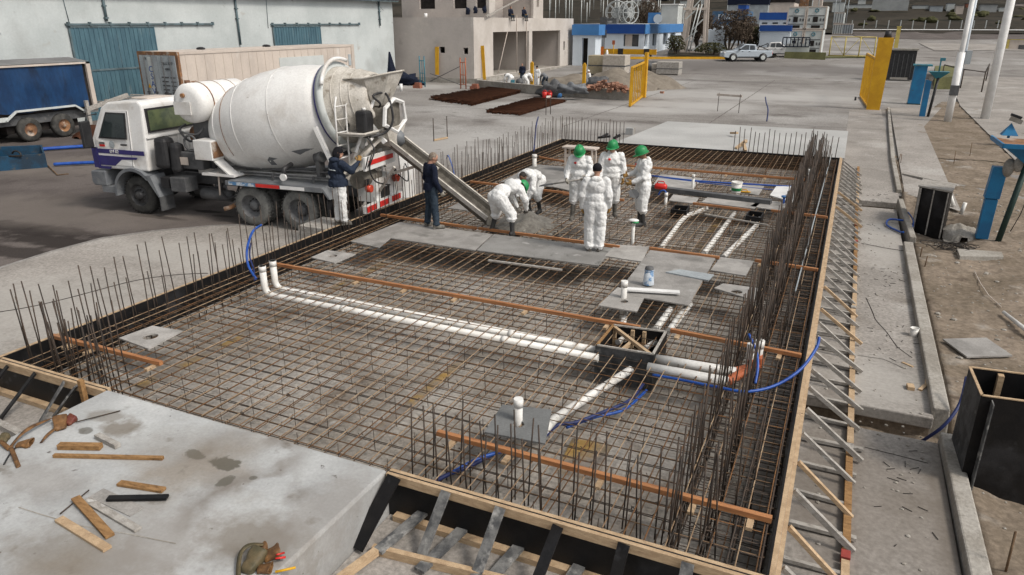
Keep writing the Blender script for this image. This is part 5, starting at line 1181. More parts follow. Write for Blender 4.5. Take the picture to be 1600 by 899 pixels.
# bending workers
BEND=dict(pelvis=(0,-.18,.86),waist=(0,-.05,.96),chest=(0,.22,1.02),neck=(0,.40,1.04),head=(0,.52,.98),look=(0,.45,-1),shL=(-.18,.3,1.0),shR=(.18,.3,1.0),elL=(-.24,.42,.72),wrL=(-.16,.5,.5),elR=(.24,.42,.74),wrR=(.14,.52,.5),hipL=(-.11,-.18,.84),hipR=(.11,-.18,.84),knL=(-.22,-.02,.48),anL=(-.26,-.12,.09),knR=(.2,.06,.48),anR=(.28,.02,.09),toeL=(-.28,.04,.04),toeR=(.3,.18,.04))
pb=person('person in white with a green helmet bent over beside the chute',P_(787,366,-.06),face(.45,.9),BEND,'suit','helmet','skin_dk',boots='boot',boot_top=.42,mark=False,gloves='boot_mud',h=1.8)
B2=dict(BEND); B2.update(look=(0,.8,-.9),head=(0,.5,1.02),knL=(-.13,.02,.5),anL=(-.15,-.08,.09),knR=(.13,.04,.5),anR=(.15,-.04,.09),toeL=(-.17,.08,.04),toeR=(.17,.12,.04))
person('bareheaded person in white bent over the fresh concrete',P_(833,333,-.06),face(-.15,-1),B2,'suit','hair','skin_dk',boots='boot',boot_top=.42,mark=False,gloves='boot_mud',h=1.7)
# shovels
def shovel(a,b,label,blade_n=(0,0,1),hand_d=True):
    a,b=V(a),V(b); t=empty('shovel',a[:],0,label,'shovel'); d=(b-a).normalized(); n_=V(blade_n); n_=(n_-d*n_.dot(d)).normalized(); s=d.cross(n_)
    MB().tube([a,b],.017,8).build('handle',K['wood_grey'],t)
    vs=[];w_=[(0,.03),(.05,.1),(.22,.115),(.3,.07),(.33,.0)]
    for u,ww in w_:
        for k in (-1,0,1): vs.append(b+d*u+s*k*ww-n_*(.02 if k==0 else 0))
    n0=len(vs); vs+=[v+n_*.006 for v in vs]; fs=[]
    for i in range(len(w_)-1):
        for k in range(2): q=i*3+k; fs+=[(q,q+1,q+4,q+3),(n0+q,n0+q+3,n0+q+4,n0+q+1)]
    MB().add(vs,fs).build('blade',K['dkgrey'],t)
    MB().tube([a+s*.06,a-s*.06],.016,6).build('grip',K['black'],t)
Ma=Matrix.Translation(pa.location)@Matrix.Rotation(rzA,4,'Z')
hR,hL=Ma@V((.26,.36,.99)),Ma@V((-.2,.34,1.07)); d=(hR-hL).normalized(); shovel(hL-d*.12,hR+d*.3+V((0,0,-.03)),'shovel with a dark blade held by the left worker with the green helmet')
Mc=Matrix.Translation(pc.location)@Matrix.Rotation(face(-.85,-.5),4,'Z')
h1,h2=Mc@V((.11,.42,1.12)),Mc@V((-.2,.38,1.0)); d=(h2-h1).normalized(); shovel(h1-d*.1,h2+d*.15+V((0,0,-.02)),'shovel with a broad dark blade held by the right worker with the green helmet',(0.2,-.6,.6))
# background people (small)
def far_person(px,py,rz,label,kind='suit',pose={},**k):
    p=at(px,py,G) if 'z' not in k else at(px,py,k.pop('z')); return person(label,p[:],rz,pose,kind,vox=.035,mark=False,boot_top=.3,h=1.68,**k)
BN=BEND
far_person(797,138,1.2,'far person in white stooping at the doorway of the unfinished building',pose=BN,hat='beanie')
far_person(822,137,-.6,'far person in white beside the teal barrow, near the building corner',pose=BN,hat='cap_white')
far_person(839,137,2.9,'far person in white standing in front of the open room',hat='beanie')
far_person(851,137,.8,'far person in grey clothes bending at the right edge of the open room','plain',pose=BN,hat='beanie',suitm=K['grey'])
far_person(816,131,3.3,'far person in dark blue standing inside the open room','plain',hat='hair',suitm=K['navy'])
far_person(919,146,2.2,'far person in a white coverall standing by the sand heap behind the low wall',hat='cap_white')
SIT=dict(pelvis=(0,0,.12),waist=(0,0,.25),chest=(0,.05,.48),neck=(0,.06,.64),head=(0,.1,.78),shL=(-.18,.05,.58),shR=(.18,.05,.58),elL=(-.24,.12,.34),elR=(.24,.12,.34),wrL=(-.12,.3,.2),wrR=(.12,.3,.2),hipL=(-.1,0,.1),hipR=(.1,0,.1),knL=(-.13,.38,.08),knR=(.13,.38,.08),anL=(-.13,.4,-.32),anR=(.13,.4,-.32),toeL=(-.13,.52,-.37),toeR=(.13,.52,-.37))
for i,(x_,lab) in enumerate(((797,'left of two dark figures sitting on the edge of the unfinished roof'),(818,'right of two dark figures sitting on the edge of the unfinished roof'))):
    p=onX(x_,22,-29.4); person(lab.replace('dark figures','persons in dark clothes'),(p.x,p.y,4.86),face(.9,-.4),SIT,'plain','hair',vox=.035,mark=False,h=1.7,suitm=K['navy'])
# ================= THINGS ON THE RIGHT =================
# black panel box on the pavement side
def obox(name,label,cat,P,z0,z1,m,th=.025,open_top=True,parts=True):
    """open box of panels; P: four xy corners counter-clockwise"""
    P=[V((p[0],p[1],0)) for p in P]; c=sum(P,V())/4; t=empty(name,(c.x,c.y,z0),0,label,cat)
    for i,(p,q) in enumerate(zip(P,P[1:]+P[:1])):
        i1,i2=p+(c-p).normalized()*th*1.4,q+(c-q).normalized()*th*1.4; a=.002 if i%2 else 0
        f=lambda v,z:(v.x,v.y,z)
        MB().hexa([f(p,z0),f(q,z0),f(i2,z0),f(i1,z0)],[f(p,z1),f(q,z1),f(i2,z1),f(i1,z1)]).build('side_panel',m if not isinstance(m,list) else m[i],t)
    return t,P,c
pA=[at(1421,362,G),at(1462,372,G)]
t,P,c=obox('panel_box','black plywood shaft form with a pale lid standing between kerb and dirt','form box',[(1.93,20.95),(2.58,20.5),(2.75,21.4),(2.1,21.9)],G-.4,.42,PL)
MB().slab([(1.9,20.92),(2.62,20.45),(2.79,21.45),(2.07,21.95)],.43,.47).build('lid',K['wood_grey'],t)
MB().beam((1.96,20.89,G-.2),(1.96,20.89,.41),.07,.05,(1,0,0)).beam((2.25,20.7,G-.2),(2.25,20.7,.41),.015,.03,(1,0,0)).beam((2.55,20.49,G-.2),(2.55,20.49,.41),.035,.03,(1,0,0)).build('batten',K['wood_grey'],t)
tag(MB().beam(at(1412,272,G+.1),at(1497,290,G+.15),.14,.05).build('loose_plank',K['wood_grey']),'grey plank leaning across the kerb behind the black panel box','plank')
# big black box at the right edge
z1=.55
Pb=[at(1514,574,z1),at(1533,619,z1),at(1690,640,z1),at(1640,590,z1)]
t,P,c=obox('plywood_box','large open black plywood box standing in the dirt at the right edge','form box',[(p.x,p.y) for p in (Pb[0],Pb[1],Pb[2],Pb[3])],G-.4,z1,[K['ply_mid'],PL,PL,PL])  # left face greyer: weathering plus the light on it, both put into the colour
for p,q in zip(P,P[1:]+P[:1]):
    MB().beam(p.lerp(c,.02)+V((0,0,z1+.008)),q.lerp(c,.02)+V((0,0,z1+.008)),.03,.012).build('edge_strip',W,t)
p=P[0].lerp(P[3],.38).lerp(c,.12); MB().beam(p+V((0,0,G)),p+V((0,0,z1-.02)),.12,.06,(1,0,0)).build('cleat',W,t)
p=P[1].lerp(P[2],.12); MB().beam(p+V((0,-.02,G-.3)),p+V((0,-.02,z1-.03)),.22,.012,(1,0,0)).build('stained_strip',K['ply_worn'],t)
tag(MB().slab([at(1473,530,G+.08),at(1541,528,G+.08),at(1582,556,G+.08),at(1511,558,G+.08)],G+.06,G+.085).build('board',K['board']),'pale square board lying flat on the dirt','board')
tag(MB().tube([at(1568,488,G+.1),at(1640,545,G+.1)],[.03,.05],10).build('white_tube',K['pvc']),'white plastic tube lying on the dirt at the right edge','tube')
tag(MB().tube([at(1522,423,G+.06),at(1532,443,G+.06),at(1545,462,G+.06),at(1565,480,G+.06)],.008,5).build('cable',K['cont']),'thin pale cable lying across the dirt','cable')
tag(MB().beam((1.72,6.3,G+.2),(1.98,5.75,G+.24),.14,.03).build('short_plank',K['wood_grey']),'short weathered plank lying on top of the nearest kerb','plank')
def chunk(px,py,z,lx,ly,lz,rz,m,name,label,cat,rx=0):
    p=at(px,py,z); M_=Matrix.Rotation(rz,3,'Z')@Matrix.Rotation(rx,3,'X'); vs=[p+M_@V((x,y,zz)) for x in (-lx/2,lx/2) for y in (-ly/2,ly/2) for zz in (0,lz)]
    return tag(MB().add(vs,[(0,1,3,2),(4,6,7,5),(0,4,5,1),(2,3,7,6),(0,2,6,4),(1,5,7,3)]).build(name,m),label,cat)
chunk(1422,608,G,.09,.13,.06,.1,W,'wood_block','pale wood block lying on the pavement near the blue hose','wood block')
chunk(1441,608,G,.05,.2,.03,-.4,W,'wood_offcut','split wood offcut beside the kerb above the trench','offcut')
chunk(1447,600,G,.04,.2,.03,-.1,W,'wood_offcut','narrow upright looking offcut leaning at the kerb foot','offcut')
chunk(1418,571,G,.04,.18,.02,.9,W,'wood_offcut','small splintered offcut lying mid pavement','offcut')
t=empty('plastic_tub',at(1427,525,G)[:],0,'small white plastic tub standing on the pavement','tub'); MB().lathe([(0,.06),(.14,.065),(.14,.058),(.02,.05),(.02,.001)],(0,0,0),(0,0,1),16,False).build('body',K['pvc'],t,local=True); MB().tube([(.066*math.cos(a),.066*math.sin(a),.14) for a in [2*PI*k/16 for k in range(16)]],.006,5,closed=True).build('rim',K['pvc'],t,local=True)
# pegs and wire
for (x,y,h,lab) in ((1437,405,.28,'left of two rusty pegs by the wire tangle'),(1444,421,.3,'right of two rusty pegs by the wire tangle'),(1570,899,.5,'rusty peg standing in the dirt at the bottom right'),(1402,262,.5,'thin rusty bar standing by the far kerb'),(1407,258,.4,'shorter rusty bar standing by the far kerb'),(1490,258,.5,'rusty bar standing in the far dirt on the left'),(1515,245,.55,'rusty bar standing in the far dirt on the right')):
    p=at(x,y,G); tag(MB().tube([p,p+V((R.uniform(-.03,.03),0,h))],.012,6).build('steel_peg',K['rust']),lab,'peg')
wm=MB()
p0_=at(1485,388,G+.06)
for k in range(16):
    a0=R.random()*6; rr=R.uniform(.18,.45); cx_,cy_=p0_.x+R.uniform(-.2,.2),p0_.y+R.uniform(-.2,.2)
    wm.tube([(cx_+rr*1.3*math.cos(a0+j*.5),cy_+rr*.7*math.sin(a0+j*.5),G+.06+.1*R.random()) for j in range(10)],.007,4)
tag(wm.build('wire_tangle',K['wire']),'tangle of thin black wire lying in the dirt beside the black panel box','wire')
tag(MB().tube(smooth([at(1345,380,G+.03),at(1370,385,G+.02),at(1385,388,G+.02),at(1412,392,G+.02)]),.006,4).build('wire',K['wire']),'thin black wire lying across the pavement crack','wire')
tag(MB().tube(smooth([at(-20,500,-.0)+V((0,0,.1)),at(45,480,.1),at(110,465,.12),at(205,440,.14),at(270,430,.12),at(325,427,0)]),.007,5).build('tie_wire',K['wire']),'thin wire strung between the upright bars at the left','wire')
# concrete lumps by the stand
mound(at(1503,362,G),.42,.6,.16,K['kerb'],'concrete_lump','pale broken concrete lump at the foot of the blue stand','concrete lump',7,z=G)
for (x,y,dx,lab) in ((1490,322,-.15,'left of two white pipe stubs by the blue stand'),(1501,335,.05,'right of two white pipe stubs by the blue stand')):
    p=at(x,y,G+.1); tag(MB().tube([p,p+V((dx,.0,.32))],.05,12).build('pipe_stub',pvc),lab,'pipe stub')
tag(MB().slab([at(1495,390,G+.1),at(1565,395,G+.1),at(1568,403,G+.1),at(1500,402,G+.1)],G-.1,G+.12).build('concrete_strip',K['kerb']),'low concrete strip footing at the base of the blue stand','footing')
# blue inverted-pyramid stand (weigh post)
def stand(base,label,h0,cap,tiltx=0,post_r=.1):
    t=empty('blue_stand',base,0,label,'equipment stand')
    return t
b0=at(1533,372,G); t=stand(b0[:],'nearer blue hopper-shaped stand on a dark post and blue box column',0,0)
MB().hexa([(-.13,-.12,0),(.13,-.12,0),(.13,.12,0),(-.13,.12,0)],[(-.11,-.1,.98),(.15,-.1,.98),(.15,.12,.98),(-.11,.12,.98)]).build('lower_column',K['blue'],t,local=True,bevel=.01)
MB().hexa([(-.14,-.13,1.0),(.17,-.13,1.0),(.17,.14,1.0),(-.14,.14,1.0)],[(-.10,-.1,1.75),(.2,-.1,1.75),(.2,.14,1.75),(-.10,.14,1.75)]).build('upper_column',K['blue'],t,local=True,bevel=.01)
MB().tube([(.30,-.28,-.05),(.52,-.2,1.9)],.065,12).build('dark_post',K['tealdk'],t,local=True)
MB().add([(-.05,-.75,2.3),(.95,-.75,2.3),(1.0,.55,2.3),(-.1,.55,2.3),(.5,-.4,1.86),(.55,-.4,1.86),(.55,0,1.86),(.5,0,1.86)],[(0,1,5,4),(1,2,6,5),(2,3,7,6),(3,0,4,7),(4,5,6,7)]).build('inverted_pyramid',K['blue'],t,local=True)
MB().slab([(-.1,-.8),(1.0,-.8),(1.05,.6),(-.15,.6)],2.3,2.34).build('tray_top',K['rusty'],t,local=True)
MB().beam((-.12,-.8,2.34),(-.17,.6,2.34),.04,.1).beam((-.12,-.8,2.34),(1.0,-.8,2.34),.04,.1).build('tray_edge',K['blue'],t,local=True)
MB().ball((.2,-.1,1.75),(.12,.12,.22)).ball((.38,-.15,1.85),(.12,.1,.18)).build('rag_bundle',K['kerb'],t,local=True)
MB().tube([(.62,-.2,1.8),(.7,-.2,1.2),(.62,-.25,.7),(.5,-.3,.3)],.01,4).build('cable',K['wire'],t,local=True)
t2=stand((at(1572,230,G).x,at(1572,230,G).y,G),'camera head on a blue post above the tray at the right edge',0,0)
MB().tube([(0,0,0),(0,0,.9)],.05,10).add([(-.3,-.25,.5),(.3,-.25,.5),(.3,.25,.5),(-.3,.25,.5),(0,0,1.0)],[(0,1,4),(1,2,4),(2,3,4),(3,0,4)]).build('post',K['blue'],t2,local=True)
MB().beam((-.1,0,1.2),(.35,-.1,1.05),.2,.18).build('lamp_head',K['kerb'],t2,local=True)
MB().beam((-.1,0,1.35),(.3,-.1,1.22),.12,.1).build('lamp_head_dark',K['black'],t2,local=True)
# far blue columns
def column(px,py,w_,d_,h,m,label,extra=0,cap=True):
    b=at(px,py,G); t=empty('blue_column',b[:],0,label,'column'); k=.02
    MB().hexa([(-w_,-d_,0),(w_,-d_,0),(w_,d_,0),(-w_,d_,0)],[(-w_+extra,-d_,h),(w_+extra,-d_,h),(w_+extra,d_,h),(-w_+extra,d_,h)]).build('shaft',m,t,local=True,bevel=.01)
    if cap: MB().box(-w_-.1+extra,w_+.25+extra,-d_-.08,d_+.08,h,h+.1).build('cap',K['teal'],t,local=True,bevel=.01)
    MB().box(-w_-.02,w_+.02,-d_-.02,d_+.02,0,.06).build('foot',K['tealdk'],t,local=True)
    return t
column(1427,163,.36,.3,2.35,K['blue'],'wide blue column behind the yellow gate pillar',.05)
t=column(1440,184,.14,.16,2.0,K['blue'],'narrow blue column with a weathered hood in front of the wide one',.0,False)
MB().tube([(.28,-.1,0),(.42,-.1,2.2)],.07,8).build('dark_post',K['black'],t,local=True)
MB().add([(-.1,-.4,2.45),(.9,-.4,2.45),(.9,.4,2.45),(-.1,.4,2.45),(.35,-.1,2.05),(.45,-.1,2.05),(.45,.1,2.05),(.35,.1,2.05)],[(0,1,5,4),(1,2,6,5),(2,3,7,6),(3,0,4,7),(0,3,2,1)]).build('hood',K['teal'],t,local=True)
MB().ball((.1,-.1,2.1),(.12,.1,.2)).build('rag',K['kerb'],t,local=True); MB().tube([(.4,0,2.45),(.4,0,3.1)],.04,6).box(.35,.6,-.08,.08,3.0,3.15).build('lamp',K['teal'],t,local=True)
# white poles
def pole(b,top_,r,label,m=None):
    t=empty('white_pole',b[:],0,label,'pole'); d=V((0,0,1)); h=top_
    MB().tube([(0,0,0),(0,0,h)],[r,r*.85],16).build('mast',m or K['white'],t,local=True); MB().box(-.2,.2,-.2,.2,0,.02).build('base_plate',K['kerb'],t,local=True); return t
t=pole(at(1538,188,G),9,.22,'thick white pole at the upper right, widest of the three')
t=pole(at(1480,192,G),9,.13,'white pole with a dark clamp, nearest the yellow gate'); MB().tube([(0,0,0),(0,0,3.5)],.18,14).build('sleeve',K['white'],t,local=True); MB().box(-.2,.2,-.25,-.1,1.4,1.9).build('clamp',K['dkgrey'],t,local=True)
t=pole(at(1495,140,G),10,.16,'slimmer pale blue-white pole between the other two',K['bwall']); MB().box(.1,.5,-.3,.0,1.9,2.9).build('junction_box',K['cont_door'],t,local=True)
# yellow sliding gate parts
def gate_panel(a,b,h,label,npal=9,post=None,w_=.04,cat='gate',m=None,solid=False,grp=None):
    a,b=V(a),V(b); m=m or K['yellow']; c=(a+b)/2; t=empty('yellow_gate',c[:],0,label,cat,grp); u=V((0,0,1))
    MB().beam(a+u*.1,b+u*.1,w_*1.6,w_*1.6).build('bottom_rail',m,t); MB().beam(a+u*h,b+u*h,w_*1.6,w_*1.6).build('top_rail',m,t)
    for k in range(npal+1):
        p=a.lerp(b,k/npal); MB().beam(p+u*.1,p+u*h,w_ if 0<k<npal else w_*2,w_,b-a).build('bar',m,t)
    return t
a,b=at(984,168,G),at(1003,153,G); t=gate_panel(a,b,2.35,'open yellow bar gate leaf standing left of centre beyond the pit',7,w_=.07)
MB().beam(b+V((.1,.2,0)),b+V((.1,.2,3.0)),.35,.2,(1,0,0)).build('post',K['yellow'],t)
a,b=at(1372,172,G),at(1348,153,G)
t=gate_panel(at(1356,170,G),at(1344,152,G),2.9,'folded yellow bar gate with a broad solid post at the right',9,w_=.07)
p=at(1362,172,G); MB().hexa([p+V((-.3,-.05,0)),p+V((.42,-.05,0)),p+V((.42,.35,0)),p+V((-.3,.35,0))],[p+V((-.28,-.05,4.1)),p+V((.55,-.05,4.1)),p+V((.55,.35,4.1)),p+V((-.28,.35,4.1))]).build('post',K['yellow'],t)
MB().tube([p+V((.2,.2,4.1)),p+V((.2,.2,4.45))],[.22,.16],10).build('beacon',K['black'],t); MB().tube([at(1336,157,G)+V((-.05,0,.1)),at(1336,157,G)+V((.08,0,.1))],.14,12).build('wheel',K['black'],t)
# black cabinet
a=at(1380,126,G); t=empty('black_cabinet',a[:],0,'black slatted cabinet standing behind the yellow gate post','cabinet')
MB().box(0,2.3,0,1.2,.1,2.6).build('body',BK,t,local=True)
for k in range(6): MB().box(.2+.36*k,.25+.36*k,-.03,0,.3,2.3).build('slat',K['dkgrey'],t,local=True)
MB().box(-.1,2.4,-.1,1.3,2.6,2.75).build('top_frame',K['kerb'],t,local=True); MB().box(.5,1.9,-.05,0,.12,.3).build('vent',K['kerb'],t,local=True)
# dark railing and trestle pieces at upper right
def railing(L,h,label,m,r=.05,name='barrier'):
    P=[V(p) for p in L]; t=empty(name,P[0][:],0,label,'barrier')
    MB().tube([p+V((0,0,h)) for p in P],r,6).build('top_rail',m,t)
    for p in P: MB().tube([p,p+V((0,0,h))],r,6).build('post',m,t)
    return t
railing([at(1470,130,G),at(1500,140,G),at(1533,146,G),at(1540,128,G)],1.5,'dark striped pipe barrier around the poles',K['rust_dk'])
railing([at(1440,95,G),at(1500,97,G)],1.0,'thin pale pipe rail on the far road behind the poles',K['cont'],.04)
tag(MB().box(*[c for c in ()],) if False else MB().slab([at(1458,140,G),at(1492,140,G),at(1492,118,G),at(1458,118,G)],G,G+.9).build('olive_block',K['olive']),'olive green block behind the poles','block')
tag(MB().slab([at(1580,188,G),at(1620,190,G),at(1620,120,G),at(1585,120,G)],G,G+.01).build('pale_patch',K['pad']),kind='structure')
# sawhorse frames on the yard
def frame(pa_,pb_,h,label,m):
    a,b=at(*pa_,G),at(*pb_,G); t=empty('bar_frame',((a+b)/2)[:],0,label,'marker frame')
    for p in (a,b): MB().tube([p,p+V((0,0,h))],.02,6).build('stake',K['rust_dk'],t)
    return t,a,b
t,a,b=frame((678,221),(699,217),1.0,'two thin stakes with a timber sill on the yard beyond the chute',None); MB().beam(a+V((0,0,.05)),b+V((0,0,.05)),.07,.07).build('sill',W,t)
t,a,b=frame((1121,174),(1154,177),1.05,'profile frame of two thin stakes and a pale cross board beyond the slab',None); MB().beam(a+V((-.1,0,.95)),b+V((.1,0,.95)),.05,.12).build('cross_board',K['cont'],t)
t,a,b=frame((853,180),(860,179),1.1,'narrow pair of thin stakes with a small board in front of the rusty sheets',None); MB().beam(a+V((0,0,1)),b+V((0,0,1)),.04,.1).build('cross_board',K['cont'],t)
t=empty('timber_prop',at(1160,232,0)[:],0,'pile of timber props inside the far right bars','timber')
for q in (((1150,232),(1185,205),.1,.5),((1165,236),(1158,212),.05,.5),((1142,208),(1166,208),.4,.4),((1158,228),(1176,212),.2,.6)): MB().beam(at(*q[0],q[2]*.3),at(*q[0],0)+ (at(*q[1],q[3])-at(*q[0],0))*.45,.1,.08).build('prop',W,t)
t=empty('tool_heap',at(945,218,0)[:],0,'small heap of dark tools at the edge of the pale slab','tools'); MB().beam((-.3,0,.05),(.2,.1,.12),.12,.08).beam((-.1,-.1,.1),(.05,.2,.2),.1,.06).build('clamp',BK,t,local=True); MB().beam((.35,0,.05),(.6,.12,.2),.1,.1).beam((.45,.1,.15),(.5,-.1,.25),.05,.05).build('drill',BK,t,local=True)

# ================= TIMBER OFFCUTS AND BELTS ON THE CAST SLAB =================
WS=K['wood_scrap']
def piece(a,b,w_,h_,lab,z=0,m=None,z2=None):
    p,q=at(*a,z+h_/2+.002),at(*b,(z if z2 is None else z2)+h_/2+.002); o=MB().beam(p,q,w_,h_).build('timber_offcut',m or WS,bevel=.003); tag(o,lab,'timber offcut')
piece((92,697),(158,698),.075,.06,'thick short timber block beside the leather pouch')
piece((152,681),(184,697),.07,.055,'short pale-faced block with a split end',m=K['wood_grey'])
piece((84,712),(255,716),.045,.035,'long slim timber batten on the slab')
piece((186,755),(256,766),.075,.03,'upper orange offcut of the scattered pile')
piece((168,779),(262,777),.07,.028,'black-faced offcut in the scattered pile',m=PL,z=.012)
piece((135,781),(216,828),.075,.028,'middle grey-brown offcut of the pile with a dark edge',m=K['wood_grey'])
piece((118,778),(172,838),.08,.03,'orange offcut lying across the others in the pile',z=.026,z2=.002)
piece((92,811),(168,858),.08,.03,'lowest long offcut nearest the camera',m=K['wood'])
piece((150,770),(215,800),.16,.006,'thin grey board scrap lying under the black-faced offcut',m=K['board'])
tag(MB().tube([at(94,803,.02),at(139,766,.02)],.007,6).build('steel_rod',K['rust_dk']),'short dark rod across the offcut pile','rod')
tag(MB().tube([at(118,660,.03),at(188,642,.01)],.007,6).build('steel_rod',K['rust_dk']),'longer thin dark rod reaching out from the leather pouch','rod')
# leather tool belts
def lump(c,r,seed,amp=.5,fr=14,n=(18,12),flat=.0):
    mb=MB().ball((0,0,0),1,n[0],n[1]); c=V(c)
    for i,v in enumerate(mb.v):
        k=1+amp*(noise.noise(v*1.7+V((seed,0,0))))+.15*noise.noise(v*4+V((0,seed,0))); w_=V((v.x*r[0]*k,v.y*r[1]*k,max(-.0,v.z*r[2]*k+r[2]*.75))); mb.v[i]=c+w_
    return mb
def pouch(c,rz,w,l,h,seed,m,par,name='pouch'):
    """soft open bag lying down: a folded sheet with a mouth, crumpled by noise"""
    mb=MB(); n,k=12,18; vs=[]; fs=[]; c=V(c); M_=Matrix.Rotation(rz,3,'Z')
    for lay in (1,.86):
        for i in range(n+1):
            t=i/n; 
            for j in range(k):
                a=2*PI*j/k; q=V((math.copysign(abs(math.cos(a))**.55,math.cos(a))*w/2*(.75+.35*t)*lay,(t-.5)*l,(math.copysign(abs(math.sin(a))**.7,math.sin(a))*.5*lay+.5)*h*(.45+.65*t)))
                if i==0: q.x*=.55; q.z*=.6
                q+=V((noise.noise(q*14+V((seed,0,0))),noise.noise(q*14+V((0,seed,0))),noise.noise(q*16+V((0,0,seed)))))*.018; q.z=max(.002,q.z); vs.append(c+M_@q)
    N_=(n+1)*k
    for L_ in (0,1):
        for i in range(n):
            for j in range(k): b=L_*N_+i*k; fs.append((b+j,b+(j+1)%k,b+k+(j+1)%k,b+k+j))
    for j in range(k): fs+=[(n*k+j,n*k+(j+1)%k,N_+n*k+(j+1)%k,N_+n*k+j)]
    fs.append(list(range(k)))
    return mb.add(vs,fs,True).build(name,m,par)
def strap(pts,w_,th,m,par,name='strap'):
    P=smooth([V(p) for p in pts],6); mb=MB(); vs=[]; fs=[]
    for i,p in enumerate(P):
        d=(P[min(i+1,len(P)-1)]-P[max(i-1,0)]).normalized(); r=d.cross(V((0,0,1))).normalized(); r=(r+V((0,0,.35*math.sin(i*.4)))).normalized(); u=r.cross(d)
        for a,b in ((-1,-1),(1,-1),(1,1),(-1,1)): vs.append(p+r*w_/2*a+u*th/2*b)
    for i in range(len(P)-1): fs+=[(4*i+k,4*i+(k+1)%4,4*i+4+(k+1)%4,4*i+4+k) for k in range(4)]
    fs+=[(0,1,2,3),(4*len(P)-1,4*len(P)-2,4*len(P)-3,4*len(P)-4)]
    return mb.add(vs,fs,True).build(name,m,par)
LE,LO=K['leather'],K['leather_ol']
t=empty('leather_pouch',at(92,672,0)[:],0,'crumpled brown leather pouch with a strap end on the slab','tool pouch')
pouch(at(95,668,0),.9,.15,.2,.1,3,LE,t); pouch(at(110,662,.0),.3,.1,.12,.09,8,mat('oxblood_leather',(.11,.02,.015),(.16,.06,.03),9,.6,.3,30),t,'red_lining')
strap([at(86,670,.04),at(74,680,.035),at(64,692,.012)],.035,.006,LE,t,'flap')
t=empty('tool_belt',at(30,700,0)[:],0,'brown leather tool belt with curled strap at the left edge','tool belt')
strap([at(-6,678,.03),at(4,692,.04),at(15,702,.02)],.05,.008,LE,t); strap([at(14,702,.02),at(30,682,.06),at(50,667,.075),at(80,654,.03)],.045,.007,LE,t)
pouch(at(38,697,0),-.9,.12,.16,.06,5,LE,t); strap([at(17,700,.04),at(22,712,.03),at(29,730,.008)],.045,.012,LE,t,'holster'); strap([at(24,700,.03),at(14,712,.02),at(6,726,.008)],.014,.01,K['black'],t,'tool_loop')
pouch(at(6,690,0),.5,.1,.12,.07,9,LO,t)
t=empty('tool_pouch',at(408,880,0)[:],0,'olive and tan leather pouch with red and yellow tools at the slab edge','tool pouch')
pouch(at(396,886,0),.15,.15,.2,.13,12,LO,t); pouch(at(424,872,0),-.7,.13,.14,.1,15,LE,t); pouch(at(414,893,0),-1.2,.11,.12,.07,17,LE,t); pouch(at(408,862,.02),-.4,.08,.1,.07,21,LE,t)
MB().tube([at(430,894,.03),at(462,887,.03)],.011,8).build('yellow_handle',K['yellow'],t)
MB().tube([at(430,873,.07),at(446,871,.05)],[.008,.011],8).build('red_handle',K['red'],t); MB().tube([at(432,867,.08),at(444,864,.05)],[.007,.01],8).build('red_handle',K['red'],t)
strap([at(372,903,.03),at(375,868,.07),at(388,853,.1),at(412,851,.09)],.04,.007,LO,t)
# small rubble on floors
rb_=MB()
for i in range(1500):
    if i<160: x,y,z=R.uniform(XL+.3,-.2),R.uniform(YN+.2,18),G+.02
    elif i<1300: x,y=R.uniform(1.95,7),R.uniform(4,26); z=dirtz(x,y)
    else: x,y,z=R.uniform(.1,1.5),R.uniform(5,20),G+.01
    s_=R.uniform(.008,.03) if i<160 or i>=1300 else R.uniform(.008,.03)*R.choice((1,1,1,2)); rb_.ball((x,y,z),(s_,s_*R.uniform(.6,1.3),s_*.6),5,3)
rb_.s=[False]*len(rb_.s); tag(rb_.build('rubble',K['kerb']),'scattered grit and small stones on the ground','rubble',kind='stuff')
sp_=MB()
for i in range(60):
    x,y=R.gauss(1.25,.2),R.choice((12.5,15.8,20,24,8))+R.gauss(0,.5)
    x=min(1.55,x); a=R.random()*3; l=R.uniform(.04,.14); c=V((x,y,G+.014)); d=V((math.cos(a),math.sin(a),0))*l/2; sp_.beam(c-d,c+d,.006,.006)
tag(sp_.build('wire_scraps',K['wire']),'short dark wire scraps scattered on the pavement','wire scraps',kind='stuff')
# ================= WAREHOUSE AND LEFT BACKGROUND =================
def wallh(mb,f,u0,u1,z0,z1,th,holes=()):
    """wall in the u-z plane with rectangular holes; f(u,z,w)->world"""
    us=sorted({u0,u1,*[h[0] for h in holes],*[h[1] for h in holes]}); zs=sorted({z0,z1,*[h[2] for h in holes],*[h[3] for h in holes]})
    for a,b in zip(us,us[1:]):
        for c,d in zip(zs,zs[1:]):
            m,n=(a+b)/2,(c+d)/2
            if any(h[0]<m<h[1] and h[2]<n<h[3] for h in holes): continue
            mb.add([f(u,z,w) for u in (a,b) for z in (c,d) for w in (0,th)],[(0,1,3,2),(4,6,7,5),(0,4,5,1),(2,3,7,6),(0,2,6,4),(1,5,7,3)])
    return mb
WX=-36.7
t=empty('warehouse',(WX-10,30,G),0,'long pale painted warehouse with tall blue sliding doors along the yard','warehouse')
MB().box(WX-25,WX,-6,55.7,G-.2,6.1).build('wall',K['wall_white'],t)
MB().box(WX-25.2,WX+.55,-6.2,56.0,6.1,6.25).build('roof',K['dkgrey'],t); MB().box(WX+.35,WX+.5,-6.1,55.95,5.98,6.1).build('gutter',K['pipe_gr'],t)
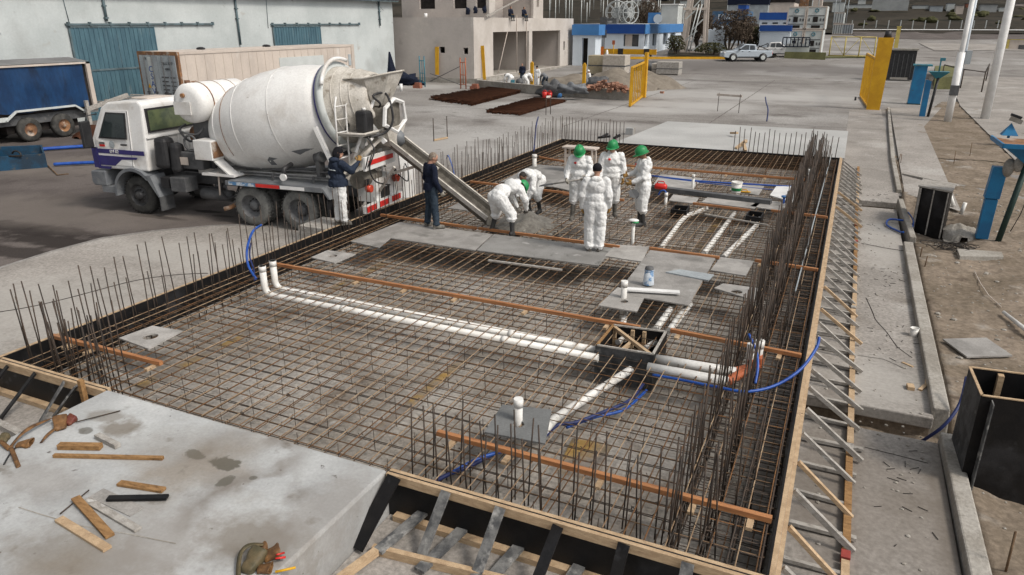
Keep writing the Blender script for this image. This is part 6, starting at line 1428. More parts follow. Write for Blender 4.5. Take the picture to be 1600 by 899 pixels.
def wdoor(y0,y1,z1,ry1,lab):
    d=MB().box(WX+.03,WX+.08,y0,y1,G,z1)
    n=int((y1-y0)/.26)
    for k in range(n+1): yy=y0+(y1-y0)*k/n; d.box(WX+.078,WX+.11,yy-.03,yy+.03,G,z1)
    o=d.build('sliding_door',K['doorblue'],t); tag(o,lab)
    MB().box(WX+.06,WX+.12,y0-.05,y1+.05,1.95,2.05).box(WX+.06,WX+.12,y0-.05,y1+.05,z1-.08,z1).box(WX+.06,WX+.12,y0-.06,y0+.03,G,z1).build('frame',K['pipe_gr'],o)
    r=MB().box(WX+.01,WX+.12,y0-.15,ry1,z1+.03,z1+.13); 
    for k in range(9): yy=y0+(ry1-y0)*k/8; r.box(WX,WX+.16,yy-.05,yy+.05,z1+.0,z1+.2)
    r.build('door_rail',K['pipe_gr'],t)
wdoor(26.0,31.1,4.2,35.5,'wide blue ribbed sliding door behind the trailer'); wdoor(40.8,45.8,4.15,50.7,'smaller blue ribbed sliding door above the container roof')
for y0,z0 in ((28.2,4.45),(37.6,3.0),(53.6,4.1)):
    d=MB().tube([(WX+.1,y0,6.0),(WX+.1,y0,z0)],.07,8)
    for z in (5.2,4.6): d.box(WX,WX+.18,y0-.1,y0+.1,z-.04,z+.04)
    d.build('downpipe',K['pipe_gr'],t)
MB().tube([(WX+.03,40.5,5.95),(WX+.03,40.4,4.0)],.02,4).tube([(WX+.03,26,5.9),(WX+.03,26.1,4.4)],.02,4).tube([(WX+.1,53.2,5.9),(WX+.1,54.2,5.3)],.02,4).build('conduit',K['pipe_gr'],t)
MB().hexa([(WX+.02,54.2,G),(WX+.5,54.2,G),(WX+.5,55.5,G),(WX+.02,55.5,G)],[(WX+.02,54.75,2.0),(WX+.1,54.75,2.0),(WX+.1,54.85,2.0),(WX+.02,54.85,2.0)]).build('dark_sheet',K['navy'])['label']='dark blue pointed sheet leaning at the warehouse corner'
bpy.data.objects['dark_sheet']['category']='sheet'
# container
CXn,CY0,CY1,CZ0,CZ1=-30.5,27.0,41.4,.1,3.0; CXf=CXn-2.75
t=empty('freight_container',((CXn+CXf)/2,34,CZ0),0,'long weathered cream shipping container with grey doors and rusty corners beside the warehouse','container')
b=MB().box(CXf,CXn,CY0+.03,CY1,CZ0,CZ1)
y=CY0+.5
while y<CY1: b.box(CXn-.005,CXn+.02,y-.02,y+.02,CZ0+.1,CZ1-.15); y+=.62
b.build('shell',K['cont'],t)
MB().box(CXn-.01,CXn+.03,CY0+7.5-.3,CY0+11.2,1.2,2.45).build('repair_panel',K['reefer'],t)
for x,w_ in ((CXn-.12,.16),(CXf,.16)): MB().box(x,x+w_,CY0-.02,CY0+.12,CZ0,CZ1+.01).build('corner_post',K['rusty'],t)
MB().box(CXn-.03,CXn+.035,CY0-.01,CY1,CZ1-.12,CZ1+.01).build('top_rail',K['cont'],t); MB().box(CXf,CXn,CY0-.025,CY0+.1,CZ1-.16,CZ1+.012).build('header',K['rusty'],t)
MB().box(CXn-.1,CXn+.04,CY1-.3,CY1+.01,CZ0,CZ1+.012).build('corner_post',K['cont'],t)
MB().box(CXn-.01,CXn+.045,CY1-.65,CY1-.4,1.7,2.4).build('vent',K['cont_door'],t)
for i,(a,b_) in enumerate(((CXf+.14,CXf+1.36),(CXf+1.39,CXn-.14))):
    d=MB().box(a,b_,CY0-.05,CY0+.0,CZ0+.12,CZ1-.17).build('door',K['cont_door'],t)
    for fx in (.3,.75): x=a+(b_-a)*fx; MB().tube([(x,CY0-.09,CZ0+.1),(x,CY0-.09,CZ1-.15)],.025,6).box(x-.1,x+.1,CY0-.11,CY0-.05,1.0,1.08).build('locking_bar',K['dkgrey'],d)
MB().box(CXf+.72,CXf+1.02,CY0-.062,CY0-.052,.95,2.75).build('name_strip',K['reefer'],t)
for k,chx in enumerate('CSAV'): text(chx,.42,K['purple'] if False else K['bluebldg'],t,(CXf+.87-t.location.x,CY0-.066-t.location.y,2.15-.36*k-t.location.z),(PI/2,0,0),'letter')
text('R',.2,K['black'],t,(CXf+.6-t.location.x,CY0-.058-t.location.y,2.66-t.location.z),(PI/2,0,0),'letter')
for k,s_ in enumerate(('TRLU 1027','45R1')): text(s_,.17,K['black'],t,(CXf+2.05-t.location.x,CY0-.066-t.location.y,2.45-.27*k-t.location.z),(PI/2,0,0),'lettering')
for k in range(5): MB().box(CXf+1.55,CXf+2.05-.07*(k%2),CY0-.064,CY0-.058,1.75-.2*k,1.82-.2*k).box(CXf+2.15,CXf+2.5,CY0-.064,CY0-.058,1.75-.2*k,1.80-.2*k).build('data_line',K['dkgrey'],t)
MB().add([(CXf+.5,CY0-.07,1.25),(CXf+.7,CY0-.07,1.25),(CXf+.6,CY0-.07,1.45),(CXf+.5,CY0-.06,1.25),(CXf+.7,CY0-.06,1.25),(CXf+.6,CY0-.06,1.45)],[(0,1,2),(5,4,3),(0,3,4,1),(1,4,5,2),(2,5,3,0)]).build('warning_sign',K['yellow'],t)
MB().box(CXf+.3,CXn-.3,CY0+.5,CY1-.5,G+.3,CZ0).build('chassis',K['dkgrey'],t)
for y in (29,39.2,40.4): 
    for x in (CXn-.2,CXf+.2): MB().tube([(x-.13,y,G+.48),(x+.13,y,G+.48)],.48,18).build('wheel',K['tyre'],t)
for y,lab in ((30.2,'left of two small dark lumps on the cream container roof'),(35.2,'right of two small dark lumps on the cream container roof')): tag(MB().ball((CXf+1.0,y,CZ1+.05),(.3,.15,.09)).build('rag',BK),lab,'rag')
# curtain trailer
TX,TY1=-32.4,23.6
t=empty('curtain_trailer',(TX-1.2,18,G),0,'curtain sided trailer with a sagging blue tarpaulin parked at the left','trailer')
n=60; vs=[];fs=[]
for i in range(n+1):
    y=9+(TY1-.35-9)*i/n
    for j in range(11):
        z=.72+(2.62-.72)*j/10; k=(1-abs(j/5-1)**2); vs.append((TX+.02+.07*k*nz(y,z*.6,1.3)+.035*k*nz(y*1.0,z*.25,5,3)-.0,y,z-(.09*nz(y,0,1.5,8) if j==0 else 0)))
for i in range(n):
    for j in range(10): a=i*11+j; fs.append((a,a+11,a+12,a+1))
MB().add(vs,fs,True).build('tarpaulin',K['tarp'],t)
MB().box(TX-2.5,TX-.05,9,TY1-.1,.65,2.66).build('inner_box',K['dark'],t)
vs=[(TX-2.6,9,2.72),(TX+.06,9,2.68),(TX+.06,TY1,2.70),(TX-2.6,TY1,2.72),(TX-1.3,9,2.86),(TX-1.3,TY1,2.86)]
MB().add(vs,[(0,4,5,3),(4,1,2,5),(0,1,4),(3,5,2)]).build('roof',K['roofgrey'],t)
MB().box(TX+.0,TX+.1,9,TY1,2.6,2.68).build('roof_rail',K['cont'],t); MB().box(TX-.02,TX+.1,TY1-.2,TY1,.5,2.68).build('corner_post',K['cont'],t)
MB().box(TX-.02,TX+.06,9,19.4,.42,.6).box(TX-.02,TX+.06,22.9,TY1,.42,.6).build('side_rail',K['reefer'],t)
MB().beam((TX+.05,19.3,.45),(TX+.05,19.8,.8),.1,.08).beam((TX+.05,19.8,.8),(TX+.05,22.5,.8),.1,.08).beam((TX+.05,22.5,.8),(TX+.05,23.0,.45),.1,.08).build('wheel_guard',K['reefer'],t)
MB().box(TX-2.2,TX-.2,9,TY1-.3,.2,.6).build('chassis',K['dkgrey'],t)
for k,y in enumerate((20.3,21.85)):
    for x,s_ in ((TX-.15,1),(TX-2.3,-1)):
        w_=MB().lathe([(-.15,.3),(-.15,.45),(-.1,.52),(.1,.52),(.15,.45),(.15,.28)],(x,y,G+.53),(s_,0,0),24,False).build('wheel',K['tyre'],t)
        MB().lathe([(.14,.28),(.06,.2),(.08,.1),(.16,.08),(.16,.001)],(x,y,G+.53),(s_,0,0),18,False).build('rim',K['rusty'],w_)
MB().box(TX-1.8,TX-.4,19.5,22.8,G+.4,.25).build('axles',K['dark'],t)
t=empty('timber_rack',(TX+.2,24.4,G),0,'rough timber frame and stacked planks between the trailer and the container','timber stack')
MB().beam((TX+.3,22.9,G),(TX+.3,22.9,1.0),.15,.12,(1,0,0)).beam((TX+.3,22.9,.6),(TX+.2,25.2,1.05),.12,.18).beam((TX+.2,24.6,G),(TX+.2,24.6,.9),.12,.12,(1,0,0)).build('frame',K['wood_grey'],t)
for k in range(6): MB().beam((TX-1.2,24.0+.5*k,.7+.04*k),(TX+.6,24.4+.5*k,.72+.03*k),.16,.05).build('plank',K['wood_grey'],t)
mound((TX+1.0,22.9),1.0,1.3,.55,K['mesh_rust'],'earth_pile','rusty brown earth pile under the end of the trailer','pile',4,z=G)
def log(a,b,r,m,label): 
    p,q=at(*a,G+.1),at(*b,G+.1); return tag(MB().tube(smooth([p,p.lerp(q,.5)+V((0,.05,0)),q]),r,8).build('blue_pipe',m),label,'pipe')
log((40,235),(160,227),.07,K['hose'],'farther blue pipe lying on the asphalt in front of the trailer'); log((84,257),(150,254),.06,K['hose'],'nearer blue pipe lying on the asphalt in front of the truck')
t=empty('blue_trough',at(35,262,G)[:],0,'low dark blue steel trough on the asphalt at the left edge','trough')
a,b,c_,d_=at(0,268,G),at(75,262,G),at(70,247,G),at(-2,250,G); M5=(a+c_)/2
for p,q in ((a,b),(b,c_),(c_,d_),(d_,a)): MB().hexa([p,q,q.lerp(M5,.08),p.lerp(M5,.08)],[v+V((0,0,.5)) for v in (p,q,q.lerp(M5,.08),p.lerp(M5,.08))]).build('side_panel',mat('dark_blue_steel',(.01,.06,.12),(.015,.035,.06),2,.6,.1,20,spots=[((.12,.09,.05),3,.6,.75)]) if 'dark_blue_steel' not in bpy.data.materials else bpy.data.materials['dark_blue_steel'],t)
MB().tube([a+V((.2,.3,.5))]+[a.lerp(b,.3)+V((.25*math.cos(k*.4),0.2,.5+.15*math.sin(k*.4))) for k in range(8)],.03,6).build('handle',K['wire'],t)
tag(MB().tube([at(52,236,G+.1),at(90,274,G+.02),at(107,272,G+.02)],.025,6).build('steel_rod',K['rust']),'bent steel rod lying across the blue trough','rod')
# rusty mesh stacks
def meshstack(L,h,label):
    P=[at(x,y,G) for x,y in L]; t=empty('mesh_stack',((P[0]+P[2])/2)[:],0,label,'mesh stack'); n=26
    for lay in range(3):
        z=G+.03+h*lay*.45; mb=MB()
        for k in range(n):
            a=P[0].lerp(P[1],(k+R.uniform(-.2,.2))/(n-1)); b=P[3].lerp(P[2],(k+R.uniform(-.2,.2))/(n-1)); d=(b-a)*.04; a=a-d*R.random()*1.5; b=b+d*R.random()*1.5; a.z=b.z=z; mb.tube([a,b],.024,4)
            a=P[0].lerp(P[3],(k+R.uniform(-.2,.2))/(n-1)); b=P[1].lerp(P[2],(k+R.uniform(-.2,.2))/(n-1)); d=(b-a)*.05; a=a-d*R.random()*1.5; b=b+d*R.random()*1.5; a.z=b.z=z+.03; mb.tube([a,b],.024,4)
        mb.build('rusted_mesh_layer',K['mesh_rust'],t)
    return t
meshstack([(676,156),(740,165),(812,146),(765,141)],.2,'larger rusty mesh stack on the yard near the building under construction')
meshstack([(762,176),(815,180),(882,160),(835,156)],.1,'lower rust-red mesh sheet lying nearer the pit')
# ================= BUILDING UNDER CONSTRUCTION =================
FX,FY=-29.4,56.6; BT=4.76
t=empty('unfinished_building',(-33,68,G),0,'plastered building under construction with open rooms and an upper storey','building')
fY=lambda y0:(lambda u,z,w:(u,y0+w,z)); fX=lambda x0:(lambda u,z,w:(x0-w,u,z))
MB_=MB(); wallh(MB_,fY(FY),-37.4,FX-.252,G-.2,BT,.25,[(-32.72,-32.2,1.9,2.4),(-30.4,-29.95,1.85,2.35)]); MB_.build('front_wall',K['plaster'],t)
MB_=MB(); wallh(MB_,fX(FX),FY+.0,80.8,G-.2,BT-.004,.25,[(60.3,68.3,-.1,3.56),(69.1,76.8,-.1,3.56),(77.8,78.3,1.5,2.4),(79.5,80.0,1.5,2.4)]); MB_.build('side_wall',K['plaster_lit'],t)
MB().box(-37.3,FX-.27,FY+.26,80.7,BT-.25,BT-.01).build('roof_slab',K['plaster'],t)
MB().box(-37.4,-33.6,FY+.3,80.8,G,BT-.3).build('inner_block',K['plaster'],t); [MB().box(-33.5,FX-.3,a_,a_+.25,G,BT-.3).build('inner_wall',K['plaster'],t) for a_ in (68.5,76.9,60.0)]
MB().box(-37.3,FX+.2,FY+.1,80.8,G-.1,G+.42).build('floor',K['kerb'],t)
MB().box(-33.58,-33.5,61.2,64.2,G+.4,2.6).build('dark_doorway',K['dark'],t); MB().box(-33.5,-33.4,61.0,61.2,G+.4,2.7).box(-33.5,-33.4,64.2,64.4,G+.4,2.7).box(-33.5,-33.4,61.0,64.4,2.6,2.8).box(-33.47,-33.44,61.3,64.1,1.4,1.5).build('door_frame',W,t)
MB().box(-37.3,FX+.3,FY-.1,FY-.01,G-.1,G+.4).build('plinth',K['kerb'],t)
UY,UX=60.0,-29.6
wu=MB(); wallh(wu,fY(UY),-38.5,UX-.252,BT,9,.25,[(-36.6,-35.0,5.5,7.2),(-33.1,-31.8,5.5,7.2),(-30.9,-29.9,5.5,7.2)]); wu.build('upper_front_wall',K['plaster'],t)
wu=MB(); wallh(wu,fX(UX),UY+.003,72.3,BT,9,.25,[(61.2,69.8,BT,8),(70.6,71.2,5.8,7.4)]); wu.build('upper_side_wall',K['plaster_lit'],t)
MB().box(-38.3,-33,UY+.3,72.2,BT,8.9).build('upper_inner',K['plaster'],t)
for (a,b_) in ((-36.55,-35.05),(-33.05,-31.85),(-30.85,-29.95)): MB().box(a,b_,UY+.2,UY+.24,5.52,7.2).build('window_void',K['dark'],t)
MB().box(-33,UX-.3,70,72.2,BT,8.9).build('upper_inner',K['plaster'],t)
for i,(y0,x0) in enumerate(((UY-.15,-31.6),(UY-.15,-29.95),(UY-.15,-30.85))): tag(lump((x0,y0-.05,5.0 if i==0 else 5.1),(.2,.1,.32),i+30).build('hung_jacket',K['navy']),['leftmost of three dark jackets hung at the upper windows','rightmost of three dark jackets hung at the upper windows','middle of three dark jackets hung at the upper windows'][i],'jacket')
tag(MB().beam((-29.2,58.6,4.85),(-29.2,66.5,6.6),.2,.06).build('plank',K['wood_grey']),'long plank leaning up across the unfinished roof','plank')
tag(MB().tube([(-34.8,58,BT+.0),(-34.8,58,BT+.35)],.15,10).build('bucket',K['white']),'small white bucket on the lower roof of the unfinished building','bucket')
for y,lab in ((62.2,'slanting'),(65.3,'left upright'),(67.6,'right upright')): 
    a,b_=V((FX+.05,y,3.6 if y<63 else BT+.3)),V((FX+.05,y,-.1)); 
    if y<63: a=V((FX+.05,63.2,3.56)); b_=V((FX+.2,60.8,0))
    tag(MB().tube([a,b_],.035,5).build('rope',K['cont']),lab+' pale rope hanging in front of the left open room','rope')
# scaffold frames, boards
def scaf(x0,x1,y,h,m,label):
    t=empty('scaffold',((x0+x1)/2,y,G),0,label,'scaffold')
    for x in (x0,x1): MB().tube([(x,y,G),(x,y,G+h)],.045,6).build('upright',m,t)
    for z in (.35,h*.45,h*.85): MB().tube([(x0,y,G+z),(x1,y,G+z)],.035,6).build('rung',m,t)
    MB().tube([((x0+x1)/2,y,G+.35),((x0+x1)/2,y,G+h*.85)],.03,6).build('rung',m,t)
q=at(657,136,G); q2=at(673,135,G); q3=at(720,139,G); q4=at(736,138,G)
scaf(q.x,q2.x,q.y,2.4,K['teal'],'green scaffold frame standing before the plastered wall'); scaf(q3.x,q4.x,q3.y,2.35,K['pvc_or'],'red scaffold frame standing before the building corner')
tag(MB().tube([(q2.x,q2.y,G+.4),(q3.x,q3.y,G+1.7)],.03,5).tube([(q2.x,q2.y,G+1.0),(q3.x,q3.y,G+.3)],.025,5).build('scaffold_brace',K['dkgrey']),'crossed thin braces between the two scaffold frames','brace')
tag(MB().beam((-32.9,FY-.25,0.1),(-32.9,FY-.12,2.4),.35,.06,(0,1,0)).build('yellow_board',K['yellow']),'yellow board leaning on the plastered wall between the scaffolds','board')
tag(MB().beam((FX+.3,57.9,-.3),(FX+.15,57.9,2.5),.06,.3,(1,0,0)).build('yellow_board',K['yellow']),'narrow yellow board leaning on the lit side wall','board')
# low wall, sand, bricks
a,b_,c_=at(745,138,G),at(862,150,G),at(984,157,G)
t=empty('low_wall',b_[:],0,'low grey block wall in front of the sand heaps','wall')
for p,q in ((a,b_),(b_,c_)): MB().beam(p+V((0,0,.32)),q+V((0,0,.32)),.3,.64).build('wall_length',K['kerb'],t)
mound(at(960,138,G),3.6,3.2,1.35,K['sand'],'sand_heap','brown sand heap with bricks in front behind the low wall','sand heap',11,z=G); mound(at(1010,136,G),3.2,2.6,1.3,K['sand'],'sand_heap','grey sand heap spreading right of the yellow gate leaf','sand heap',15,z=G)
mound(at(890,135,G),3.2,2.2,.95,K['sand'],'sand_heap','low sand heap in front of the unfinished building','sand heap',19,z=G)
def rubble(name,c,n,rx,ry,s,m,label,cat,h=.4):
    mb=MB()
    for i in range(n):
        x,y=R.gauss(0,rx*.45),R.gauss(0,ry*.45); z=max(0,h*(1-abs(x/rx)))*R.random()+.05
        M_=Matrix.Rotation(R.random()*3,3,'Z')@Matrix.Rotation(R.uniform(-.6,.6),3,'X'); l=(s*R.uniform(.6,1.2),s*.5,s*.4)
        mb.add([V(c)+V((x,y,z))+M_@V((l[0]*i_,l[1]*j,l[2]*k)) for i_ in (-.5,.5) for j in (-.5,.5) for k in (-.5,.5)],[(0,1,3,2),(4,6,7,5),(0,4,5,1),(2,3,7,6),(0,2,6,4),(1,5,7,3)])
    return tag(mb.build(name,m),label,cat,kind='stuff')
rubble('brick_pile',at(948,143,G+.5),120,2.2,.8,.34,mat('pale_brick',(.36,.2,.14),(.25,.13,.09),3,.85,.3,20),'heap of broken terracotta bricks on the sand behind the low wall','brick heap',.7)
tag(lump(at(935,137,G+.6),(.8,.5,.45),41).build('dark_sack',K['dkgrey']),'dark sack on top of the brick heap','sack')
tag(lump(at(893,147,G+.4),(.9,.4,.4),42,1.0).build('grey_tarp',K['grey']),'crumpled grey tarpaulin on the low wall','tarpaulin')
tag(lump(at(860,152,G),(.8,.5,.62),43,.8).build('black_bag',K['dkgrey']),'bulging black plastic sheet heap in front of the low wall','plastic heap')
for x_,m_,lab,s_ in ((851,K['red'],'red jerrycan beside the black plastic heap',.4),(859,K['red'],'second red can touching the black plastic heap',.35),(874,K['bluelite'],'light blue bucket right of the black plastic heap',.4)):
    p=at(x_,153,G); t=empty('can',p[:],0,lab,'can'); MB().lathe([(0,s_*.4),(s_,s_*.5),(s_,s_*.3)],(0,0,0),(0,0,1),12).build('body',m_,t,local=True); MB().tube([(-.1,0,s_),(-.08,0,s_+.1),(.08,0,s_+.1),(.1,0,s_)],.03,5).build('handle',m_,t,local=True)
t=empty('cement_mixer',at(809,141,G)[:],.4,'small teal cement mixer beside the workers at the open room','cement mixer')
MB().lathe([(0,.25),(.3,.5),(.6,.5),(.95,.28)],(0,0,.6),(.5,-.3,.8),16).build('drum',K['dkgrey'],t,local=True); MB().box(-.9,-.4,-.3,.3,.1,1.25).build('motor_housing',K['teal'],t,local=True); MB().beam((-.6,0,0),(.5,0,0.7),.08,.08).beam((.6,0,0),(-.2,0,.7),.08,.08).build('stand',K['dkgrey'],t,local=True)
for (x,y,h,lab) in ((831,135,1.85,'yellow post left of the black plastic heap behind the low wall'),(912,140,1.9,'yellow post beside the person in white on the low wall')):
    p=at(x,y,G); tag(MB().box(p.x-.12,p.x+.12,p.y-.1,p.y+.1,G,G+h).tube([(p.x,p.y,G+h),(p.x,p.y,G+h+.08)],.08,8).build('yellow_post',K['yellow']),lab,'post')
for i,(x,y,lab) in enumerate(((653,138,'small lone red block on the yard'),(742,140,'left pair of red bricks near the building corner'),(757,137,'right pair of red bricks near the building corner'))):
    p=at(x,y,G); tag(MB().box(p.x-.35,p.x+.3,p.y-.2,p.y+.2,G,G+.25).box(p.x-.2,p.x+.25,p.y-.15,p.y+.2,G+.252,G+.42).build('brick',K['brick']),lab,'bricks')
tag(lump(at(633,133,G),(1.3,.6,.5),44,1.0).build('dark_net_heap',K['navy']),'dark net heap at the foot of the plastered wall','heap')
tag(MB().tube([at(627,143,G),at(627,143,G)+V((0,0,.55))],.12,8).build('white_can',K['white']),'small white can standing on the yard behind the hopper','can')
tag(MB().slab([at(778,134,G),at(795,136,G),at(800,131,G),at(782,130,G)],G,G+.12).build('cement_bags',K['bwall']),'flat white sacks at the threshold of the open room','sacks')
bpy.data.objects['cement_mixer'].scale=(.6,.6,.6)
# pallets of blocks
def pallet(px,py,lx,ly,h,m,label):
    p=at(px,py,G); t=empty('block_pallet',p[:],0,label,'pallet'); MB().box(-lx/2,lx/2,-ly/2,ly/2,.15,h).build('blocks',m,t,local=True,bevel=.04); MB().box(-lx/2,lx/2,-ly/2,ly/2,.0,.05).box(-lx/2,-lx/2+.1,-ly/2,ly/2,.05,.15).box(lx/2-.1,lx/2,-ly/2,ly/2,.05,.15).build('pallet_base',K['wood_grey'],t,local=True)
    MB().box(-lx/2-.01,lx/2+.01,-ly/2-.01,ly/2+.01,h*.48,h*.54).build('strap',K['dkgrey'],t,local=True); return t
pallet(940,118,2.3,1.8,1.9,mat('wrapped_yellow_blocks',(.42,.37,.26),(.34,.29,.19),1.5,.6,.2,10),'left pallet of yellowish wrapped blocks behind the sand'); pallet(962,120,2.2,1.8,2.0,K['block'],'right pallet of pale blocks behind the sand')
pallet(1045,118,2.2,1.6,1.3,K['wood_grey'],'pallet of stacked timber crates at the right of the sand heaps'); pallet(1030,117,1.3,1.4,1.1,K['block'],'small pallet of rubble bags beside the timber crates')
tag(lump(at(1015,114,G),(1.5,.9,.7),45,.7).build('dark_tarp_heap',K['dkgrey']),'dark tarpaulin heap behind the yellow gate leaf','tarpaulin')
# ================= OFFICES, YARD ENTRANCE =================
c0=gat(1005,87); OX,OY=c0.x,c0.y; oz=c0.z
def hz(px,y0,py): return onY(px,py,y0).z
ztop,zf=hz(1005,OY,38),hz(1005,OY,53)
t=empty('office_building',(OX-8,OY+5,oz),0,'low white office building with a broad blue fascia beyond the yard','building')
xw=onY(893,60,OY).x; dpt=onX(1064,60,OX).y
w0,w1=onY(974,60,OY).x,onY(998,60,OY).x; zz0,zz1=hz(985,OY,73),hz(985,OY,54)
d0,d1=onY(926,60,OY).x,onY(932,60,OY).x
m=MB(); wallh(m,fY(OY),xw,OX-.302,oz-1.5,zf,.3,[(w0,w1,zz0,zz1)]); m.build('front_wall',K['bwall'],t)
yys=[onX(x,60,OX).y for x in (1007,1012,1022,1032,1036,1043,1047,1055)]
m=MB(); wallh(m,fX(OX),OY+.003,dpt,oz-1.5,zf,.3,[(yys[0],yys[1],zz0,zz1),(yys[2]-.8,yys[2]+1.2,zz0,zz1),(yys[4],yys[5],zz0,zz1),(yys[6],yys[7],zz0+.3,zz1)]); m.build('side_wall',K['bwall'],t)
MB().box(xw,OX-.35,OY+.32,OY+.4,oz,zf).box(OX-.4,OX-.33,OY+.4,dpt,oz,zf).build('window_glass',K['glass_blue'],t)
MB().box(w0+.2,w0+(w1-w0)*.55,OY+.2,OY+.25,zz0,zz1).build('curtain',K['cont'],t)
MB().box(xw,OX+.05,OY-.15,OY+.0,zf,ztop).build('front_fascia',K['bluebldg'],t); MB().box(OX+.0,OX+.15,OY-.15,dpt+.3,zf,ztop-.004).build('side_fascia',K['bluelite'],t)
MB().box(xw,OX,OY+.01,dpt,zf+.2,ztop+.03).build('roof',K['reefer'],t)
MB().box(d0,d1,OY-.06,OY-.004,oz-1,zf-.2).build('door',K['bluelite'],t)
MB().box(onY(917,45,OY).x,onY(931,45,OY).x,OY-.2,OY-.152,hz(920,OY,48.5),hz(920,OY,45.5)).build('lettering_panel',K['reefer'],t)
cx0,cx1=onY(1033,20,OY+2).x,onY(1059,20,OY+2).x
tt=empty('roof_cabin',(cx0,OY+3,ztop),0,'white box cabin standing on the office roof','cabin'); MB().box(cx0,cx1,OY+2,OY+6,ztop+.04,onY(1040,8,OY+2).z).build('body',K['reefer'],tt); MB().box(cx0-.1,cx1+.1,OY+1.9,OY+6.1,onY(1040,8,OY+2).z,onY(1040,8,OY+2).z+.12).build('roof',K['white'],tt)
bx0,bx1=onY(1013,25,OY+2).x,onY(1032,25,OY+2).x; z0_,z1_=ztop+.1,onY(1020,20,OY+2).z
tt=empty('blue_sign',(bx0,OY+2,ztop),0,'blue sign board with a pale round mark beside the roof cabin','sign'); MB().box(bx0,bx1,OY+1.9,OY+2.0,z0_,z1_).build('panel',K['bluelite'],tt); MB().tube([((bx0+bx1)/2+.5,OY+1.88,(z0_+z1_)/2-.1),((bx0+bx1)/2+.5,OY+1.8,(z0_+z1_)/2-.1)],.55,16).build('round_mark',K['bwall'],tt)
tag(MB().tube([(onY(950,35,OY+2).x,OY+2,ztop),(onY(950,35,OY+2).x,OY+2,ztop+.4)],.6,8).box(onY(950,35,OY+2).x-1,onY(950,35,OY+2).x+1,OY+2.5,OY+3.5,ztop+.04,ztop+.7).build('roof_unit',K['dkgrey']),'dark unit on the office roof','roof unit')
# small kiosk at the building corner
k0=gat(906,103); t=empty('kiosk',k0[:],0,'small white kiosk with a light blue top and dark doorway','kiosk')
MB().box(-.9,.15,0,2,0,3.2).box(.85,1.7,0,2,0,3.2).box(.15,.85,0,2,2.9,3.2).build('wall',K['bwall'],t,local=True); MB().box(.15,.85,.6,1.9,0,2.9).build('doorway',K['dark'],t,local=True); MB().box(-1,2.1,-.15,2.1,3.2,4.3).build('top_band',K['bluelite'],t,local=True)
# barrier boom
g1,g2=gat(928,88),gat(1032,88); t=empty('boom_barrier',g1[:],0,'yellow barrier boom with black blocks in front of the offices','barrier'); zb=onY(980,81,g1.y).z
g2.y=g1.y; MB().beam((g1.x,g1.y,zb),(g2.x+.3,g1.y,zb),.2,.62).build('boom',K['yellow'],t)
for f_ in (.0,.45,.88): x=g1.x+(g2.x-g1.x)*f_; MB().box(x-.3,x+.35,g1.y-.14,g1.y+.14,zb-.36,zb+.36).build('black_block',BK,t)
for f_ in (.45,.95): x=g1.x+(g2.x-g1.x)*f_; MB().box(x-.1,x+.1,g1.y-.1,g1.y+.1,g1.z-1,zb-.3).build('support',BK,t)
def signpost(px,py,h,w_,hh,m,label,mp=None,z=None):
    p=gat(px,py); t=empty('sign_post',p[:],0,label,'sign post'); MB().tube([(0,0,-.5),(0,0,h)],.06,6).build('post',mp or K['dkgrey'],t,local=True); MB().box(-w_/2,w_/2,-.12,-.07,h-hh,h).build('sign_panel',m,t,local=True); return t
signpost(943,90,3.2,.6,.9,K['dkgrey'],'dark rectangular sign on a thin post before the offices'); signpost(958,90,2.0,.35,.5,K['pvc_or'],'orange paddle sign on a yellow post',K['yellow'])
signpost(941,88,4.6,.9,.9,K['dkgrey'],'tall post with a grey octagonal board before the fascia'); signpost(938,92,1.4,.8,1.3,mat('safety_orange',(.7,.2,.03),None,3,.5),'orange panel sign beside the barrier boom')
p=gat(922,95); tag(MB().tube([p,p+V((0,0,1.2))],.3,10).build('yellow_bollard',K['yellow']),'short yellow bollard beside the kiosk','bollard')
p=gat(948,90); tag(MB().tube([p+V((0,0,0)),p+V((0,0,.9))],[.28,.1],10).build('white_cone',K['white']),'white cone under the barrier boom','cone')
P=[gat(x,92.5) for x in range(905,1136,10)]; t=MB()
for a,b_ in zip(P,P[1:]): t.beam(a,b_+(b_-a)*.05,.3,.5)
tag(t.build('yellow_kerb',K['yellow']),'long yellow painted kerb in front of the offices','kerb')
P=[gat(x,91) for x in range(1045,1215,12)]; Q=[gat(x,80) for x in range(1045,1215,12)]
tag(MB().add([p+V((0,0,.2)) for p in P]+[q+V((0,0,.2)) for q in Q],[(i,i+1,len(P)+i+1,len(P)+i) for i in range(len(P)-1)]).build('verge',K['hill']),kind='structure')
# lattice tower legs
b0=gat(1084,84); t=empty('lattice_tower',b0[:],0,'cream steel lattice tower rising out of view beyond the kerb','tower'); hh=9
L4=[(-1.5,-.8),(1.4,-.8),(1.4,1.2),(-1.5,1.2)]
for (x,y) in L4: MB().beam((x,y,-.6),(x*.62+.1,y*.8,hh),.42 if x<0 else .3,.3,(0,1,0)).build('leg',K['cont'],t,local=True)
for k in range(6):
    z0=k*1.4; s0,s1=1-.38*z0/hh,1-.38*(z0+1.4)/hh; q=-.82
    MB().beam((-1.5*s0*(1 if k%2 else .3),q,z0),(1.2*s1*(.3 if k%2 else 1),q,z0+1.4),.14,.12,(0,1,0)).build('lattice_brace',K['reefer'],t,local=True)
MB().box(-1.6,1.6,-.95,-.75,5.3,5.6).box(-1.5,1.5,-.95,-.8,.1,.35).build('cross_beam',K['cont'],t,local=True); MB().tube([(-.9,-.9,-.3),(.3,-.9,6)],.08,6).tube([(-.5,-.9,-.3),(.7,-.9,6)],.08,6).build('ladder_rail',K['reefer'],t,local=True)
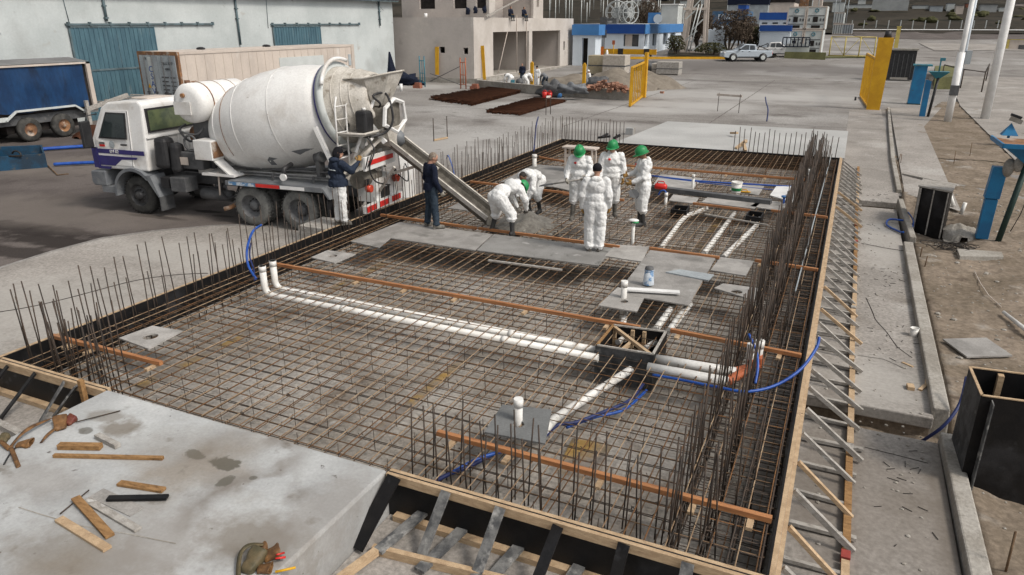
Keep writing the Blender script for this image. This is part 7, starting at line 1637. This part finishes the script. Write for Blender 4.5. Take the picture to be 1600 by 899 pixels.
# trees and shrubs
def tree(px,py,h,r,label,bare=True,m=None,cat='tree',name='bare_tree',dens=1.,grp=None):
    p=gat(px,py); t=empty(name,p[:],0,label,cat,grp); rr=random.Random(int(px*7+py)); tr=MB(); cr=MB(); 
    def br(a,d,l,w_,k):
        b=a+d*l; tr.tube([a,a.lerp(b,.5)+V((rr.uniform(-.05,.05)*l,0,0)),b],[w_,w_*.8,w_*.6],5)
        if k==0:
            return
        for i in range(5 if k>1 else 6):
            dd=(d+V((rr.uniform(-.6,.6),rr.uniform(-.6,.6),rr.uniform(-.1,.5)))).normalized(); br(a.lerp(b,rr.uniform(.5,1)),dd,l*rr.uniform(.5,.75),w_*.55,k-1)
    for i in range(3): br(V((rr.uniform(-.2,.2)*r,0,-.3)),V((rr.uniform(-.35,.35),rr.uniform(-.3,.3),1)).normalized(),h*.42,.13*h/4,3)
    tr.build('trunk',K['bark'],t,local=True)
    n=int(1500*dens)
    for i in range(n):
        a=rr.random()*2*PI; u=rr.random()**.5; z=rr.uniform(.3,1); q=V((math.cos(a)*u*r*(.5+.5*math.sin(z*PI*.9+.3)),math.sin(a)*u*r*.8,z*h)); s=rr.uniform(.06,.16)*max(1,h/4)
        d1=V((rr.uniform(-1,1),rr.uniform(-1,1),rr.uniform(-.3,1))).normalized()*s; d2=V((rr.uniform(-1,1),rr.uniform(-1,1),rr.uniform(-1,1))).normalized()*s*.5
        cr.add([q-d1,q+d2,q+d1,q-d2],[(0,1,2,3)])
    cr.build('crown',m or K['bark'],t,local=True)
tree(1135,84,5.2,1.9,'left dense clipped brown tree behind the silver pickup'); tree(1155,84,5.4,1.6,'right dense clipped brown tree behind the silver pickup'); tree(1168,80,4.4,1.2,'small brown tree beside the white guardhouse')
tree(1110,88,1.6,2.0,'low dark shrub at the foot of the clipped trees',m=K['shrub'],cat='shrub',name='shrub'); tree(1054,87,2.4,1.3,'rounded dark shrub before the office side wall',m=K['shrub'],cat='shrub',name='shrub')
tree(1092,82,6,1.6,'bare tree behind the lattice tower',dens=.6); tree(1010,60,7,2.4,'bare tree behind the office roof',dens=.7); tree(1175,82,3.2,1.2,'dark bush left of the guardhouse',m=K['shrub'],cat='shrub',name='shrub')
p=gat(1122,84); tag(MB().box(p.x-1.4,p.x+.6,p.y,p.y+2,p.z-.5,p.z+2.9).box(p.x-1.5,p.x-1.35,p.y-.05,p.y+2,p.z-.5,p.z+3.0).build('white_kiosk',K['bwall']),'small white cabin behind the shrubs','cabin')
# guardhouse and blue buildings behind
def blockb(px0,px1,py0,py1,dist,depth,m,label,name='building',band=None,win=0,mb_=None,cat='building'):
    """a building facing the yard: front at world Y = dist"""
    x0,x1=onY(px0,py1,dist).x,onY(px1,py1,dist).x; z0,z1=onY(px0,py1,dist).z,onY(px0,py0,dist).z
    t=empty(name,((x0+x1)/2,dist+depth/2,z0),0,label,cat)
    MB().box(x0,x1,dist,dist+depth,z0-3,z1).build('wall',m,t)
    if band: MB().box(x0-.1,x1+.1,dist-.12,dist+depth+.1,z1-band,z1+.1).build('fascia',mb_ or K['bluebldg'],t)
    else: MB().box(x0-.12,x1+.12,dist-.12,dist+depth+.1,z1,z1+.15).build('roof',K['dkgrey'],t)
    for k in range(win):
        a=x0+(x1-x0)*(k+.25)/win; b=x0+(x1-x0)*(k+.75)/win; zc=z0+(z1-(band or 0)-z0)*.35; zd=z1-(band or 0)-.35
        w_=MB().box(a,b,dist-.06,dist-.01,zc,zd).build('window',K['glass_blue'],t); MB().box(a-.06,b+.06,dist-.08,dist-.0,zc-.08,zc).build('sill',K['white'],w_)
    return t,x0,x1,z0,z1
D=gat(1205,84).y
blockb(1184,1231,41,84,D,5,K['bwall'],'white guardhouse with a blue band behind the silver pickup',name='guardhouse',band=.62)
blockb(1186,1236,21,42,D+14,6,K['bwall'],'two storey white office with blue bands behind the guardhouse',name='office_block',band=.9,win=3)
t,x0,x1,z0,z1=blockb(1112,1165,19,50,D+22,6,K['bwall'],'blue fascia building with pale lettering behind the clipped trees',band=1.9,mb_=mat('slate_blue',(.05,.12,.22),None,2,.6))
text('mas',1.7,K['bwall'],t,(x1-3.2-t.location.x,-3.2,z1-.6-t.location.z),(PI/2,0,0))
blockb(1137,1200,-18,14,D+60,12,K['cont_door'],'large shed with a dark blue upper wall on the rise at the top',name='shed',band=3.2,mb_=K['navy'])
blockb(1200,1240,-8,16,D+62,12,K['cont'],'beige and dark shed right of the large one at the top',name='shed',band=1.5,mb_=K['dark'])
blockb(1152,1165,8,24,D+50,4,K['bluebldg'],'small blue kiosk in front of the large shed',name='cabin')
# reefers
def reefer(x0,x1,y0,z0,z1,label,dep=6):
    t=empty('refrigerated_container',((x0+x1)/2,y0,z0),0,label,'container'); MB().box(x0,x1,y0,y0+dep,z0,z1).build('shell',K['reefer'],t)
    w_=x1-x0; h_=z1-z0
    MB().box(x0-.03,x1+.03,y0-.06,y0+.0,z1-.12,z1+.01).box(x0-.03,x0+.12,y0-.05,y0,z0,z1).box(x1-.12,x1+.03,y0-.05,y0,z0,z1).box(x0,x1,y0-.05,y0,z0,z0+.14).build('frame',K['cont'],t)
    MB().box(x0+w_*.35,x0+w_*.6,y0-.06,y0-.01,z0+h_*.32,z0+h_*.55).build('fan_opening',K['dark'],t)
    for fx in (.12,.7,.85): MB().box(x0+w_*fx,x0+w_*(fx+.08),y0-.06,y0-.01,z0+h_*.36,z0+h_*.48).build('vent',K['dkgrey'],t)
    MB().box(x0+.2,x1-.2,y0-.045,y0-.01,z0+h_*.58,z0+h_*.61).box(x0+.2,x1-.2,y0-.045,y0-.01,z0+h_*.22,z0+h_*.25).build('panel_seam',K['dkgrey'],t)
    MB().box(x0+w_*.3,x0+w_*.75,y0-.05,y0-.01,z0+.18,z0+h_*.18).build('compressor_recess',K['dark'],t)
    c=V((x0+w_*.5,y0-.05,z0+h_*.82)); MB().tube([c+V((math.cos(a)*.2,0,math.sin(a)*.2)) for a in [2*PI*k/14 for k in range(14)]],.05,5,closed=True).build('round_emblem',K['teal'],t)
    return t
RY=gat(1260,86).y+1; Zt,Zm,Zb=[onY(1260,y,RY).z for y in (10.5,47,84)]
xa,xb,xc=onY(1226,60,RY).x,onY(1255,60,RY).x,onY(1286,60,RY).x
reefer(xa,xb-.06,RY,Zm+.06,Zt,'upper left white refrigerated container of the stack of four'); reefer(xb+.06,xc,RY+.05,Zm+.06,Zt+.03,'upper right white refrigerated container of the stack of four')
reefer(xa+.3,xb-.06,RY,Zb,Zm,'lower left white refrigerated container behind the dark rail'); reefer(xb+.06,xc-.1,RY+.03,Zb,Zm,'lower right white refrigerated container of the stack of four')
p0_=gat(1225,91.5); p1_=gat(1290,92.5); p1_.y=p0_.y
t=empty('olive_wall',p0_[:],0,'low olive and pale concrete wall below the container stack','wall'); MB().box(p0_.x,p1_.x,p0_.y,p0_.y+.5,p0_.z-.5,p0_.z+.75).build('base',K['olive'],t); MB().box(p0_.x,p0_.x+(p1_.x-p0_.x)*.58,p0_.y+.6,p0_.y+.8,p0_.z,p0_.z+1.7).build('upper_wall',K['reefer'],t)
t=empty('dark_railing',(p0_.x,p0_.y+.5,p0_.z),0,'dark blue barred railing in front of the lower containers','railing'); z0_=onY(1240,74,p0_.y+.4).z; z1_=onY(1240,58,p0_.y+.4).z; x0_,x1_=onY(1223,66,p0_.y+.4).x,onY(1265,66,p0_.y+.4).x
MB().box(x0_,x1_,p0_.y+.3,p0_.y+.4,z0_,z0_+.12).box(x0_,x1_,p0_.y+.3,p0_.y+.4,z1_-.12,z1_).build('rail',K['navy'],t)
for k in range(8): x=x0_+(x1_-x0_)*k/7; MB().box(x-.06,x+.06,p0_.y+.31,p0_.y+.39,z0_+.12,z1_-.12).build('bar',K['navy'],t)
# far door-end containers
FY2=gat(1318,55).y
def dcont(px0,px1,py0,py1,y0,m,label):
    x0,x1=onY(px0,py1,y0).x,onY(px1,py1,y0).x; z0,z1=onY(px0,py1,y0).z,onY(px0,py0,y0).z
    t=empty('freight_container',((x0+x1)/2,y0,z0),0,label,'container'); MB().box(x0,x1,y0,y0+6,z0,z1).build('shell',m,t)
    for fx in (.15,.38,.62,.85): x=x0+(x1-x0)*fx; MB().box(x-.06,x+.06,y0-.08,y0-.01,z0+.1,z1-.1).build('locking_bar',K['dkgrey'],t)
    MB().box(x0,x1,y0-.06,y0,z0,z0+.15).box(x0,x1,y0-.06,y0,z1-.15,z1).build('frame',K['cont'],t)
dcont(1302,1318,20,37,FY2,K['reefer'],'upper white door-end container right of the refrigerated stack'); dcont(1300,1315,38,54,FY2,K['reefer'],'lower left white door-end container right of the refrigerated stack'); dcont(1315.3,1331,37.5,54,FY2,K['cont_door'],'lower right grey-blue door-end container of the small stack')
# far yellow fence
fa,fb=gat(1295,89),gat(1364,88); fb=V((fb.x,fa.y,fa.z)); t=empty('yellow_fence',fa[:],0,'faded yellow tube fence right of the container stack','fence'); hf=onY(1330,58,fa.y).z-fa.z
for z in (.15,hf): MB().tube([fa+V((0,0,z)),fb+V((0,0,z))],.06,6).build('rail',K['yellow_pale'],t)
for k in range(4): p=fa.lerp(fb,k/3); MB().tube([p,p+V((0,0,hf))],.08,6).build('post',K['yellow_pale'],t)
for k in range(3): p,q=fa.lerp(fb,k/3),fa.lerp(fb,(k+1)/3); MB().tube([p+V((0,0,hf)),q+V((0,0,.2))] if k%2==0 else [p+V((0,0,.2)),q+V((0,0,hf))],.03,5).build('diagonal',K['yellow_pale'],t)
p=gat(1399,78); tag(MB().box(p.x-.25,p.x+.25,p.y,p.y+.4,p.z,p.z+3.0).box(p.x-.3,p.x+.3,p.y-.05,p.y+.45,p.z+3.0,p.z+3.1).build('yellow_post',K['yellow_pale']),'far faded yellow post behind the gate post','post')
p=at(1570,92,G); t=empty('far_gate',p[:],0,'beige gate section with a yellow post at the far right edge','gate'); MB().box(-.2,.1,-.2,.2,0,2.6).build('post',K['yellow_pale'],t,local=True); MB().box(.15,8,-.1,.1,.5,2.5).build('panel',K['cont'],t,local=True); MB().box(1.3,3,-.14,-.1,1.2,1.9).build('dark_plate',K['dkgrey'],t,local=True); MB().tube([(0,-.15,2.6),(8,-.15,2.6)],.07,6).build('top_rail',K['yellow_pale'],t,local=True)
gsheet('olive_strip',[(1235,92),(1365,91),(1365,88),(1235,89)],K['olive'],.1)
gsheet('road_edge_line',[(1320,48.8),(1650,50),(1650,49),(1320,48.1)],K['white'],.3)
gsheet('pale_road_patch',[(1435,68),(1560,70),(1600,80),(1460,80)],K['pad'],.06)
gsheet('dark_road',[(1430,62),(1700,62),(1700,50),(1320,50),(1345,60)],K['asphalt'],.05)
# field fence posts, sheds, billboard
for k in range(13):
    p=gat(1330+k*19,46); tag(MB().box(p.x-.09,p.x+.09,p.y-.09,p.y+.09,p.z-.3,p.z+1.9).build('fence_post',K['reefer']),'thin pale post in the row along the scrub field beyond the road','fence post','field fence posts')
t,x0,x1,z0,z1=blockb(1361,1418,-12,18,gat(1390,19).y,.5,K['signgrey'],'large blank weathered board standing on the scrub field',name='hoarding',cat='hoarding')
blockb(1321,1363,8,18,gat(1390,19).y+10,4,K['reefer'],'long pale trailer body left of the blank board',name='trailer_body',cat='trailer')
for (a,b_,c_,d_,mm,lab) in ((1478,1490,6,20,'reefer','tall pale cabin on the scrub field'),(1492,1504,9,23,'cont','beige low cabin on the scrub field'),(1530,1556,8,22,'signgrey','pale gabled shed between the white poles'),(1425,1450,9,17,'reefer','long low white shed far across the field'),(1585,1615,6,16,'cont','brownish shed at the top right corner'),(1340,1352,0,8,'reefer','small pale hut above the long trailer body')):
    blockb(a,b_,c_,d_,gat((a+b_)/2,d_+1).y,5,K[mm],lab,name='shed',cat='shed')
# masts on the left hill and cable drums
rm=random.Random(5)
for k in range(34):
    x,y=rm.uniform(858,1030),rm.uniform(6,36); p=gat(x,y+rm.uniform(-2,3)); h=rm.uniform(3.5,7); o=MB().tube([p-V((0,0,1)),p+V((0,0,h))],.11,5)
    tag(o.build('thin_mast',K['reefer']),'thin pale mast among the masts on the brown hillside behind the offices','mast','masts on the hillside')
def reel(px,py,r,label,yaw):
    d_=OY+16; c=onY(px,py,d_); t=empty('cable_drum',c[:],yaw,label,'cable drum')
    for y in (-.5,.5):
        f_=MB().tube([(r*math.cos(a),y,r*math.sin(a)) for a in [2*PI*k/28 for k in range(28)]],.09,6,closed=True).tube([(r*.45*math.cos(a),y,r*.45*math.sin(a)) for a in [2*PI*k/20 for k in range(20)]],.08,6,closed=True)
        for k in range(8): a=2*PI*k/8; f_.tube([(0,y,0),(r*math.cos(a),y,r*math.sin(a))],.06,5)
        f_.build('flange',K['signgrey'],t,local=True)
    MB().tube([(0,-.5,0),(0,.5,0)],r*.35,16).build('core',K['signgrey'],t,local=True); MB().box(-1.0,1.0,-.5,.5,-r-3,-r).build('cradle',K['dkgrey'],t,local=True)
reel(964,20,1.6,'left of two big spoked cable drums behind the office roof',.1); reel(982,20,1.5,'right of two big spoked cable drums, turned edge on',1.0)
for k in range(26):
    x,y=rm.uniform(1000,1640),rm.uniform(-6,5); p=gat(x,y)
    blk=MB().box(p.x-rm.uniform(1.5,4),p.x+rm.uniform(1.5,4),p.y,p.y+4,p.z-1,p.z+rm.uniform(2,3.5)); o=blk.build('far_house',K[rm.choice(['reefer','cont','signgrey','brick'])]); tag(o,'small pale or reddish house in the far settlement on the hill','house','houses of the far settlement')
    v=[V(q) for q in blk.v]; zt_=max(q.z for q in v); xx=[q.x for q in v]; MB().add([(min(xx)-.2,p.y-.2,zt_),(max(xx)+.2,p.y-.2,zt_),(max(xx)+.2,p.y+4.2,zt_),(min(xx)-.2,p.y+4.2,zt_),(min(xx)-.2,p.y+2,zt_+1),(max(xx)+.2,p.y+2,zt_+1)],[(0,1,5,4),(2,3,4,5),(0,4,3),(1,2,5)]).build('roof',K['roofgrey'],o)
for k in range(40):
    x,y=rm.uniform(1330,1620),rm.uniform(16,42); p=gat(x,y); 
    if k%2: continue
    tag(lump(p+V((0,0,.1)),(rm.uniform(.7,1.8),rm.uniform(.7,1.5),rm.uniform(.3,.8)),k).build('scrub_bush',K['shrub']),'low dark scrub bush scattered over the field beyond the road','bush','scrub bushes on the field')
for (a,b_,c_,d_,mm,lab) in ((1062,1074,2,12,'reefer','small white hut on the slope above the lattice tower'),(1244,1262,-6,9,'rusty','red and yellow machinery shed behind the container stack'),(1268,1284,-4,9,'cont','beige shed directly behind the container stack'),(1300,1318,4,16,'reefer','white shed on the slope above the small container stack'),(1452,1472,10,20,'cont_door','grey-blue shed between the blank board and the cabins'),(1508,1524,6,17,'brick','reddish shed between the white poles'),(1560,1580,12,22,'reefer','low white shed right of the thick white pole')):
    blockb(a,b_,c_,d_,gat((a+b_)/2,d_+1).y,5,K[mm],lab,name='shed',cat='shed')
for k in range(14):
    x,y=rm.uniform(1040,1340),rm.uniform(8,24); p=gat(x,y+20); h=rm.uniform(6,11); o=MB().tube([p-V((0,0,1)),p+V((0,0,h))],.1,5).tube([p+V((0,0,h)),p+V((.9,0,h+.15))],.07,5); tag(o.build('lamp_post',K['cont_door']),'thin far lamp post standing among the sheds and containers','lamp post','far lamp posts')
# ================= VEHICLES =================
def pickup(name,p,rz,m,label,cat):
    t=empty(name,p[:],rz,label,cat); f=lambda u,v,w:(u,w,v); s=.9
    body=[(-2.65,.55),(-2.65,1.12),(-.95,1.14),(1.2,1.16),(2.35,1.05),(2.62,.85),(2.66,.45),(2.2,.36),(-2.2,.4)]
    MB().prism(body,f,-s,s).build('body',m,t,local=True,bevel=.06)
    MB().prism([(-.95,1.14),(-.8,1.74),(.35,1.8),(1.25,1.16)],f,-s+.1,s-.1).build('cab',m,t,local=True,bevel=.05)
    for sg in (1,-1):
        y0,y1=sorted((sg*(s-.1)+sg*.004,sg*(s-.1)+sg*.012))
        MB().prism([(-.72,1.2),(-.65,1.64),(-.15,1.69),(-.15,1.2)],f,y0,y1).build('window',K['glass_blue'],t,local=True); MB().prism([(-.05,1.2),(-.05,1.69),(.33,1.7),(1.0,1.2)],f,y0,y1).build('window',K['glass_blue'],t,local=True)
        y0,y1=sorted((sg*s+sg*.004,sg*s+sg*.03)); MB().box(-1.2,1.4,y0,y1,.42,.5).build('sill_strip',BK,t,local=True)
        MB().box(.9,1.1,*sorted((sg*s,sg*(s+.18))),1.18,1.34).build('mirror',BK,t,local=True)
        for u in (-.2,.55): MB().box(u,u+.18,*sorted((sg*s+sg*.003,sg*s+sg*.02)),1.0,1.05).build('door_handle',BK,t,local=True)
        for u in (-1.65,1.62):
            arch_=MB().lathe([(0,.45),(.03,.45),(.03,.001)],(u,sg*(s-.0)-sg*.015,.42),(0,sg,0),20,False).build('wheel_arch',BK,t,local=True)
            w_=MB().lathe([(-.12,.2),(-.12,.36),(0,.39),(.12,.36),(.13,.24)],(u,sg*(s-.06),.39),(0,sg,0),20,False).build('wheel',K['black'],t,local=True); MB().lathe([(.12,.25),(.14,.2),(.1,.1),(.15,.001)],(u,sg*(s-.06),.39),(0,sg,0),14,False).build('rim',K['reefer'],w_,local=True)
        MB().box(2.45,2.64,*sorted((sg*.55,sg*.88)),.86,.98).build('headlight',K['white'],t,local=True); MB().box(-2.67,-2.63,*sorted((sg*.7,sg*.88)),.75,1.05).build('tail_light',K['red'],t,local=True)
    MB().add([(1.16,-.68,1.2),(1.16,.68,1.2),(.42,.66,1.74),(.42,-.66,1.74),(1.2,-.68,1.18),(1.2,.68,1.18),(.46,.66,1.77),(.46,-.66,1.77)],[(4,5,6,7),(3,2,1,0)]).build('windscreen',K['glass_blue'],t,local=True)
    MB().box(-2.5,-1.05,-.78,.78,1.12,1.15).tube([(-1.0,.75,1.2),(-1.2,.72,1.6),(-1.2,-.72,1.6),(-1.0,-.75,1.2)],.05,6).tube([(-1.2,.72,1.6),(-2.2,.8,1.18)],.05,6).build('bed_cover',BK,t,local=True)
    return t
pa_,pb_=gat(1141,95.5),gat(1187,95.5); c=(pa_+pb_)/2; d=(pa_-pb_); pk=pickup('pickup_truck',c,math.atan2(d.y,d.x),K['silver'],'silver double cab pickup parked by the yellow kerb','pickup')
k_=(pa_-pb_).length/3.27; pk.scale=(min(1.15,k_),)*3; pk.location.z=gz(c.x,c.y)+.0
c=gat(1206,91)+V((0,1.5,0)); p2=pickup('parked_car',c+V((0.2,1.2,0)),0.0,K['white'],'white car with only its nose showing behind the silver pickup','car')
